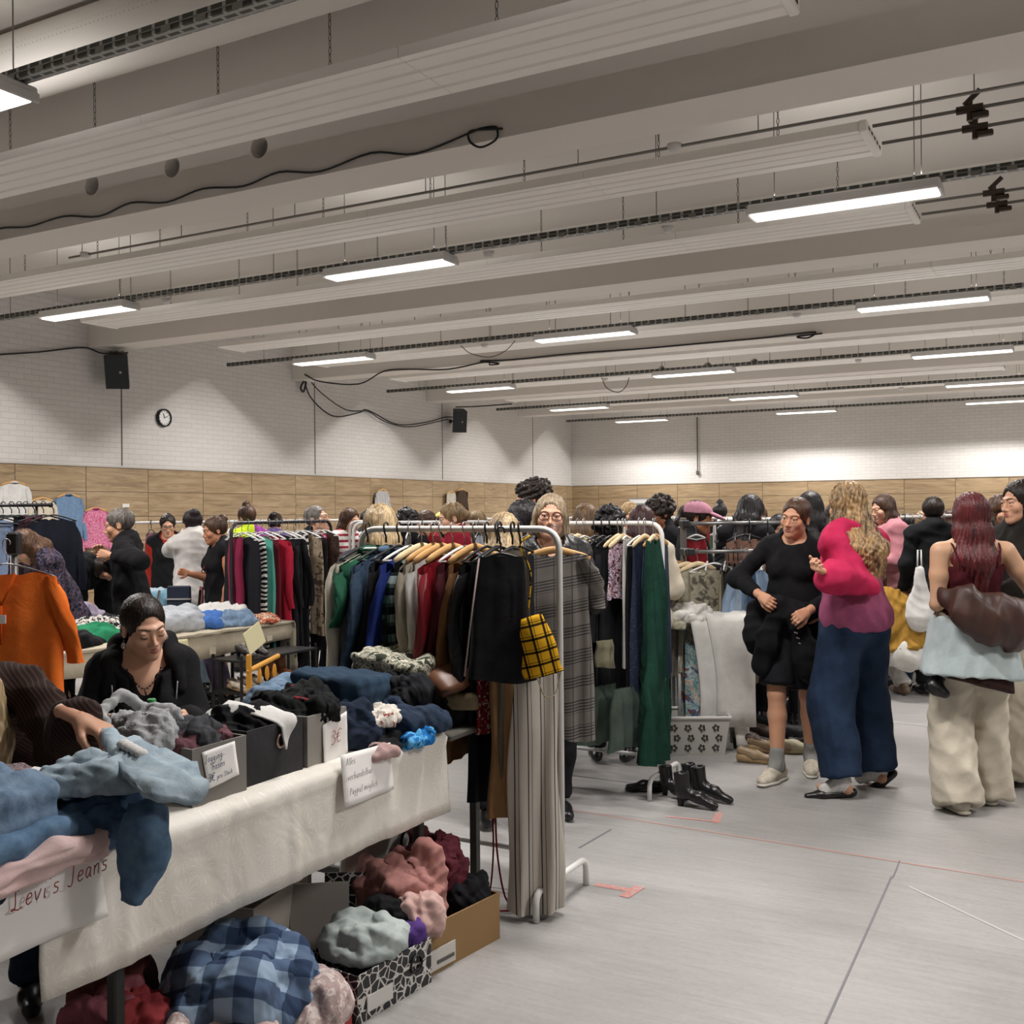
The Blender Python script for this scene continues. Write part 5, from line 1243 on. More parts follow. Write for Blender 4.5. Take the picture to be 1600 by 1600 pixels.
# ------------------------------------------------------------ boxes under and before the table
t = NT('printed_box'); vv = t.n('ShaderNodeTexVoronoi', feature='DISTANCE_TO_EDGE', i={'Scale': 30, 'Randomness': .9}); t.l(t.co(), vv.inputs['Vector']); nn_ = t.noise(t.co(), 60, 1)
t.col(t.mix(t.math('GREATER_THAN', t.math('ADD', vv.outputs['Distance'], t.math('MULTIPLY', nn_, .12)), .12), 'c9c7c3', '1c1c1e')); t.rough(.5); M_BW = t.m
CARD = plain('8f7149', .8)
kb = obox('cardboard_box', -2.36, -1.94, 3.02, 3.42, 0, .17, CARD, 'brown cardboard box of pink clothes beside the table leg', rz=-8)
MB().box((.215, -.13, .05), (.004, .13, .07)).build('label_sheet', plain('c8c5bf', .6), kb)
MB().box((.219, -.12, .04), (.002, .09, .012)).build('barcode', plain('55534f', .6), kb)
wb = obox('shoe_box', -2.22, -1.96, 2.62, 2.98, 0, .15, M_BW, 'black and white printed shoe box with pale mint trousers on top', rz=-6)
MB().box((.133, -.08, .05), (.004, .12, .05)).build('label_sheet', plain('d0cfcb', .6), wb)
sg = MB(); sg.tube([(.134, .10+.028*math.cos(a), .09+.028*math.sin(a)) for a in np.linspace(0, 2*PI, 25)[:-1]], .004, 5, closed=True)
sg.tube([(.135, .10+.016*math.cos(a), .088+.016*math.sin(a)) for a in np.linspace(PI, 2*PI, 8)], .003, 5)
for s_ in (-1, 1): sg.ell((.135, .10+s_*.01, .1), (.002, .003, .006), 8, 6)
sg.build('smiley_print', plain('1a1a1c', .5), wb, True)
rb = obox('red_box', -2.2, -1.92, 2.25, 2.50, 0, .14, plain('9a2a2a', .6), 'low red box in front of the printed shoe box', rz=-4)
gb = obox('dark_crate', -2.42, -1.95, 1.75, 2.22, 0, .17, plain('3a3a3c', .7), 'dark grey crate of pink and white clothes under the cloth hem', rz=-5)
cb2 = obox('open_carton', -2.68, -2.40, 2.55, 2.9, 0, .30, plain('b9b2a8', .7), 'open pale carton standing under the table', rz=10)
pl = empty('box_lid', (-2.22, 2.98, .0), R_(30), 'upright printed box lid leaning under the table', 'lid'); MB().box((0, .02, .16), (.30, .012, .30), Matrix.Rotation(R_(-8), 4, 'X')).build('panel', M_BW, pl)
tl = MB().box((-2.33, 2.86, .19), (.20, .008, .22), Matrix.Rotation(R_(35), 4, 'Z') @ Matrix.Rotation(R_(-12), 4, 'X')); o = tl.build('price_card', plain('a9a29a', .7)); tag(o, 'beige card marked with a faint price between the boxes', 'sign')
wc = empty('white_carton', (-2.42, 3.33, 0), R_(-20), 'white printed shopping bag leaning behind the cardboard box', 'bag')
MB().box((0, 0, .20), (.03, .36, .34), Matrix.Rotation(R_(14), 4, 'Y'), bev=.01).build('bag_body', plain('c2c0bc', .6), wc)
bl = MB()
bl.tube([(.06, .10+.035*math.cos(a), .30+.045*math.sin(a)) for a in np.linspace(.6, 5.6, 14)], .006, 5); bl.tube([(.055, .02, .22), (.045, .13, .22), (.045, .13, .16), (.045, .02, .16)], .006, 5); bl.tube([(.05, .05, .22), (.045, .05, .16)], .006, 5); bl.build('black_letters', BLACK, wc, True)
ROSE = cloth('b07f78', 'a0716c', 12, bump=.3)
heap('rose_sweatshirt', (-2.18, 3.12, .12), (.17, .18, .24), ROSE, 'dusty rose sweatshirt heaped in the cardboard box', 51, 0, .014, 22)
heap('pale_pink_top', (-2.05, 3.03, .13), (.11, .10, .14), cloth('cbaaa2', 'bd9c96', 12), 'pale pink top at the front of the cardboard box', 52, 0, .010, 28)
heap('burgundy_blouse', (-2.17, 3.34, .14), (.14, .13, .24), cloth('5e2832', '4a1d27', 20, bump=.5), 'burgundy crinkled blouse at the rear of the cardboard box', 53, 0, .012, 38)
heap('black_denim', (-2.03, 3.36, .12), (.09, .10, .10), BLACK2, 'black denim at the outer corner of the cardboard box', 54, 0, .008, 30)
heap('mint_trousers', (-2.09, 2.79, .14), (.15, .15, .11), cloth('b3bdba', 'a2adab', 10), 'pale mint trousers folded over the printed shoe box', 55, 10, .008, 18)
heap('purple_cloth', (-2.0, 2.93, .135), (.06, .07, .07), cloth('5a3f86', '4b3374', 20), 'small purple cloth at the corner of the printed shoe box', 56, 0, .006, 40)
heap('black_cloth', (-2.10, 2.93, .19), (.09, .05, .09), BLACK, 'black cloth between mint trousers and the pale pink top', 57, 0, .008, 30)
BPL = plaid('93a8bf', [(0, 'ffffff'), (.5, '9aa3b2')], [(0, 'ffffff'), (.5, '939db0')], .105, .105, ax=(0, 1), rot=(R_(-50), 0, 0))
heap('plaid_shirt', (-2.13, 2.26, .16), (.23, .30, .22), BPL, 'large blue checked flannel shirt crumpled over the crates', 58, 28.6, .012, 13, n=5)
heap('blush_sweater', (-2.02, 2.02, .13), (.15, .18, .14), blotch([(0, 'cbbab6'), (.5, 'b39a98'), (.6, 'd2c6c0')], 60, 3, interp='LINEAR'), 'blush flecked knit at the bottom edge beside the checked shirt', 59, 0, .008, 20)
heap('white_cardigan', (-2.08, 1.86, .14), (.13, .14, .11), cloth('bdb8b0', 'aaa59d', 10), 'off-white cardigan in the dark crate', 60, 0, .010, 26)
heap('coral_top', (-2.24, 2.0, .18), (.10, .09, .12), cloth('b04a4c', '983a40', 10), 'coral red top beside the checked shirt', 61, 0, .010, 30)
heap('pink_velour', (-2.32, 1.93, .17), (.10, .12, .14), cloth('a86470', '8f525e', 10), 'pink velour trousers at the back of the dark crate', 62, 0, .010, 26)
heap('brown_jumper', (-2.42, 2.05, .16), (.10, .12, .22), cloth('7a4a44', '683c38', 10), 'brownish red top stuffed under the tablecloth', 63, 0, .010, 22)
heap('red_fleece', (-2.04, 2.27, .11), (.10, .07, .12), cloth('8f1f28', '7a1820', 10), 'dark red fleece in the low red box', 64, 0, .008, 26)
heap('blush_cardigan', (-1.98, 2.38, .10), (.13, .15, .16), blotch([(0, 'c3b4ae'), (.5, 'a89290'), (.6, 'cec2bc')], 45, 3, interp='LINEAR'), 'grey-pink marled cardigan over the low red box', 65, 20, .008, 20)
# ------------------------------------------------------------ rack beside the table
RH = 1.51
r1 = rack((-2.357, 3.81, 0), .99, 'white tubular clothes rack nearest the camera, packed with garments')
G1 = 'garments on the nearest white rack'
def hung(t_, **k):
    x = -2.852+.99*t_; k.setdefault('group', G1); k.setdefault('rz', R_(90)); rz = k.pop('rz'); dy = k.pop('dy', 0)
    return garment((x, 3.81+dy, RH+.017), rz, **k)
GRN = cloth('2a6048', '1f4d39', 8)
hung(.04, m=cloth('c9c3b2', 'b9b3a3', 8), sm=cloth('c9c3b2'), name='varsity_jacket', w0=.46, w1=.54, L=.66, th=.07, sleeve=.50, seed=1, hang='black', label='green and cream varsity jacket, first on the nearest rack', collar=GRN, cat='jacket', sl_out=.07)
jv = bpy.data.objects[-1] if False else None
hung(.07, m=GRN, name='green_cardigan', w0=.47, w1=.46, L=.28, th=.08, sleeve=.24, seed=2, hang=None, label='green upper layer of the cream jacket at the rack corner', collar=stripes([(0, '1f4d39'), (.33, 'dcdcd6'), (.66, '1f4d39')], .018, 2), cat='jacket')
hung(.14, m=cloth('3a4c60', '26364a', 20, fine=400), name='denim_jacket', w0=.46, w1=.48, L=.62, th=.07, sleeve=.52, seed=3, hang='black', label='dark blue denim jacket second on the nearest rack', collar=cloth('5a7088', '46607a', 20), cat='jacket', sl_out=.08)
hung(.21, m=BLACK, name='black_jacket', w0=.44, w1=.46, L=.68, sleeve=.52, seed=4, hang='black', label='black jacket between denim and royal blue on the nearest rack', cat='jacket')
hung(.27, m=cloth('22357e', '1a2a66', 8), name='blue_sweatshirt', w0=.45, w1=.48, L=.62, th=.05, sleeve=.52, seed=5, hang='white', label='royal blue sweatshirt on the nearest rack', cat='sweatshirt', sl_out=.07)
hung(.33, m=plaid('8fa0a0', [(0, 'ffffff'), (.4, '22302c'), (.8, '6a8a80')], [(0, 'ffffff'), (.4, '2a3a44'), (.8, '8a9a90')], .08, .08), name='plaid_shirt', w0=.42, w1=.44, L=.66, sleeve=.5, seed=6, hang='pale', label='dark green checked shirt beside the royal blue sweatshirt', cat='shirt')
hung(.39, m=cloth('b3ab99', 'a39b8a', 8), name='beige_blouse', w0=.42, w1=.44, L=.62, sleeve=.5, seed=7, hang='wood', label='beige blouse on the nearest rack', cat='blouse')
hung(.43, m=cloth('c9c7c2', 'bab8b4', 8), name='white_blouse', w0=.42, w1=.44, L=.64, sleeve=.48, seed=8, hang='wood', label='off-white blouse left of the dark red satin one', cat='blouse')
t = NT('red_satin'); t.col(t.ramp(t.noise(t.co(), 8, 3), [(.3, '5e0f18'), (.7, '7e1620')])); t.rough(.35); SATIN = t.m
hung(.49, m=SATIN, name='satin_blouse', w0=.46, w1=.50, L=.62, th=.06, sleeve=.52, seed=9, hang='wood', label='dark red satin blouse in the middle of the nearest rack', cat='blouse', sl_out=.08, amp=.018)
hung(.55, m=cloth('4c1520', '3c0f18', 8), name='burgundy_jumper', w0=.42, w1=.44, L=.60, sleeve=.45, seed=10, hang='white', label='burgundy top right of the satin blouse', cat='top')
hung(.60, m=cloth('7d5a38', '6b4b2d', 8), name='tan_cardigan', w0=.42, w1=.46, L=.85, sleeve=.52, seed=11, hang='wood', label='tan brown cardigan on the nearest rack', cat='cardigan')
t = NT('black_leather'); t.col('141416'); t.rough(.35); t.bump(t.noise(t.co(), 22, 4, .6, 1), .5, .01); LEATHER = t.m
hung(.66, m=LEATHER, name='leather_jacket', w0=.44, w1=.46, L=.55, th=.06, sleeve=.45, seed=12, hang='black', label='black leather jacket on the nearest rack', cat='jacket')
hung(.71, m=BLACK, name='black_dress', w0=.40, w1=.52, L=1.0, seed=13, hang='black', label='long black dress behind the leather jacket', cat='dress')
hung(.745, m=blotch([(0, '7a1c24'), (.58, 'b9a6a0')], 60, 1), name='floral_dress', w0=.34, w1=.40, L=.72, seed=14, hang='black', label='red dress with tiny white flowers', cat='dress', dy=-.04)
hung(.785, m=cloth('2f4058', '243349'), name='navy_blouse', w0=.38, w1=.42, L=.55, seed=15, hang='black', label='navy blouse right of the red flowered dress', cat='blouse')
hung(.82, m=BLACK2, name='black_coat', w0=.42, w1=.48, L=.98, sleeve=.4, seed=16, hang='black', label='black coat hanging low behind the table end', cat='coat')
hung(.85, m=cloth('5d574c', '4f4a40'), name='taupe_trousers', w0=.26, w1=.22, L=.95, seed=17, hang='black', label='taupe trousers hanging behind the table corner', cat='trousers', slope=.05, neck=0, dy=-.12)
garment((-1.985, 3.66, 1.18), R_(60), cloth('8a6a48', '795b3c', 6), 'camel_trousers', w0=.21, w1=.25, L=.70, th=.06, seed=18, hang=None, label='long camel brown trousers hanging near the rack end', group=G1, slope=.02, neck=0, amp=.016, kf=6, cat='trousers')
SD = blotch([(0, '17181b'), (1, '1f2024')], 10, interp='LINEAR')
sk = garment((-1.975, 3.53, RH+.0), R_(32), BLACK2, 'denim_skirt', w0=.17, w1=.27, L=.48, th=.05, seed=20, hang='black', label='black denim skirt facing outward near the rack end', group=G1, slope=.02, neck=0, amp=.006, cat='skirt')
MB().tube([(-.085, -.03, -.105), (-.12, -.034, -.35), (-.145, -.036, -.555)], .0035, 5).build('pale_piping', plain('8f7f7c', .7), sk, True)
WSTR = stripes([(0, 'bab5ab'), (.42, '2a2a2c'), (.50, 'bab5ab'), (.72, '3a3a3c'), (.76, 'bab5ab')], .052, 0)
garment((-1.89, 3.63, 1.05), R_(35), WSTR, 'striped_trousers', w0=.17, w1=.23, L=.92, th=.07, seed=21, hang='white', label='white trousers with black stripes reaching down to the floor', group=G1, slope=.02, neck=0, amp=.018, kf=7, cat='trousers')
garment((-1.875, 3.66, 1.12), R_(40), BLACK, 'black_belt', w0=.045, w1=.04, L=.40, th=.03, seed=22, hang=None, label='narrow black belt hanging beside the striped trousers', group=G1, slope=0, neck=0, amp=.003, cat='belt')
HT = NT('glen_check'); co = HT.co(); sp = HT.n('ShaderNodeSeparateXYZ'); HT.l(co, sp.inputs[0])
z = sp.outputs[2]; x = sp.outputs[0]
zz = HT.math('ADD', z, HT.math('MULTIPLY', x, -.18))
big = HT.math('GREATER_THAN', HT.math('FRACT', HT.math('DIVIDE', zz, .105)), .48); fin = HT.math('GREATER_THAN', HT.math('FRACT', HT.math('DIVIDE', zz, .0125)), .55)
vx = HT.math('GREATER_THAN', HT.math('FRACT', HT.math('DIVIDE', x, .075)), .93); vf = HT.math('GREATER_THAN', HT.math('FRACT', HT.math('DIVIDE', x, .006)), .6)
c_ = HT.mix(HT.math('MULTIPLY', big, fin), '726d69', '1c1b1c'); c_ = HT.mix(HT.math('MULTIPLY', vx, .8), c_, '1c1b1c'); c_ = HT.mix(HT.math('MULTIPLY', vf, .3), c_, 'a39d98'); HT.col(c_); HT.rough(.9); HT.bump(HT.noise(co, 12, 3), .2, .01)
hd = garment((-1.96, 3.965, RH+.0), R_(26), HT.m, 'checked_dress', w0=.30, w1=.34, L=.80, th=.07, sleeve=.20, seed=23, hang='wood', label='grey glen check dress with short sleeves hung on the rack end', group=G1, slope=.22, amp=.012, waist=.92, cat='dress', neck=.09, sl_out=.04, z0=-.083)
YP = plaid('d8a51e', [(0, 'ffffff'), (.2, '3a3a40'), (.38, 'ffffff'), (.5, '8a8480'), (.56, 'ffffff')], [(0, 'ffffff'), (.2, '3a3a40'), (.38, 'ffffff'), (.5, '8a8480'), (.56, 'ffffff')], .05, .05, rot=(0, .25, 0))
yt = empty('halter_top', (-1.835, 3.55, 1.19), R_(30), 'yellow checked halter top dangling from its straps on the rack post', 'top', None)
rows = [[(-.055, 0, -.02), (0, -.015, .0), (.02, -.01, .0)], [(-.058, -.005, -.08), (.0, -.03, -.07), (.045, -.01, -.06)], [(-.05, -.005, -.15), (.01, -.035, -.14), (.075, -.01, -.13)], [(-.055, 0, -.21), (.01, -.02, -.225), (.09, 0, -.19)], [(-.045, 0, -.245), (.02, -.01, -.235), (.105, .0, -.215)]]
sheet('bodice', rows, .012, YP, yt, 4, 4, .004)
MB().tube(curve([(-.03, 0, .01), (-.02, 0, .16), (-.06, 0, .26), (-.02, .0, .30)], 4), .0035, 6).build('shoulder_strap', YP, yt, True)
MB().tube(curve([(.0, -.02, -.235), (.03, -.02, -.31), (.07, -.01, -.30), (.095, 0, -.21)], 5), .0028, 6).build('tie_strap', plain('a89a80', .7), yt, True)
for i, (a, b, c_) in enumerate((((-2.03, 3.5, .52), (-2.02, 3.48, .2), (-2.05, 3.46, .02)), ((-2.0, 3.52, .52), (-1.99, 3.5, .2), (-1.95, 3.5, .02)))):
    pass
tag(MB().tube(curve([(-2.07, 3.60, .52), (-2.06, 3.60, .25), (-2.08, 3.59, .05), (-2.12, 3.57, .012), (-2.04, 3.60, .008), (-1.98, 3.64, .014), (-2.02, 3.62, .06), (-2.05, 3.61, .25), (-2.055, 3.61, .52)], 5), .004, 6).build('red_ribbon', cloth('7e1c26'), None, True), 'long thin red ribbon hanging to the floor below the camel trousers', 'ribbon')
# ------------------------------------------------------------ second white rack
G2 = 'garments on the second white rack'
rack((-2.585, 5.60, 0), .99, 'white tubular clothes rack behind the nearest one, with the long green dress')
def h2(t_, **k):
    k.setdefault('group', G2); dy = k.pop('dy', 0)
    return garment((-3.08+.99*t_, 5.60+dy, RH+.017), R_(90)+R_(k.pop('tw', 0)), **k)
cols = [(.05, '1a1c20', .62, 'black_blouse'), (.12, '33302f', .7, 'black_cardigan'), (.20, '222b3a', .66, 'navy_blouse'), (.27, '151517', .8, 'black_dress')]
for i, (a, c, L, nm) in enumerate(cols): h2(a, m=cloth(c), name=nm, L=L, sleeve=.4, seed=30+i, hang='pale', label='%s %s at the hidden end of the second rack' % (('black', 'charcoal', 'navy', 'long black')[i], nm.split('_')[1]), cat=nm.split('_')[1])
h2(.35, m=cloth('2a5c86', '1f4a72'), name='blue_blouse', L=.95, seed=35, hang='pale', label='steel blue long blouse at the left of the second rack', cat='blouse')
ZEB = stripes([(0, 'cfcdc8'), (.45, '151517')], .02, 2, warp=.06)
h2(.41, m=ZEB, name='zebra_dress', L=1.05, seed=36, hang='pale', label='black and white zebra stripe dress on the second rack', cat='dress', dy=.03)
h2(.47, m=BLACK, name='black_tunic', L=.98, w1=.5, seed=37, hang='pale', label='black tunic on a pale wooden hanger, second rack', cat='tunic')
h2(.53, m=stripes([(0, 'a04a52'), (.5, '1a1a1c')], .03, 2), name='striped_blouse', L=.5, seed=38, hang='white', label='dark red and black striped blouse on the second rack', cat='blouse', dy=-.04)
h2(.58, m=cloth('22262c', '191d22'), name='puffer_jacket', L=.72, w0=.44, sleeve=.5, th=.07, seed=39, hang='black', label='dark quilted jacket on the second rack', cat='jacket')
h2(.63, m=BLACK, name='black_coat', L=1.0, w0=.42, sleeve=.5, seed=40, hang='black', label='black coat right of the quilted jacket', cat='coat', th=.06)
h2(.68, m=BLACK2, name='black_shirt', L=.9, w0=.4, sleeve=.5, seed=41, hang='black', label='black shirt in the middle of the second rack', cat='shirt')
h2(.73, m=BLACK, name='wide_black_coat', L=1.02, w0=.42, w1=.56, seed=42, hang='pale', label='wide black coat beside the flowered blouse', cat='coat', th=.08)
h2(.785, m=blotch([(0, '4a2630'), (.45, 'c3a6b0'), (.55, '33405e'), (.62, 'b8b0b4')], 45, 2), name='floral_blouse', L=.34, w0=.4, seed=43, hang='pale', label='pink and navy flowered blouse on the second rack', cat='blouse', dy=-.06)
h2(.82, m=cloth('c5c3be', 'b5b3ae'), name='white_trousers', L=.72, w0=.1, w1=.12, th=.03, seed=44, hang='white', label='narrow white trousers on the second rack', cat='trousers', dy=-.1, neck=0)
h2(.86, m=BLACK, name='black_velvet_dress', L=1.05, w0=.36, seed=45, hang='white', label='black dress between white trousers and dotted navy shirt', cat='dress')
h2(.905, m=blotch([(0, '8f9aae'), (.14, '20283c')], 110, 0, voronoi=True), name='dotted_shirt', L=.85, w0=.36, seed=46, hang='pale', label='navy shirt with tiny pale dots on the second rack', cat='shirt', dy=-.03)
h2(.95, m=DENIMD, name='dark_denim_shirt', L=.8, w0=.38, seed=47, hang='wood', label='dark denim shirt beside the long green dress', cat='shirt', dy=.03)
DGRN = cloth('1a4034', '123229', 10, bump=.5)
h2(.985, m=DGRN, name='green_dress', L=1.22, w0=.22, w1=.44, th=.09, seed=48, hang='pale', label='long dark green dress at the end of the second rack', cat='dress', amp=.030, waist=.78, kf=12, slope=.1, tw=8, dy=-.1)
for i, (px, L) in enumerate(((935, .30), (985, .33))):
    p = dp(px, 1100, 5.75); g = garment((p.x, p.y, .62), R_(75), cloth('46524a', '3c4740'), 'grey_green_trousers', w0=.30, w1=.40, L=L, th=.06, seed=50+i, hang=None, label='grey-green trousers folded over the low bar, %s' % ('left pair' if i == 0 else 'right pair by the blue legs'), group='trousers over the low bar', z0=0, slope=0, neck=0, cat='trousers')
p = dp(945, 1060, 5.7); garment((p.x, p.y, .88), R_(70), cloth('77745f', '676452'), 'khaki_top', w0=.13, w1=.15, L=.15, seed=53, hang=None, label='khaki and cream knit hem showing under black coats', z0=0, slope=0, neck=0, cat='sweater')
bpy.data.objects['khaki_top'].name = 'khaki_sweater'
# ------------------------------------------------------------ chrome double rail on the right, bench of white jeans
CHROME = plain('8a8a8a', .3, .8)
A = dp(1068, 860, 7.2); B = dp(1250, 860, 7.35); A.z = B.z = 0; mid = (A+B)/2; d_ = B-A; az = math.atan2(d_.y, d_.x); Lr = d_.length
dr = empty('double_rail', mid, az, 'chrome double clothes rail with black joints behind the white jeans', 'clothes rack')
for s in (-1, 1):
    MB().box((s*Lr/2, 0, .78), (.035, .045, 1.5), bev=.005).box((s*Lr/2, 0, .02), (.05, .6, .03), bev=.008).build('upright', plain('75716c', .35, .6), dr)
for z, yy in ((1.49, -.03), (1.30, -.12)):
    MB().tube([(-Lr/2, yy, z), (Lr/2, yy, z)], .013, 10).build('rail', CHROME, dr, True)
    for s in (-1, 1): MB().box((s*Lr/2, yy*.6, z), (.05, .06+abs(yy), .05), bev=.008).build('joint', plain('1c1c1e', .5), dr)
def hr(px, z, Z, **k):
    q = dp(px, 860, Z); k.setdefault('group', 'garments on the chrome double rail'); tw = k.pop('tw', 70)
    return garment((q.x, q.y, z), az+R_(tw), **k)
GT = cloth('77726a', '66615a', 12); GC = cloth('a19b88', '8f8977', 12)
hr(1052, 1.32, 7.15, m=GT, name='taupe_dress', w0=.36, w1=.38, L=.78, seed=60, hang='wood', label='taupe grey dress at the left end of the chrome rail', cat='dress', tw=25)
hr(1072, 1.31, 7.1, m=GT, name='grey_linen_dress', w0=.34, w1=.36, L=.75, seed=61, hang='pale', label='grey linen dress second on the chrome rail', cat='dress', tw=25)
hr(1090, 1.31, 7.12, m=cloth('a8a18e', '8a8474', 30, bump=.5), name='ruffled_blouse', w0=.34, w1=.36, L=.72, seed=62, hang='pale', label='sand ruffled blouse on the chrome rail', cat='blouse', tw=25, amp=.02)
hr(1115, 1.31, 7.14, m=blotch([(0, '6f6a5c'), (.45, 'a39d8a'), (.58, '57544a')], 16, 3, interp='LINEAR'), name='leaf_print_top', w0=.40, w1=.36, L=.66, seed=63, hang='white', label='grey-green leaf print sleeveless shirt on the chrome rail', cat='shirt', tw=15, neck=.11)
for i, (px, c, lb) in enumerate(((1130, '8d8672', 'khaki'), (1138, '2f302f', 'charcoal'), (1146, '5c5a56', 'mid grey'), (1153, '8f8f8c', 'light grey'))):
    hr(px, 1.31, 7.18, m=cloth(c), name='shirt', w0=.38, w1=.38, L=.70, seed=64+i, hang='black', label='%s shirt edge-on on the chrome rail' % lb, cat='shirt', tw=62)
hr(1166, 1.31, 7.1, m=cloth('8a9fb6', '7489a2', 12), name='pale_blue_shirt', w0=.36, w1=.38, L=.68, sleeve=.45, seed=68, hang='white', label='pale blue shirt near the woman in black', cat='shirt', tw=30)
hr(1182, 1.31, 7.2, m=cloth('33465f', '27384f', 12), name='blue_jacket', w0=.38, w1=.40, L=.66, seed=69, hang='white', label='dark blue denim jacket behind the pale blue shirt', cat='jacket', tw=50)
hr(1088, 1.50, 7.3, m=cloth('7d1d26', '691720', 10), name='red_scarf', w0=.16, w1=.2, L=.2, seed=70, hang='white', label='red cloth on the upper chrome bar', cat='scarf', tw=20)
hr(1165, 1.50, 7.3, m=cloth('8a6a5c', '77594d', 10), name='brown_blouse', w0=.30, w1=.34, L=.3, seed=71, hang='black', label='dusty brown blouse on the upper chrome bar', cat='blouse', tw=10)
for i, px in enumerate((1105, 1120, 1133, 1150, 1158, 1172, 1190, 1200)):
    q = dp(px, 860, 7.25); t = empty('hanger', (q.x, q.y, 1.505 if i % 2 else 1.315), az+R_(65), 'empty %s hanger on the chrome double rail' % ('white', 'black')[i % 2], 'hanger', ('white hangers on the chrome rail', 'black hangers on the chrome rail')[i % 2]); hanger(('white', 'black')[i % 2], t, .18)
# hamper with painted fabric bag, grey basket and white jeans
q = at(1078, 1172); q2 = at(1150, 1176)
MH = plain('bdbbb6', .5)
hb = empty('laundry_basket', (q.x, q.y, 0), R_(28.6), 'pale grey plastic laundry basket with flower cut-outs on the floor', 'basket')
b = MB(); w0_, d0_ = .20, .15
V = [(-w0_, -d0_, 0), (w0_, -d0_, 0), (w0_, d0_, 0), (-w0_, d0_, 0), (-w0_*1.15, -d0_*1.15, .24), (w0_*1.15, -d0_*1.15, .24), (w0_*1.15, d0_*1.15, .24), (-w0_*1.15, d0_*1.15, .24)]
b.add(V, [(3, 2, 1, 0), (0, 1, 5, 4), (1, 2, 6, 5), (2, 3, 7, 6), (3, 0, 4, 7)]); b.build('basket_wall', MH, hb)
MB().tube([(-.235, -.175, .245), (.235, -.175, .245), (.235, .175, .245), (-.235, .175, .245)], .012, 8, closed=True).build('rim', plain('cfcdc9', .4), hb, True)
fl = MB()
rg = random.Random(4)
for ix in range(4):
    for iz in range(3):
        cx = -.13+ix*.09+.02*(iz % 2); cz = .05+iz*.065; yy = -.153-.0225*(cz/.24)-.001
        for p_ in range(5):
            a = p_*2*PI/5+ix; fl.ell((cx+.016*math.cos(a), yy, cz+.016*math.sin(a)), (.0085, .002, .0085), 8, 5)
fl.build('flower_cutouts', plain('35332f', .8), hb)
PAINT = blotch([(.30, 'b0653a'), (.40, 'c9c0b2'), (.47, '4f8f9a'), (.53, 'b9c4be'), (.60, '2f5a80'), (.66, '8c4a34')], 11, 4, interp='LINEAR', dist=1.5)
hm = empty('laundry_hamper', (q.x+.02, q.y+.30, 0), R_(28.6), 'tall white hamper frame with a painted turquoise and orange fabric bag', 'hamper')
MB().box((0, 0, .50), (.40, .28, .66), bev=.03).build('fabric_bag', PAINT, hm, True)
MB().tube([(-.21, -.15, .02), (-.21, -.15, .84), (.21, -.15, .84), (.21, -.15, .02)], .012, 8).build('frame_tube', MH, hm, True)
MB().tube([(-.21, .15, .02), (-.21, .15, .84), (.21, .15, .84), (.21, .15, .02)], .012, 8).build('frame_tube', MH, hm, True)
F_ = Vector((-.4787, .878, 0)); Rr = Vector((.878, .4787, 0))
def off(p, r, f, z): return Vector((p.x, p.y, 0))+Rr*r+F_*f+Vector((0, 0, z))
bs = empty('trestle', off(q2, -.04, .25, 0), R_(28.6), 'low trestle carrying the white jeans', 'trestle')
MB().box((-.1, 0, .83), (.62, .30, .03), bev=.006).build('board', plain('8a857c', .6), bs)
for s in (-1, 1): MB().box((s*.18-.1, .05, .41), (.03, .03, .82)).build('leg', plain('6b6862', .5), bs)
WJ = cloth('d9d8d3', 'cac9c3', 8, bump=.3)
b0 = q2
rows = [[off(b0, a, .40, .86+.01*math.sin(a*30)) for a in (-.20, -.05, .10)], [off(b0, a, .22, .885) for a in (-.18, -.04, .11)], [off(b0, a, .08, .87) for a in (-.17, -.03, .115)], [off(b0, a, .03, .80) for a in (-.165, -.03, .12)], [off(b0, a, .02, .5) for a in (-.12, .0, .13)], [off(b0, a, .02, .165) for a in (-.12, .01, .135)]]
tag(sheet('white_jeans', rows, .03, WJ, None, 3, 70, .006), 'white jeans folded over the trestle with a wide leg hanging down', 'jeans')
rows = [[off(b0, a, .12, .84) for a in (-.28, -.2, -.14)], [off(b0, a, .06, .80) for a in (-.27, -.2, -.13)], [off(b0, a, .05, .4) for a in (-.22, -.16, -.08)], [off(b0, a, .05, .03) for a in (-.24, -.14, -.04)]]
tag(sheet('white_jeans', rows, .03, WJ, None, 3, 71, .007), 'second white jeans leg reaching the floor beside the grey basket', 'jeans')
rows = [[off(b0, a, .06, .165) for a in (.0, .05, .1)], [off(b0, a, .06, .1) for a in (.01, .05, .1)], [off(b0, a, .06, .02) for a in (.02, .06, .10)]]
tag(sheet('white_jeans', rows, .02, WJ, None, 3, 72, .004), 'tip of a white trouser leg touching the floor under the wide leg', 'jeans')
heap('white_shorts', off(b0, -.30, .25, .835), (.24, .20, .10), WJ, 'crumpled white frayed denim shorts on top of the painted hamper', 73, 20, .012, 20)
heap('cream_cloth', off(b0, -.40, .08, .80), (.10, .06, .07), cloth('a9a695', '96937f'), 'dirty cream cloth under the white shorts', 74, 0, .008, 34)
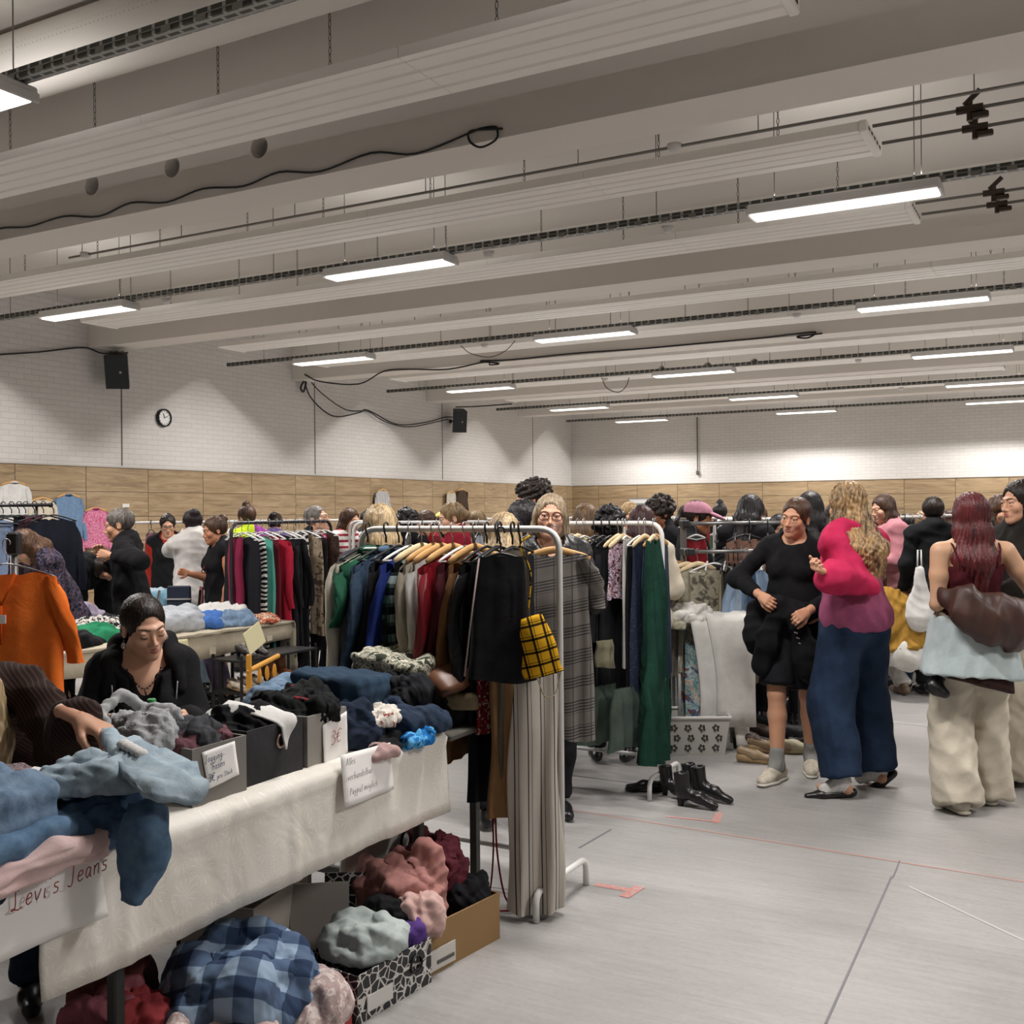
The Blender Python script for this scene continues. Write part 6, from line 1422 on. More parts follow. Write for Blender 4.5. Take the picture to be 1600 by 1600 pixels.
# ------------------------------------------------------------ shoes and bags on the floor
def shoe(c, rz, m, label, kind='sneaker', s=1.0, sole=None, group=None, heel=0.0):
    c = Vector(c); t = empty('shoe', c, R_(rz), label, 'shoe', group); S = SDF(); U = np.array((0, 0, 1.0)); hh = heel
    if kind in ('heelboot', 'heel'):
        S.C((0, .08, .05+hh), (0, -.03, .045+hh*.6), .034, .034, .02); S.C((0, -.03, .04+hh*.5), (0, -.125, .027), .033, .026, .03, flat=(U, 1.2))
        if kind == 'heelboot': S.C((0, .07, .06+hh), (0, .085, .17+hh), .042, .047, .03, cap=True); S.E((0, .09, .19+hh), (.036, .036, .05), None, .008, 's')
        else: S.E((0, .05, .10+hh), (.026, .075, .045), None, .01, 's')
    elif kind == 'wedge':
        S.C((0, .08, .075), (0, .0, .05), .033, .033, .03); S.C((0, .0, .045), (0, -.13, .022), .035, .03, .03, flat=(U, 1.5)); S.E((0, .03, .10), (.027, .10, .04), None, .01, 's')
    else:
        S.C((0, .09, .045), (0, -.03, .042), .038, .040, .02); S.C((0, -.03, .038), (0, -.14, .03), .040, .028, .03, flat=(U, 1.2)); S.E((0, .075, .095), (.03, .05, .045), None, .01, 's')
    S.PL((0, 0, .004), (0, 0, -1)); mobj('upper', S.mesh(.006, smooth=1, disp=fold_noise(int(abs(c.x*100)) % 90, .0012, 40)), m, t)
    sm = sole or plain('1b1a1a', .6)
    if kind in ('heelboot', 'heel'): MB().tube([(0, .085, .04+hh), (0, .088, 0.0)], [.026, .018 if kind == 'heelboot' else .009], 10).build('heel', sm, t, True)
    elif kind == 'wedge': S = SDF(); S.C((0, .08, .03), (0, -.13, .008), .034, .03, .02); S.PL((0, 0, 0), (0, 0, -1)); mobj('wedge', S.mesh(.007), sole or wood('8f7552', 'a58c66'), t)
    else: S = SDF(); S.C((0, .09, .014), (0, -.03, .014), .042, .044, .02, flat=(U, 2.5)); S.C((0, -.03, .014), (0, -.145, .016), .044, .030, .02, flat=(U, 2.4)); mobj('sole', S.mesh(.007), sm, t)
    t.scale = (s, s, s); return t
BLKL = plain('161618', .35)
for px, py, rz, k, lb in ((1085, 1262, 88, 1.05, 'black lace-up ankle boot in front, nearest the camera'), (1110, 1252, 84, 1.05, 'black ankle boot just behind the nearest one'), (1095, 1243, 92, 1.0, 'black ankle boot with folded shaft, third in the row'), (1052, 1246, 60, .95, 'black studded ankle boot under the green dress'), (1012, 1236, -60, .9, 'black flat shoe under the second rack')):
    q = at(px, py); shoe((q.x, q.y, 0), rz, BLKL, lb, 'heelboot' if px != 1012 else 'sneaker', k*.84, heel=.035, group=None)
sh = [(1180, 1192, 70, '8f7a5e', 'wedge', 'tan woven wedge sandal in front of the row of shoes'), (1196, 1176, 80, '8a7558', 'wedge', 'second tan wedge sandal behind the first'), (1170, 1172, 60, '4a3a2c', 'heel', 'brown heeled shoe at the left of the shoe row'), (1206, 1150, 50, '1a1a1c', 'heel', 'black heeled sandal standing behind the wedges'),
      (1242, 1160, 100, '1a1a1c', 'heel', 'black pointed pump right of the first sneaker'), (1232, 1176, 75, 'b0a88c', 'sneaker', 'pale yellow sneaker between the woman\'s feet'), (1262, 1172, 70, '2a2c30', 'sneaker', 'dark suede shoe behind the right foot'), (1186, 1158, 70, '3a2a20', 'heel', 'dark brown shoe in the second row'), (1222, 1150, 70, '141416', 'sneaker', 'black shoe in the back of the shoe row')]
for px, py, rz, c, k, lb in sh:
    q = at(px, py); shoe((q.x, q.y, 0), rz+28, plain(c, .5), lb, k, 1.05, plain('c2b48a', .6) if 'sneaker' == k and c[0] == 'b' else None, None, .05)
def handbag(c, rz, w_, h_, d, m, label, name='handbag'):
    t = empty(name, c, R_(rz), label, 'bag'); S = SDF()
    for x in (-1, 1): S.C((x*w_*.36, 0, .03), (x*w_*.28, 0, h_-.03), d*.55, d*.38, .06)
    S.C((-w_*.3, 0, h_*.4), (w_*.3, 0, h_*.4), d*.5, d*.5, .05); S.PL((0, 0, .002), (0, 0, -1)); mobj('bag_body', S.mesh(.009, disp=fold_noise(7, .004, 18)), m, t)
    MB().tube(curve([(-w_*.28, 0, h_-.03), (-w_*.2, 0, h_+.16), (w_*.2, 0, h_+.16), (w_*.28, 0, h_-.03)], 5), .007, 6).build('bag_handle', m, t, True); return t
q = at(1247, 1130); handbag((q.x, q.y, 0), 28, .17, .18, .12, BLKL, 'black handbag standing on the floor between the legs of two women')
# hanging dresses behind the shoes
for i, (px, c, L, lb) in enumerate(((1195, blotch([(.3, '3a4448'), (.5, '7d6a58'), (.6, '2f3a44')], 14, 3, interp='LINEAR'), .62, 'patterned fringed skirt behind the white jeans'), (1232, cloth('4a342c', '3a2822'), .6, 'dark brown coat hem behind the bare leg'), (1250, cloth('5a5a56', '4a4a46'), .6, 'grey-brown coat hem beside the handbag'), (1185, cloth('4a6a8c', '3c5878'), .5, 'blue denim skirt beside the white jeans'))):
    q = dp(px, 1050, 7.4); garment((q.x, q.y, .98), R_(60), c, ('skirt', 'coat', 'coat', 'skirt')[i], w0=.3, w1=.42, L=L, th=.06, seed=80+i, hang=None, label=lb, z0=0, slope=0, neck=0)
# ------------------------------------------------------------ left: second table
T2X0, T2X1, T2Y0, T2Y1 = -6.05, -5.38, 4.15, 6.25
t2 = empty('folding_table', ((T2X0+T2X1)/2, (T2Y0+T2Y1)/2, 0), 0, 'second table behind the seated seller, black legs', 'table')
hx, hy = (T2X1-T2X0)/2, (T2Y1-T2Y0)/2
MB().box((0, 0, .73), (2*hx, 2*hy, .03)).build('tabletop', plain('5a5650', .6), t2)
for a in (-1, 1):
    for b_ in (-1, 1): MB().box((a*(hx-.03), b_*(hy-.05), .355), (.03, .03, .71)).build('leg', BLKL, t2)
LIN = cloth('b5ac98', 'a69d8a', 5, bump=.4)
tc2 = empty('tablecloth', (0, 0, 0), 0, 'beige linen cloth on the second table', 'tablecloth')
yy = np.linspace(T2Y0-.02, T2Y1+.02, 12)
rows = [[(T2X0, y, .752) for y in yy], [(T2X1-.005, y, .755) for y in yy], [(T2X1+.014, y, .742-.0*y) for y in yy], [(T2X1+.02+.008*math.sin(y*9), y, .60+.03*math.sin(y*2.2)) for y in yy]]
sheet('cloth', rows, .003, LIN, tc2, 2, 13, .005)
rows = [[(x, T2Y1+.03+o_, z) for x in (T2X0+.05, T2X0+.3, T2X1+.01, T2X1+.03)] for z, o_ in ((.755, -.02), (.74, .01), (.55, .02), (.36, .04))]
sheet('end_drop', rows, .003, LIN, tc2, 3, 14, .006)
rows = [[(x, T2Y0-.03-o_, z) for x in (T2X0+.05, T2X0+.3, T2X1+.01, T2X1+.03)] for z, o_ in ((.755, -.02), (.74, .01), (.5, .02), (.25, .1))]
sheet('end_drop', rows, .003, LIN, tc2, 3, 15, .01)
def on2(px, py, z=.757): q = at(px, py, z); return (q.x, q.y, z)
for nm, px, py, r, m, lb in (('green_shirt', 135, 1003, (.20, .30, .09), cloth('1f7a52', '186343', 10), 'bright green folded shirt on the second table'), ('patterned_scarf', 160, 992, (.22, .3, .10), blotch([(0, 'c4bfb8'), (.5, '1e1e20')], 40, 2), 'black and white patterned scarf behind the green shirt'),
   ('lilac_shirts', 115, 975, (.2, .24, .14), cloth('a79cb0', '978ca0', 10), 'pale lilac shirts at the back of the second table'), ('black_garment', 105, 1012, (.16, .3, .08), BLACK, 'black garments at the near end of the second table'), ('dark_garment', 190, 985, (.2, .2, .10), BLACK2, 'dark garments behind the seller\'s head'),
   ('grey_jeans', 275, 985, (.22, .28, .16), cloth('a9adb2', '979ba0', 10), 'pale grey jeans right of the seller\'s face'), ('white_garment', 345, 972, (.24, .3, .13), WHITE, 'white garments on the second table'), ('blue_jeans', 325, 980, (.16, .26, .10), cloth('4a74b4', '3a60a0', 10), 'bright blue jeans at the front of the second table'),
   ('denim_skirt', 365, 977, (.18, .22, .10), DENIM, 'denim skirt with a white patch near the table end'), ('patterned_belt', 405, 974, (.14, .2, .05), blotch([(0, 'a03c26'), (.5, 'c9b59a'), (.6, '5a2a20')], 40, 2), 'red-brown patterned scarf at the end of the second table')):
    q = on2(px, py); heap(nm, (min(q[0], T2X1-r[0]*.55), q[1], .757), r, m, lb, px, 0, .010, 22, res=.014)
y1p = [at(252, 1002, .735), at(292, 997, .735)]
c0 = dp(245, 1003, 7.05); 
NOTEY = plain('d3cda4', .7)
sg2 = paper('paper_sign', [onx(236, 1004, T2X1+.05), onx(293, 998, T2X1+.05), onx(300, 1033, T2X1+.07), onx(240, 1040, T2X1+.07)], NOTEY, 'pale yellow handwritten sign on the second table cloth', seed=2, curl=.01)
write('Paypal', onx(246, 1016, T2X1+.075), (0, 1, .05), (0, 0, 1), .028, INKB, sg2, .0022); write('Zahlung', onx(256, 1028, T2X1+.08), (0, 1, .05), (0, 0, 1), .024, INKB, sg2, .002)
# shoe shelf under the table end
q = at(385, 1120, .35); ss = empty('shoe_shelf', (-5.15, 5.75, 0), 0, 'black metal shelf with sandals below the second table', 'shelf')
for z in (.12, .36, .58): MB().box((0, 0, z), (.28, .80, .015)).build('shelf_board', BLKL, ss)
for a in (-1, 1):
    for b_ in (-1, 1): MB().box((a*.13, b_*.39, .31), (.015, .015, .62)).build('post', BLKL, ss)
i = 0
for z, ys_, c, k, lb in ((.368, (5.42, 5.52, 5.62), 'a79a88', 'wedge', 'pale sandal on the middle shelf'), (.368, (5.78, 5.92), '7a4a2c', 'heelboot', 'brown leather ankle boot on the middle shelf'), (.588, (5.5, 5.62), '2a2422', 'heel', 'dark shoe on the top shelf'), (.128, (5.45, 5.6, 5.75, 5.95), 'c9c6c0', 'sneaker', 'pale shoe on the bottom shelf')):
    for y in ys_: shoe((-5.12, y, z), 75, plain(c, .5), lb, k, .9, heel=.02, group=lb+'s')
yh = empty('valet_stand', (-4.62, 5.0, 0), R_(10), 'small ochre yellow wooden stand with clips beside the shoe shelf', 'stand')
MB().box((0, 0, .35), (.03, .03, .70), bev=.006).build('post', plain('c98f2e', .5), yh); MB().box((0, 0, .02), (.3, .3, .03), bev=.01).build('base', plain('c98f2e', .5), yh)
MB().box((0, .17, .62), (.03, .38, .03), Matrix.Rotation(R_(8), 4, 'X'), bev=.01).build('arm', plain('c98f2e', .5), yh)
for k in range(3): MB().ell((0, .12+k*.09, .55), (.014, .014, .05), 10, 8).build('clip', plain('c98f2e', .5), yh, True)
tag(MB().box((-4.6, 5.03, .80), (.004, .16, .15), Matrix.Rotation(R_(25), 4, 'X')).build('yellow_note', NOTEY), 'small yellow paper hanging at the ochre stand', 'note')
# ------------------------------------------------------------ left: black rack with orange blouse
q = dp(45, 790, 8.0); az3 = R_(28.6)
lr = empty('black_rack', (q.x, q.y, 0), az3, 'tall black clothes rail with black hangers at the left edge', 'clothes rack')
MB().tube([(-.9, 0, 1.665), (.16, 0, 1.665)], .013, 8).build('rail', BLKL, lr, True); MB().ell((.165, 0, 1.665), (.02, .02, .02), 10, 8).build('end_knob', BLKL, lr, True)
for x in (-.85, .05): MB().tube([(x, .02, .0), (x, .02, 1.665)], .012, 8).build('post', BLKL, lr, True)
for x in (-.85, .05): MB().box((x, 0, .015), (.04, .5, .03), bev=.01).build('foot', BLKL, lr)
G3 = 'garments on the black rail'
def h3(px, m, nm, lb, L, w0=.4, tw=20, Z=8.0, **k):
    q = dp(px, 790, Z); return garment((q.x, q.y, 1.68), az3+R_(tw), m, nm, w0=w0, w1=k.pop('w1', w0), L=L, hang='black', label=lb, group=G3, seed=px+200, **k)
h3(-14, cloth('8494b0', '7485a2', 10), 'pale_blue_shirt', 'pale blue shirt at the left edge on the black rail', .6, sleeve=.3, tw=15, cat='shirt')
h3(40, cloth('1b1c26', '14151c'), 'black_trousers', 'black trousers on the black rail beside the red skirt', .62, .16, 30, neck=0, slope=.02, cat='trousers')
h3(54, cloth('7d3a48', '6b2e3c', 8), 'dusty_red_skirt', 'dusty red skirt on the black rail', .62, .12, 30, neck=0, slope=.02, cat='skirt')
h3(68, cloth('2b1a20', '211418', 10), 'burgundy_coat', 'dark burgundy coat on the black rail', .6, .36, 40, sleeve=.4, cat='coat')
h3(84, cloth('171b26', '11151e', 10), 'navy_coat', 'navy coat at the right end of the black rail', .78, .36, 50, sleeve=.5, cat='coat', th=.07)
for i, px in enumerate((5, 18, 30)): 
    q = dp(px, 790, 8.0-.02*i); t = empty('hanger', (q.x, q.y, 1.68), az3+R_(8+i*5), 'empty black hanger on the black rail', 'hanger', 'empty hangers on the black rail'); hanger('black', t, .2)
q = dp(22, 850, 4.62); cs = empty('display_stand', (q.x, q.y, 0), R_(28.6), 'chrome display pole with black clamp behind the orange blouse', 'stand')
MB().tube([(0, 0, 0), (0, 0, 1.46)], .016, 12).build('pole', CHROME, cs, True); MB().box((0, 0, 1.46), (.055, .05, .1), bev=.008).build('clamp', BLKL, cs); MB().lathe([(.16, 0), (.16, .015), (.02, .03)], (0, 0, 0), 24).build('base', CHROME, cs, True)
ORG = cloth('f07a30', 'e46c24', 6, bump=.3)
q = dp(10, 850, 4.35)
ob = garment((q.x, q.y, 1.475), R_(28.6), ORG, 'orange_blouse', w0=.42, w1=.50, L=.80, th=.09, sleeve=.34, seed=91, hang='wire', label='bright orange linen blouse with a v-neck hanging at the left edge', neck=.11, slope=.22, amp=.010, kf=6, sl_out=.08, cat='blouse')
MB().tube([(-.055, -.04, -.13), (0, -.05, -.26), (.055, -.04, -.13)], .006, 6).build('neckline', cloth('b94a10'), ob, True)
MB().tube([(0, -.052, -.26), (0, -.058, -.42)], .006, 6).build('placket', cloth('b94a10'), ob, True)
MB().box((.012, -.062, -.315), (.025, .004, .035)).build('price_tag', PAPER, ob)
# ------------------------------------------------------------ middle-left rail
A = dp(368, 824, 8.0); B = dp(512, 812, 9.1); mid = (A+B)/2; d_ = B-A; azm = math.atan2(d_.y, d_.x); Lm = Vector((d_.x, d_.y)).length
mr = rack((mid.x, mid.y, 0), Lm+.1, 'dark metal clothes rail behind the second table', h=1.515, m=plain('3a3a3c', .4, .5), rz=azm)
M4 = [(0, '7c2440', .55, 'pink_scarf', 'pink and white scarf at the near end of the dark rail', .15), (.06, '1b1b1f', .9, 'black_dress', 'black dress beside the pink scarf', .4), (.12, None, .95, 'zebra_blouse', 'zebra print blouse on the dark rail', .4), (.20, '4f9a8c', .95, 'teal_dress', 'turquoise dress on the dark rail', .4), (.26, '5a1a22', .95, 'wine_dress', 'wine red dress on the dark rail', .4),
      (.33, 'a01e34', .72, 'crimson_jacket', 'crimson jacket on the dark rail', .46), (.41, '1b1b1e', .9, 'black_jacket', 'black jacket right of the crimson one', .46), (.47, '17171a', .95, 'black_blouse', 'black blouse in the middle of the dark rail', .44), (.53, '151518', 1.1, 'long_black_coat', 'long black coat on the dark rail', .46), (.60, 'c9c7c3', .32, 'white_tee', 'white t-shirt with sleeves facing outward', .42),
      (.66, None, 1.32, 'geometric_scarf', 'long black and white geometric scarf hanging to the floor', .22), (.72, None, .85, 'feather_print_dress', 'brown feather print dress on the dark rail', .42), (.79, '1d1d20', 1.0, 'black_skirt', 'black skirt on the dark rail', .4), (.90, 'b02a58', 1.0, 'hot_pink_scarf', 'hot pink long scarf at the far end of the dark rail', .16), (.96, None, .8, 'fur_vest', 'brown fur vest beside the hot pink scarf', .34)]
pm = {2: stripes([(0, 'cfcdc8'), (.45, '151517')], .035, 2, warp=.09), 10: blotch([(0, 'c4c2bd'), (.5, '17171a')], 34, 0, dist=.2, stretch=(1, 1, .8)), 11: blotch([(0, '3a2a20'), (.5, '9a8a74'), (.6, '4f4438')], 20, 3, interp='LINEAR'), 14: cloth('4a3a32', '2f241e', 40, bump=1)}
for i, (a, c, L, nm, lb, w0) in enumerate(M4):
    p = A.lerp(B, a); garment((p.x, p.y, 1.53), azm+R_(78 if i != 9 else 30), pm.get(i) or cloth(c), nm, w0=w0, w1=w0*1.1, L=L, th=.07, sleeve=(.5 if i in (5, 6, 8) else .2 if i == 9 else 0), seed=100+i, hang='white' if i % 3 else 'wire', label=lb, group='garments on the dark rail', cat=nm.split('_')[-1])
# ------------------------------------------------------------ clothes hung on the oak boards
def wallg(px, py, m, nm, lb, L, w0, **k):
    p = onwall(px, py, XL+.13); return garment((p.x, p.y, p.z), R_(90), m, nm, w0=w0, w1=k.pop('w1', w0*1.05), L=L, label=lb, group=None, seed=px, hang='wood', cat=nm.split('_')[-1], **k)
wallg(22, 742, WHITE, 'white_blouse', 'white blouse with a bow collar on the oak boards', .62, .46, sleeve=.55, collar=WHITE)
wallg(66, 768, CREAM, 'cream_blouse', 'cream blouse on the oak boards between white and denim', .55, .40, sleeve=.4)
wallg(107, 762, cloth('6f8aa4', '60799a', 30), 'denim_shirt', 'blue denim shirt on a hanger on the oak boards', .66, .50, sleeve=.6, collar=cloth('60799a'))
wallg(150, 784, blotch([(0, 'b8587c'), (.5, 'cf8aa4')], 40, 2), 'pink_shirt', 'pink patterned shirt on the oak boards', .60, .46, sleeve=.6, collar=cloth('b8587c'))
wallg(598, 758, stripes([(0, 'c6c4c2'), (.6, '5a5a60')], .04, 0), 'striped_shirt', 'grey and white striped shirt on the oak boards', .72, .46, sleeve=.6)
wallg(705, 762, cloth('b8b2a4', 'a9a394'), 'cream_waistcoat', 'cream sleeveless waistcoat on the oak boards', .75, .42)
wallg(722, 758, cloth('4a3c30', '3a2e24', 30), 'brown_jacket', 'brown suede jacket with scarf beside the cream waistcoat', .75, .46, sleeve=.5)
tag(MB().box((XL+.05, onwall(195, 790).y, onwall(195, 790).z), (.02, .14, .06), bev=.005).build('wall_socket', plain('d8d6d2', .4)), 'small white double socket on the oak boards', 'socket')
# notice board on the end wall
p = onface(1015, 788, YB-.08); nbd = empty('white_board', (p.x, p.y, 0), 0, 'large white board leaning on the end wall boards', 'board')
MB().box((0, 0, 1.35), (1.25, .03, 1.15), bev=.005).build('panel', plain('cfcfcd', .4), nbd); MB().box((0, .0, 1.93), (1.28, .045, .025)).build('top_rail', plain('8a8a8a', .4), nbd)
for s in (-1, 1): MB().box((s*.55, 0, .4), (.04, .05, .8)).build('stand_leg', plain('77777a', .4), nbd)
MB().box((-.3, -.02, 1.72), (.3, .01, .16)).build('grey_note', plain('77807a', .6), nbd)
# ------------------------------------------------------------ floral table, chair
q = dp(262, 940, 9.6); t3 = empty('market_table', (q.x, q.y, 0), R_(25), 'small market table under a white flowered cloth', 'table')
MB().box((0, 0, .72), (.95, .6, .03)).build('tabletop', plain('6a665f', .6), t3)
for a in (-1, 1):
    for b_ in (-1, 1): MB().box((a*.42, b_*.25, .35), (.03, .03, .7)).build('leg', BLKL, t3)
FLW = blotch([(0, '4a4a44'), (.13, '9a9a90'), (.17, 'd3d1ca')], 9, 0, voronoi=True)
c = MB()
Pq = [[(x, y, z) for x, y in ((-.49, -.32), (.49, -.32), (.49, .32), (-.49, .32))] for z in (.745, .10)]
c.grid([[(0, 0, .745)]*4]+Pq, closed_u=True); fcl = c.build('flowered_tablecloth', FLW, None); fcl.location = (q.x, q.y, 0); fcl.rotation_euler.z = R_(25); tag(fcl, 'white tablecloth with dark flowers on the market table', 'tablecloth')
for i, (dx, dy, m, lb) in enumerate(((-.25, 0, DENIML, 'pale jeans on the flowered table'), (.1, -.05, cloth('6f93a4', '5c8092'), 'light blue jeans on the flowered table'), (.3, .05, BLACK, 'black clothes on the flowered table'))):
    heap(('pale_jeans', 'light_jeans', 'black_clothes')[i], (q.x+dx, q.y+dy, .747), (.24, .22, .15), m, lb, 130+i, 0, .012, 18, res=.018)
q = dp(280, 945, 8.75); ch = empty('folding_chair', (q.x, q.y, 0), R_(28.6), 'navy folding chair with a pale stripe, seen from behind', 'chair')
MB().box((0, 0, .78), (.20, .03, .42), bev=.01).build('backrest', plain('1c2438', .6), ch); MB().box((0, -.02, .88), (.205, .01, .012)).build('stripe', plain('a9a9a9', .5), ch); MB().box((0, -.2, .45), (.36, .36, .03), bev=.01).build('seat', plain('1c2438', .6), ch)
for a in (-1, 1):
    MB().tube([(a*.17, .02, .95), (a*.19, -.38, .0)], .011, 8).build('leg', BLKL, ch, True); MB().tube([(a*.19, .02, 0), (a*.17, -.3, .45)], .011, 8).build('leg', BLKL, ch, True)
# ------------------------------------------------------------ racks and heaps farther back
rg = random.Random(12)
PAL = ['1b1b1e', '2a2c33', '6a6a68', 'b9b6b0', '3a2a2a', '7a1f2a', '2d3f5a', 'a89a84', '4a5a48', '8a8f98', '5a4636', 'c7c5c0', '8c5a68', '20242c']
def farrack(px, Z, ang, n, lb, L=1.2, h=1.5, m=None):
    q = dp(px, 820, Z); rk = rack((q.x, q.y, 0), L, lb, h=h, m=m, rz=R_(ang)); ca, sa = math.cos(R_(ang)), math.sin(R_(ang))
    for i in range(n):
        x = (i+.5)/n*(L-.12)-(L-.12)/2; c = rg.choice(PAL); g = garment((q.x+x*ca, q.y+x*sa, h+.015), R_(ang+82+rg.random()*16), cloth(c), 'garment', w0=.4, w1=.42+rg.random()*.08, L=.5+rg.random()*.5, th=.05, sleeve=0, seed=rg.randint(1, 999), hang=('white', 'black', 'wire')[i % 3], label='garment hanging on the '+lb, group='garments on the '+lb, cat='garment', kf=7)
farrack(660, 8.8, 20, 9, 'white rail behind the crowd, left of the glasses')
farrack(655, 10.2, 20, 7, 'far white rail left of centre', 1.4)
farrack(1098, 10.5, 25, 10, 'white rail beyond the pink cap', 1.3)
farrack(1185, 9.0, 60, 6, 'rounded white rail behind black hair', 1.0)
farrack(310, 11.5, 40, 9, 'white rail near the oak boards', 1.6)
farrack(1430, 10.0, 70, 6, 'white rail beside the black coat', 1.0)
farrack(780, 12.5, 10, 9, 'distant rail behind the curly hair', 1.5)
farrack(960, 13, 15, 10, 'distant rail in the middle of the hall', 1.6)
farrack(1560, 11.5, 20, 8, 'distant rail at the right edge', 1.4)
farrack(450, 12.5, 35, 8, 'distant rail beyond the striped sweater', 1.5)
# ------------------------------------------------------------ people
def gp(px, Z, py=800): q = dp(px, py, Z); return Vector((q.x, q.y, 0))
HB = hairmat('15100e', '2f221b'); HBLK = hairmat('0e0c0d', '262226'); HBR = hairmat('2c1d14', '5e4230'); HBL = hairmat('6b5236', 'c9ab7c', .7); HBL2 = hairmat('5a4632', 'd2b98f', .75); HRED = hairmat('2e0f12', '6e2a2c', .5); HGR = hairmat('4a4642', '8d8780', .6); HDR = hairmat('22100f', '4a2422')
SK1, SK2, SK3 = 'd6a88e', 'c69276', '946349'
JD = cloth('26374f', '1c2a40', 8, fine=350, bump=.35); JL = cloth('8fa2b0', '7a8f9f', 8, fine=350); PCR = cloth('cdc5b4', 'beb6a5', 6, bump=.4)
# seated seller
p = gp(222, 3.98)
S_ = Person(p, 22, 1.62, pitch=11, head=(18, 7, -4), pelvis=(0, .06, .585), res=.008, sk='deb198', lf=(.14, -.42, .085), rf=(-.14, -.42, .085), wide=.94, lh=(.13, -.30, .84), rh=(-.16, -.28, .84), lpole=(.25, .8, -.6), rpole=(-.3, .8, -.6),
            label='seated seller in an open black hoodie, dark hair tied back, looking down')
S_.body(face=dict(down=True, brow='20150f', lip='a0605a', earrings='c9c9c9'), fine=.0035, lids=True)
S_.shirt(BLACK, off=.010, sleeve=0, hem=-.05, neck=.105, vneck=.19, amp=.002, name='low_cut_top')
hd_ = S_.shirt(cloth('1c1c1e', '151517', 10, bump=.4), off=.026, sleeve=1.0, hem=-.1, neck=.115, vneck=.25, amp=.005, seed=4, name='hoodie', freq=14, puff=.012)
T = lambda x, y, z: S_.nb+S_.Rc @ np.array((x, y, z))
S = SDF(); pts = [T(.13, -.10, -.10), T(.115, -.03, .0), T(.075, .055, .035), T(0, .085, .03), T(-.075, .055, .035), T(-.115, -.03, .0), T(-.13, -.10, -.10)]
S.path(pts, [.024, .032, .04, .045, .04, .032, .024], .03); mobj('hood', S.mesh(.008, disp=fold_noise(8, .004, 16)), cloth('1c1c1e', '151517', 10, bump=.4), hd_)
for s in (-1, 1): MB().tube([T(s*.115, -.118, -.06), T(s*.108, -.135, -.16), T(s*.085, -.15, -.25)], .003, 5).build('zip', plain('9a9a9a', .3, .8), hd_, True)
nk_ = [T(.062, .012, .02), T(.066, -.035, -.01), T(.045, -.085, -.05), T(.0, -.112, -.085), T(-.045, -.085, -.05), T(-.066, -.035, -.01), T(-.062, .012, .02)]
bd_ = MB(); cv = curve([tuple(q) for q in nk_], 5)
for q in cv: bd_.ell(q, (.0038,)*3, 6, 5)
bd_.tube(cv, .0012, 5); bd_.tube([T(0, -.114, -.088), T(.004, -.118, -.108)], .003, 5); bd_.build('bead_necklace', plain('30181a', .3), S_.root, True)
S_.pants(cloth('202022'), r=(.09, .065, .055)); S_.shoes(BLKL); S_.hair(HB, 'pony', .22, vol=.75, amp=.0014, n=46, res=.0055)
sc_ = empty('stool', (p.x, p.y, 0), S_.root.rotation_euler.z, 'plain dark stool under the seated seller', 'stool'); b_ = S_.pel
MB().lathe([(0, .40), (.17, .40), (.18, .42), (.18, .45), (0, .455)], (0, .1, 0), 24).build('seat', plain('2a2a2c', .6), sc_, True)
for a in range(4): MB().tube([(.12*math.cos(a*PI/2+.8), .1+.12*math.sin(a*PI/2+.8), .41), (.17*math.cos(a*PI/2+.8), .1+.17*math.sin(a*PI/2+.8), 0)], .012, 8).build('leg', plain('2a2a2c', .6), sc_, True)
# customer reaching in from the left edge
t = NT('brown_cord'); co = t.co(); sp = t.n('ShaderNodeSeparateXYZ'); t.l(co, sp.inputs[0])
f = t.math('FRACT', t.math('DIVIDE', t.math('ADD', sp.outputs[0], t.math('MULTIPLY', sp.outputs[2], .9)), .014)); t.col(t.mix(t.math('MULTIPLY', t.math('LESS_THAN', f, .3), .5), '2b1f1c', '52433c')); t.rough(.95); t.b.inputs['Specular IOR Level'].default_value = .15; t.bump(f, .4, .004); CORD = t.m
p = gp(-8, 3.4)
C_ = Person(p, 12, 1.60, pelvis=(0, .05, .82), pitch=74, head=(-10, 20, 0), res=.009, lh=(0, 124, 1124, 2.86), rh=(0, -60, 1230, 2.9), lpole=(.3, .2, -1), rpole=(-.3, .3, -1),
            label='person in a brown ribbed shirt reaching over the jeans from the left edge')
C_.body(fine=.006, hand={1: dict(normal=(.25, -.15, 1), side=1, curl=46, dirv=(.85, -.42, -.38), st=.004, size=1.06)})
C_.shirt(CORD, off=.022, sleeve=.97, hem=-.12, amp=.006, puff=.026, seed=9, freq=16); C_.pants(DENIMD); C_.shoes(BLKL); C_.hair(HBL2, 'long', .42, vol=1.2, spread=1.2)
# woman in black, bare legs
p = gp(1238, 6.25)
A_ = Person(p, -28, 1.66, roll=4, head=(-12, 6, 4), res=.009, sk='cb9a7e', lf=(0, 1268, 1188, 6.35), rf=(0, 1214, 1192, 6.12), rh=(0, 1188, 930, 6.15), lh=(0, 1262, 955, 6.0), rpole=(-1, .3, -.2), lpole=(.8, .8, -.4), wide=1.06,
            label='young woman in black top and shorts, hair tied back, hand on her hip')
A_.body(face=dict(brow='2a1c14', lip='955850'), fine=.005, hand={-1: dict(normal=(-.3, -.9, .3), side=1, curl=38), 1: dict(normal=(.2, -1, .2), side=-1, curl=45)})
A_.shirt(BLACK, off=.013, sleeve=.93, hem=-.06, neck=.08, amp=.003, seed=12, name='long_sleeve_top')
A_.pants(BLACK2, r=(.115, .105, .1), length=.44, amp=.005, off=.02, name='shorts')
S = SDF(); L_ = lambda x, y, z: A_.pel+np.array((x, y, z))
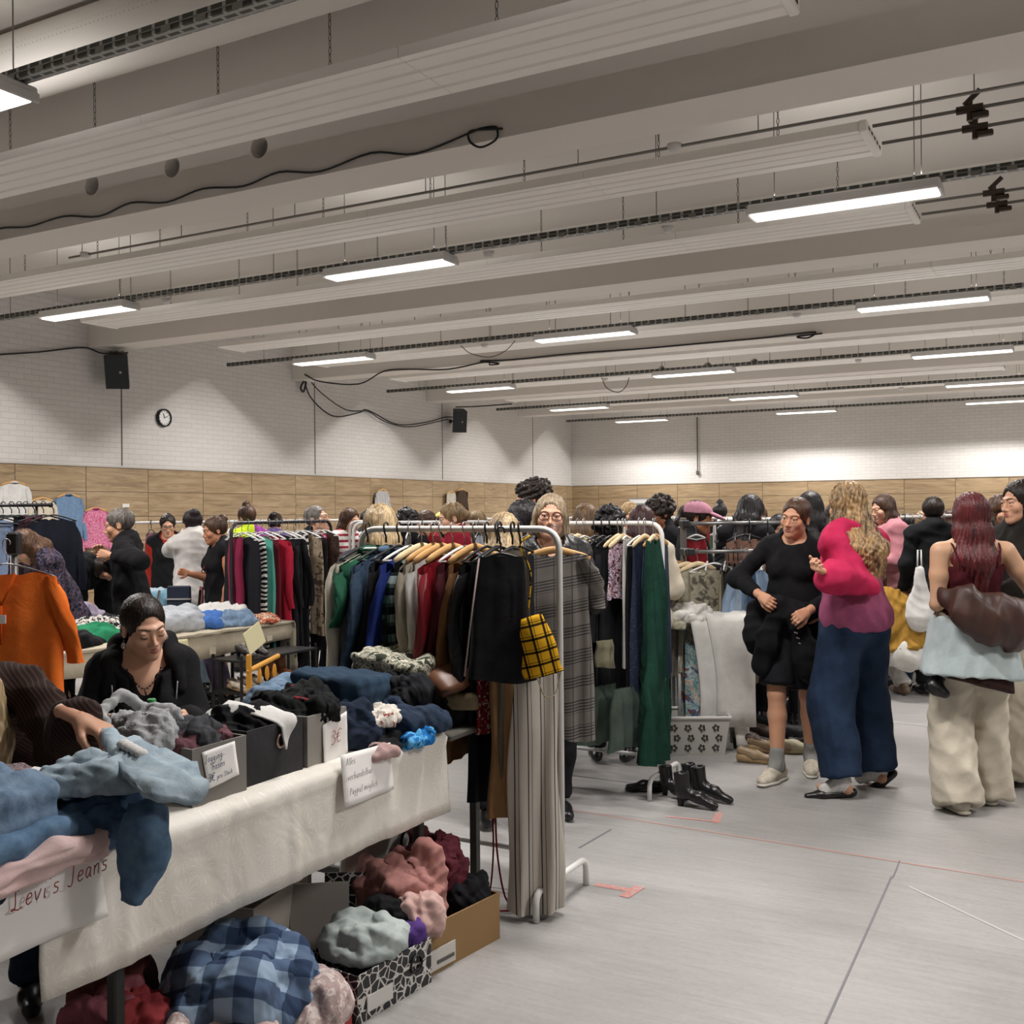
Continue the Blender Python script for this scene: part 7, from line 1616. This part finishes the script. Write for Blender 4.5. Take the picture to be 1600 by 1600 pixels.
S.path([L_(-.17, -.03, .13), L_(-.05, -.15, .11), L_(.08, -.15, .07), L_(.17, -.05, .05)], [.035, .045, .045, .035], .03); S.path([L_(-.04, -.16, .10), L_(-.10, -.17, -.08), L_(-.14, -.15, -.25)], [.04, .06, .07], .04); S.path([L_(.02, -.16, .08), L_(.10, -.16, -.15), L_(.12, -.14, -.28)], [.035, .06, .07], .04)
S.E(L_(-.03, -.165, .10), (.05, .04, .045), None, .02); S.E(L_(-.19, -.02, -.06), (.10, .10, .17), None, .05)
jk = mobj('tied_jacket', S.mesh(.009, disp=fold_noise(5, .008, 16)), BLACK, A_.root)
w_ = MB(); 
for i in range(5): w_.tube([L_(.055+i*.012, -.215, -.05-.03*i), L_(.075+i*.012, -.215, -.055-.03*i)], .004, 4)
w_.build('white_print', plain('b9b9b9', .6), jk)
A_.shoes(cloth('cfc8ba', 'b4aa96', 30), plain('dcd8cc', .6), 1.12, sock=cloth('8f8f8c')); A_.hair(HBR, 'lowbun', vol=.8, amp=.0016, n=44)
# woman in pink jacket
p = gp(1332, 5.85)
B_ = Person(p, -150, 1.735, pitch=3, head=(-8, 4, 0), res=.010, rf=(0, 1372, 1196, 5.98), lf=(0, 1316, 1226, 5.75), lh=(0, 1290, 895, 5.55), rh=(0, 1285, 950, 6.1), lpole=(.3, .6, -1), rpole=(-.3, .8, -1),
            label='woman with long wavy blonde hair in a bright pink puffy jacket and dark jeans')
B_.body(face=dict(brow='6a5038'), fine=.006, hand={1: dict(normal=(1, 0, .2), side=-1, curl=60)})
HP = cloth('c22e58', 'b0244c', 8, bump=.3); MP = cloth('9c5272', '884664', 10, bump=.4)
B_.shirt(HP, off=.018, sleeve=.94, hem=.16, amp=.010, seed=21, puff=.048, freq=13, name='jacket', loose=1.5)
S = SDF(); cc = B_.pel
S.C(B_.che+np.array((0, 0, -.02)), cc+np.array((0, .01, .02)), .165, .19, .05, flat=((0, 1, 0), 1.15)); S.E(cc+np.array((0, .02, .02)), (.215, .175, .13), None, .05); S.PL(cc+np.array((0, 0, -.055)), (0, 0, -1), .02)
lw = mobj('jacket_lower', S.mesh(.011, disp=fold_noise(22, .0045, 14, (1, 1, .5))), MP, B_.root)
S = SDF(); S.path([B_.el[1]+(B_.wr[1]-B_.el[1])*.78, B_.el[1]+(B_.wr[1]-B_.el[1])*.97], [.042, .034], .02); mobj('cuff', S.mesh(.007, disp=fold_noise(3, .002, 50)), MP, B_.root)
B_.pants(JD, r=(.118, .118, .108), length=.97, amp=.006, seed=23, off=.02, name='jeans')
B_.fd = {1: (.87, -.5, 0), -1: (.7, -.6, 0)}; B_.ft = {-1: 38}
B_.shoes(BLKL, None, 1.05, kind='flat', sock=WHITE)
B_.hair(hairmat('3a2c1e', 'b59468', .75), 'long', .33, vol=1.3, wavy=.09, spread=1.25, lift=.055, amp=.0045, n=26, seed=3)
S = SDF(); S.C(B_.sh[-1]+np.array((-.05, .1, -.2)), cc+np.array((-.20, .10, .02)), .05, .09, .05, flat=((1, 0, 0), 1.5)); 
# red-haired woman, back view
p = gp(1517, 5.5)
D_ = Person(p, 176, 1.665, head=(6, 2, 0), res=.010, sk='c9a184', wide=1.10, lf=(0, 1497, 1245, 5.45), rf=(0, 1545, 1238, 5.62), lh=(0, 1464, 946, 5.72), rh=(0, 1622, 945, 5.7), lpole=(.25, .6, -1), rpole=(-.5, .5, -1),
            label='woman with dark red hair seen from behind, maroon strap top, jackets round her waist')
D_.body(face=None, fine=.006)
MAR = cloth('4c1620', '3e1119', 8)
S = SDF(); D_.torso(S, .011, .05); S.PL(D_.che+D_.Rc @ np.array((0, 0, .045)), (0, 0, 1)); S.PL(D_.pel+np.array((0, 0, -.05)), (0, 0, -1))
tp_ = mobj('strap_top', S.mesh(.008, disp=fold_noise(6, .003, 18)), MAR, D_.root)
for s in (-1, 1):
    T = lambda x, y, z: D_.nb+D_.Rc @ np.array((x, y, z)); MB().tube(curve([tuple(T(s*.085, .107, -.125)), tuple(T(s*.108, .088, -.06)), tuple(T(s*.118, .055, -.008)), tuple(T(s*.118, .0, .004)), tuple(T(s*.105, -.06, -.04)), tuple(T(s*.09, -.10, -.12))], 4), .0055, 6, flat=.5).build('strap', MAR, tp_, True)
D_.pants(PCR, r=(.108, .108, .118), length=1.05, amp=.009, seed=31, off=.02, freq=12)
S = SDF(); c0_ = D_.pel
S.C(c0_+np.array((0, 0, .12)), c0_+np.array((.02, .02, -.22)), .175, .25, .05, flat=((0, 1, 0), 1.05), cap=True); S.PL(c0_+np.array((0, 0, .09)), (0, 0, 1), .01)
PDN = cloth('b3bfc0', 'a3b0b2', 8, fine=350)
mobj('denim_wrap', S.mesh(.010, disp=fold_noise(33, .008, 12, (1, 1, .5))), PDN, D_.root)
S = SDF(); S.C(c0_+np.array((0, 0, -.1)), c0_+np.array((.04, .02, -.262)), .19, .238, .05, flat=((0, 1, 0), 1.05), cap=True); mobj('dark_hem', S.mesh(.012), cloth('35221f', '2a1a18'), D_.root)
S = SDF(); q = lambda a, b, c: c0_+np.array((a+.05, b, c))
S.path([q(.14, .10, .20), q(.05, .22, .17), q(-.08, .24, .09), q(-.22, .17, .05), q(-.30, .04, .10)], [.03, .055, .075, .07, .05], .05, flat=((0, 0, 1.0), .62)); S.E(q(-.07, .23, .10), (.17, .07, .105), None, .05)
BRL = NT('brown_leather'); BRL.col(BRL.ramp(BRL.noise(BRL.co(), 10, 3), [(.3, '2f1a15'), (.7, '43271e')])); BRL.rough(.5); BRL = BRL.m
mobj('brown_jacket', S.mesh(.009, disp=fold_noise(35, .010, 13)), BRL, D_.root)
S = SDF(); S.path([q(.14, .06, -.22), q(.17, .08, -.27), q(.13, .12, -.30)], [.028, .036, .028], .03); bg_ = mobj('belt_bag', S.mesh(.009, disp=fold_noise(36, .004, 20)), BLKL, D_.root)
D_.shoes(plain('bdb7aa', .5), plain('c9c3b5', .6), 1.0); D_.hair(HRED, 'long', .30, vol=1.1, spread=1.05, front=False, n=40, seed=8)
# dark-haired woman at the right edge
p = gp(1598, 6.0)
E_ = Person(p, -68, 1.745, head=(-8, 4, 0), res=.010, sk='cfa288', lf=(0, 1585, 1195, 6.0), lh=(0, 1560, 935, 5.75), label='tall dark-haired woman in a black jacket at the right edge, looking across')
E_.body(face=dict(brow='1a1210', lip='a05a54', earrings='d8d8d8'), fine=.0045); E_.shirt(cloth('252320', '1b1a18', 8), off=.024, sleeve=.97, hem=-.1, high=.05, amp=.008, puff=.02, name='jacket'); E_.pants(PCR, r=(.11, .12, .13), length=1.03, off=.02, amp=.008); E_.shoes(BLKL); E_.hair(HB, 'long', .42, vol=.95, n=40)
# woman with glasses between the racks
def quick(px, ytop, Z, fc, label, top, hair, hs='long', pants=None, sk=SK1, h=None, hl=.3, res=.016, pitch=4, head=(0, 8, 0), sleeve=.95, face=None, male=False, off=.018, py=None, vol=1.0, fine=.008, legs=True, hem=-.1, shoes=True, loose=1.0, dz=0, amp=.006, **kw):
    q = dp(px, ytop, Z); h = h or max(1.5, min(1.9, q.z+.005)); pk = dict(kw.pop('pk', {}))
    P = Person(Vector((q.x, q.y, 0)), fc, h, pitch=pitch, head=head, res=res, sk=sk, male=male, label=label, **pk)
    P.body(face=face if face is not None else dict(detail=Z < 9.5), fine=fine, fingers=Z < 9.5)
    P.shirt(top, off=off, sleeve=sleeve, hem=hem, loose=loose, amp=amp, seed=int(px) % 97, **kw)
    P.pants(pants or BLACK2, length=.98)
    if shoes: P.shoes(BLKL, res=.012)
    if hair is not None: P.hair(hair, hs, hl, vol=vol, seed=int(px) % 89)
    return P
quick(858, 771, 5.5, 2, 'smiling woman with short grey-blonde hair and round glasses, leather jacket', LEATHER, hairmat('5a4c3c', 'b09c80', .7), 'bob', hl=.10, sk='d0a48c', face=dict(rim='4a1c20', brow='8a7058', lip='b0605c'), pitch=2, head=(-4, -4, 4), res=.012, fine=.0045, vol=.85, vneck=.10, pk=dict(lh=(.12, -.24, 1.22), rh=(-.05, -.26, 1.2), lf=(.04, .0, .085), rf=(-.09, .02, .085)))
quick(846, 750, 6.9, -95, 'tall person with curly dark brown hair turned left behind the glasses wearer', BLACK, HB, 'curly', male=True, sk=SK2, vol=.95, fine=.006, high=.03)
quick(808, 780, 5.9, 62, 'dark-haired woman in profile facing right behind the racks', BLACK2, HBLK, 'long', hl=.22, fine=.006, head=(6, 10, 0), sk=SK2)
quick(786, 799, 5.25, 178, 'blonde person seen from behind in a checked blouse at the rack', HT.m, HBL2, 'bob', hl=.16, fine=.007, vol=1.05, pitch=8)
quick(592, 786, 5.3, 172, 'woman with very long straight blonde hair seen from behind', cloth('4a4a50', '3a3a40'), HBL2, 'long', hl=.46, vol=1.1, fine=.007, pitch=6, head=(10, 8, 6), sk=SK1)
quick(540, 793, 10.5, 60, 'woman in a red and white striped sweater with brown hair', stripes([(0, 'd0cbc8'), (.6, '8c2a38')], .06, 2), HBR, 'bob', hl=.18)
quick(492, 790, 9.4, 55, 'balding grey-haired man looking up to the right', BLACK2, HGR, 'short', male=True, head=(20, -14, 0), vol=.6, fine=.006)
quick(634, 796, 9.0, 170, 'person with bushy black hair behind the white rails', BLACK, HBLK, 'curly', vol=1.0)
quick(672, 797, 9.4, -60, 'person in a red top with brown hair facing left behind the rails', cloth('b0232c', '98202a'), HBR, 'short')
P = quick(690, 799, 10.2, 165, 'person wearing a pale yellow cap in the crowd', BLACK2, HB, 'short')
S = SDF(); S.E(P.hc+P.Rh @ np.array((0, .01, .05)), (.088, .105, .075), P.Rh, .02); S.PL(P.hc+P.Rh @ np.array((0, 0, .04)), P.Rh @ np.array((0, 0, -1))); mobj('cap', S.mesh(.01), cloth('d8c878'), P.root)
quick(716, 784, 8.2, -75, 'woman with straight light brown hair and a red scarf facing left', cloth('8c1f30', '7a1828'), hairmat('4a3826', 'a08660', .6), 'lowbun', fine=.006, high=.06)
quick(390, 789, 10.6, -130, 'person with a hair bun in a neon yellow and purple top', stripes([(0, 'b8d02c'), (.5, '8a3a8c')], .5, 0), HBR, 'topbun')
quick(428, 801, 11.5, 178, 'dark-haired person seen from behind near the oak boards', cloth('5a4a78'), HB, 'bun')
# left side
p = quick(205, 793, 7.9, -82, 'short grey-haired person in a long black coat facing left', cloth('141416', '0f0f11', 6), hairmat('3f3a36', '7d766e', .6), 'short', male=True, sk='c39478', hem=-.45, hemr=.24, high=.04, fine=.0055, vol=.7, pitch=8, pk=dict(lh=(0, 172, 868, 7.6), rh=(0, 165, 868, 8.0)), head=(0, 6, 0), res=.013)
P = Person(gp(92, 8.7), 78, 1.68, pitch=78, head=(0, 10, 0), pelvis=(0, .05, .93), res=.015, label='person in black bending far forward over the second table'); P.body(fine=.01).shirt(cloth('131316', '0e0e10'), off=.03, sleeve=1.0, hem=-.3, loose=1.4, amp=.008, name='coat'); P.pants(BLACK2); P.shoes(BLKL); P.hair(HB, 'bob', .12)
PAIS = blotch([(0, '161824'), (.47, '5a5064'), (.53, '1a1c2a'), (.6, '6e4a48'), (.63, '161824')], 22, 3, dist=2.2)
quick(97, 834, 7.3, -50, 'brown-haired woman in a dark paisley blouse leaning over the table', PAIS, hairmat('2e1e14', '6b4a30', .5), 'long', h=1.56, hl=.24, pitch=26, head=(-10, 26, 0), fine=.006, vol=1.15, res=.013, off=.03, amp=.008)
P = quick(262, 803, 10.9, 18, 'woman in a black gilet over a red sweater behind the flowered table', cloth('a83226', '94291f'), HB, 'bun', face=dict(rim='3a2a24'), fine=.008)
P.shirt(cloth('18191c'), off=.034, sleeve=0, hem=-.1, vneck=.12, neck=.08, name='gilet')
quick(302, 796, 9.2, -150, 'woman in a white blouse and pale flared jeans seen from behind', cloth('d6d3cf', 'c8c5c1', 10, bump=.4), hairmat('140e10', '33252a'), 'bun', pants=JL, off=.03, sleeve=.9, hem=-.12, hemr=.2, pitch=2, amp=.008, res=.013, pk=dict(lh=(0, 268, 866, 9.9)), puff=.02)
P = bpy.data.objects['person'] if False else None
P = quick(345, 806, 8.8, -58, 'woman in a black sleeveless top with a phone strap and grey-purple trousers', BLACK, HBR, 'bun', pants=cloth('54495c', '483e50'), sleeve=.0, sk='b98468', fine=.006, pk=dict(rh=(.02, -.28, 1.1)), res=.013)
MB().tube([tuple(P.sh[1]+np.array((-.05, -.06, .03))), tuple(P.che+np.array((.0, -.15, -.05))), tuple(P.hip[-1]+np.array((-.08, -.1, .1)))], .005, 5).box(tuple(P.hip[-1]+np.array((-.09, -.12, .05))), (.08, .012, .15)).build('phone_strap', plain('7a3238', .5), P.root)
# middle to right crowd
quick(915, 786, 7.4, 175, 'person with long brown streaked hair seen from behind', cloth('3a3430'), hairmat('2c1e14', '8a6a48', .6), 'long', hl=.35, vol=1.15)
quick(952, 797, 6.6, 170, 'person with wide dark wavy hair behind the second rack', BLACK, HBLK, 'curly', vol=1.1)
quick(980, 784, 11.0, 20, 'blonde person holding a phone far behind the second rack', cloth('c4bcb0'), HBL, 'short')
quick(1003, 789, 6.9, 176, 'person with dark auburn hair in a cream top seen from behind', CREAM, HDR, 'long', hl=.24, vol=1.0, pants=DENIMD, pk=dict(lh=(.12, -.25, 1.1), rh=(-.12, -.25, 1.1)))
quick(1040, 776, 8.1, -70, 'person with a cloud of dark curly hair facing left', BLACK2, hairmat('1e1917', '473c36'), 'curly', vol=1.0, sk=SK3, fine=.006, res=.013)
P = quick(1078, 782, 7.6, 80, 'person in a pink baseball cap and black jacket facing right', cloth('1f2022', '18191b'), HB, 'pony', hl=.2, sk=SK3, fine=.006, res=.013, loose=1.3, pk=dict(rh=(.0, -.3, 1.2), lh=(.1, -.3, 1.25)))
PKC = cloth('c08a9c', 'b07c8e', 20)
S = SDF(); S.E(P.hc+P.Rh @ np.array((0, .012, .045))*P.k, (.092, .112, .082), P.Rh, .02); S.PL(P.hc+P.Rh @ np.array((0, 0, .038)), P.Rh @ np.array((0, -.15, -1)))
cp_ = mobj('cap', S.mesh(.006), PKC, P.root); S = SDF(); S.E(P.hc+P.Rh @ np.array((0, -.12, .045)), (.068, .078, .016), P.Rh @ rot('X', 12), .01); mobj('cap_brim', S.mesh(.006), PKC, cp_)
quick(1163, 768, 6.9, 150, 'woman with long black hair in a black jacket looking down at the rail', BLACK, HBLK, 'long', hl=.36, vol=1.25, head=(-20, 24, 0), pitch=16, fine=.007, spread=1.3) if False else quick(1163, 770, 7.8, 150, 'woman with long black hair in a black jacket looking down at the rail', BLACK, HBLK, 'long', hl=.36, vol=1.3, head=(-20, 20, 0), pitch=10, fine=.007)
quick(1125, 786, 12, 170, 'person with a black top bun far behind the rails', BLACK2, HBLK, 'topbun')
quick(1186, 789, 9.6, 175, 'person with a brown hair knot near the rounded rail', cloth('3a2c28'), HBR, 'bun')
quick(1214, 803, 8.4, 8, 'smiling woman with black hair peering between the rails', BLACK2, HBLK, 'long', hl=.2, fine=.006, sk='cfa288')
quick(1266, 768, 7.6, 165, 'person with smooth straight black hair behind the woman in black', BLACK, HBLK, 'long', hl=.3, vol=1.2, n=50) if False else quick(1266, 768, 7.6, 165, 'person with smooth straight black hair behind the woman in black', BLACK, HBLK, 'long', hl=.3, vol=1.25)
quick(1238, 789, 9.8, 140, 'person with curly brown updo beside the smooth black hair', cloth('4a3a34'), HBR, 'curly', vol=.8)
PNK = cloth('c98a92', 'bb7d86', 8)
quick(1388, 772, 9.5, -75, 'woman in a pink hooded sweatshirt and jeans facing left', PNK, hairmat('2a1c16', '5c4436'), 'long', hl=.24, pants=cloth('44607c', '385270', 8), fine=.006, res=.013, off=.03, pk=dict(lh=(.1, -.27, 1.08), rh=(-.08, -.28, 1.08)), high=.0)
quick(1460, 779, 8.9, 172, 'person in a black coat with dark hair seen from behind', cloth('1b1d1f', '141618'), HB, 'short', hem=-.35, hemr=.2, high=.05, male=True, h=1.68)
P = Person(gp(1410, 10.2), 120, 1.68, pitch=60, head=(0, 20, 0), res=.016, label='person in a denim jacket bending forward behind the white rail'); P.body(fine=.01).shirt(cloth('4f6a86', '41597a', 10), off=.03, loose=1.3, name='denim_jacket'); P.pants(BLACK2); P.shoes(BLKL, res=.014); P.hair(HBLK, 'short')
# crouching pair on the right
P = Person(gp(1402, 8.8, 1080), -155, 1.66, pitch=38, head=(0, 25, 0), pelvis=(0, .12, .40), res=.013, lf=(.13, -.14, .085), rf=(-.12, -.05, .085), lh=(.2, -.5, .35), rh=(-.15, -.5, .35), label='crouching person in white trousers and a mustard blouse seen from behind'); P.body(fine=.01).shirt(cloth('a07a34', '8c6a2a', 12), off=.02, sleeve=.9, hem=.0, amp=.010); P.pants(cloth('cdcbc5', 'bebcb6', 10), amp=.008, r=(.11, .085, .06), off=.018, waist=.06); P.shoes(plain('6a5a48', .5)); P.hair(HBR, 'lowbun')
P = Person(gp(1442, 9.4, 1020), -70, 1.64, pitch=30, head=(0, 28, 0), pelvis=(0, .12, .36), res=.013, lf=(.14, -.32, .085), rf=(-.12, -.25, .085), lh=(.12, -.5, .45), rh=(-.1, -.5, .45), label='person with light brown hair in a grey ribbed sweater crouching over boxes'); P.body(fine=.007, face={}).shirt(stripes([(0, '4a4b50'), (.6, '2e2f34')], .02, 2), off=.03, sleeve=1, hem=-.05, amp=.008, high=.02); P.pants(cloth('44607c', '385270', 8), r=(.1, .08, .06), off=.015); P.shoes(BLKL); P.hair(hairmat('4a3424', '9a7a54', .6), 'bob', .14)
# white bag held low, dangling in the crowd
t = empty('tote_bag', gp(1436, 8.6)+Vector((0, 0, .62)), R_(40), 'white cloth tote bag hanging beside the black coat', 'bag'); S = SDF(); S.C((0, 0, .45), (.0, 0, .08), .03, .13, .06, flat=((0, 1, 0), 1.8)); mobj('bag_body', S.mesh(.012, disp=fold_noise(4, .006, 14)), WHITE, t); MB().tube([(-.02, 0, .45), (-.015, 0, .62), (.015, 0, .62), (.02, 0, .45)], .007, 5).build('bag_strap', WHITE, t, True)
quick(1443, 799, 11.5, 165, 'blonde curly person far behind the black coat', cloth('6a5a4c'), HBL, 'curly', vol=.9)
quick(1453, 806, 10.6, 140, 'person with short tan hair low in the crowd on the right', cloth('5a4a3c'), hairmat('6a4c30', 'a98458'), 'short')
quick(1419, 803, 11.2, 175, 'person with black hair low in the crowd on the right', BLACK2, HBLK, 'short')
quick(1532, 778, 8.6, 170, 'person with dark hair half hidden behind the red-haired woman', BLACK, HB, 'long', hl=.25)
quick(1550, 772, 9.4, 30, 'person with brown hair looking down behind the tall dark-haired woman', BLACK, HBR, 'long', hl=.3, head=(0, 24, 0))
quick(1304, 786, 10.6, 175, 'person with dark hair partly behind the blonde waves', cloth('2c2c34'), HB, 'bob', hl=.14)
quick(648, 801, 12.0, -30, 'distant person in a white top near the oak boards', WHITE, HBR, 'bob', hl=.14)
quick(742, 797, 9.9, 150, 'distant person with blonde-brown hair in a dark jacket', cloth('3a3a34'), hairmat('5a4632', 'a08a64'), 'short')
quick(1100, 793, 13.0, 100, 'distant person in a grey coat beyond the pink cap', cloth('5c5c60'), HBR, 'short')
quick(575, 797, 12.0, -160, 'distant dark-haired person beyond the long blonde hair', cloth('2d3038'), HBLK, 'short')
quick(1486, 796, 12.5, 180, 'distant person in grey at the right side of the hall', cloth('77777a'), HBR, 'bob', hl=.12)
quick(1580, 795, 12.8, 150, 'distant person in navy near the right edge', cloth('27304a'), HB, 'short')
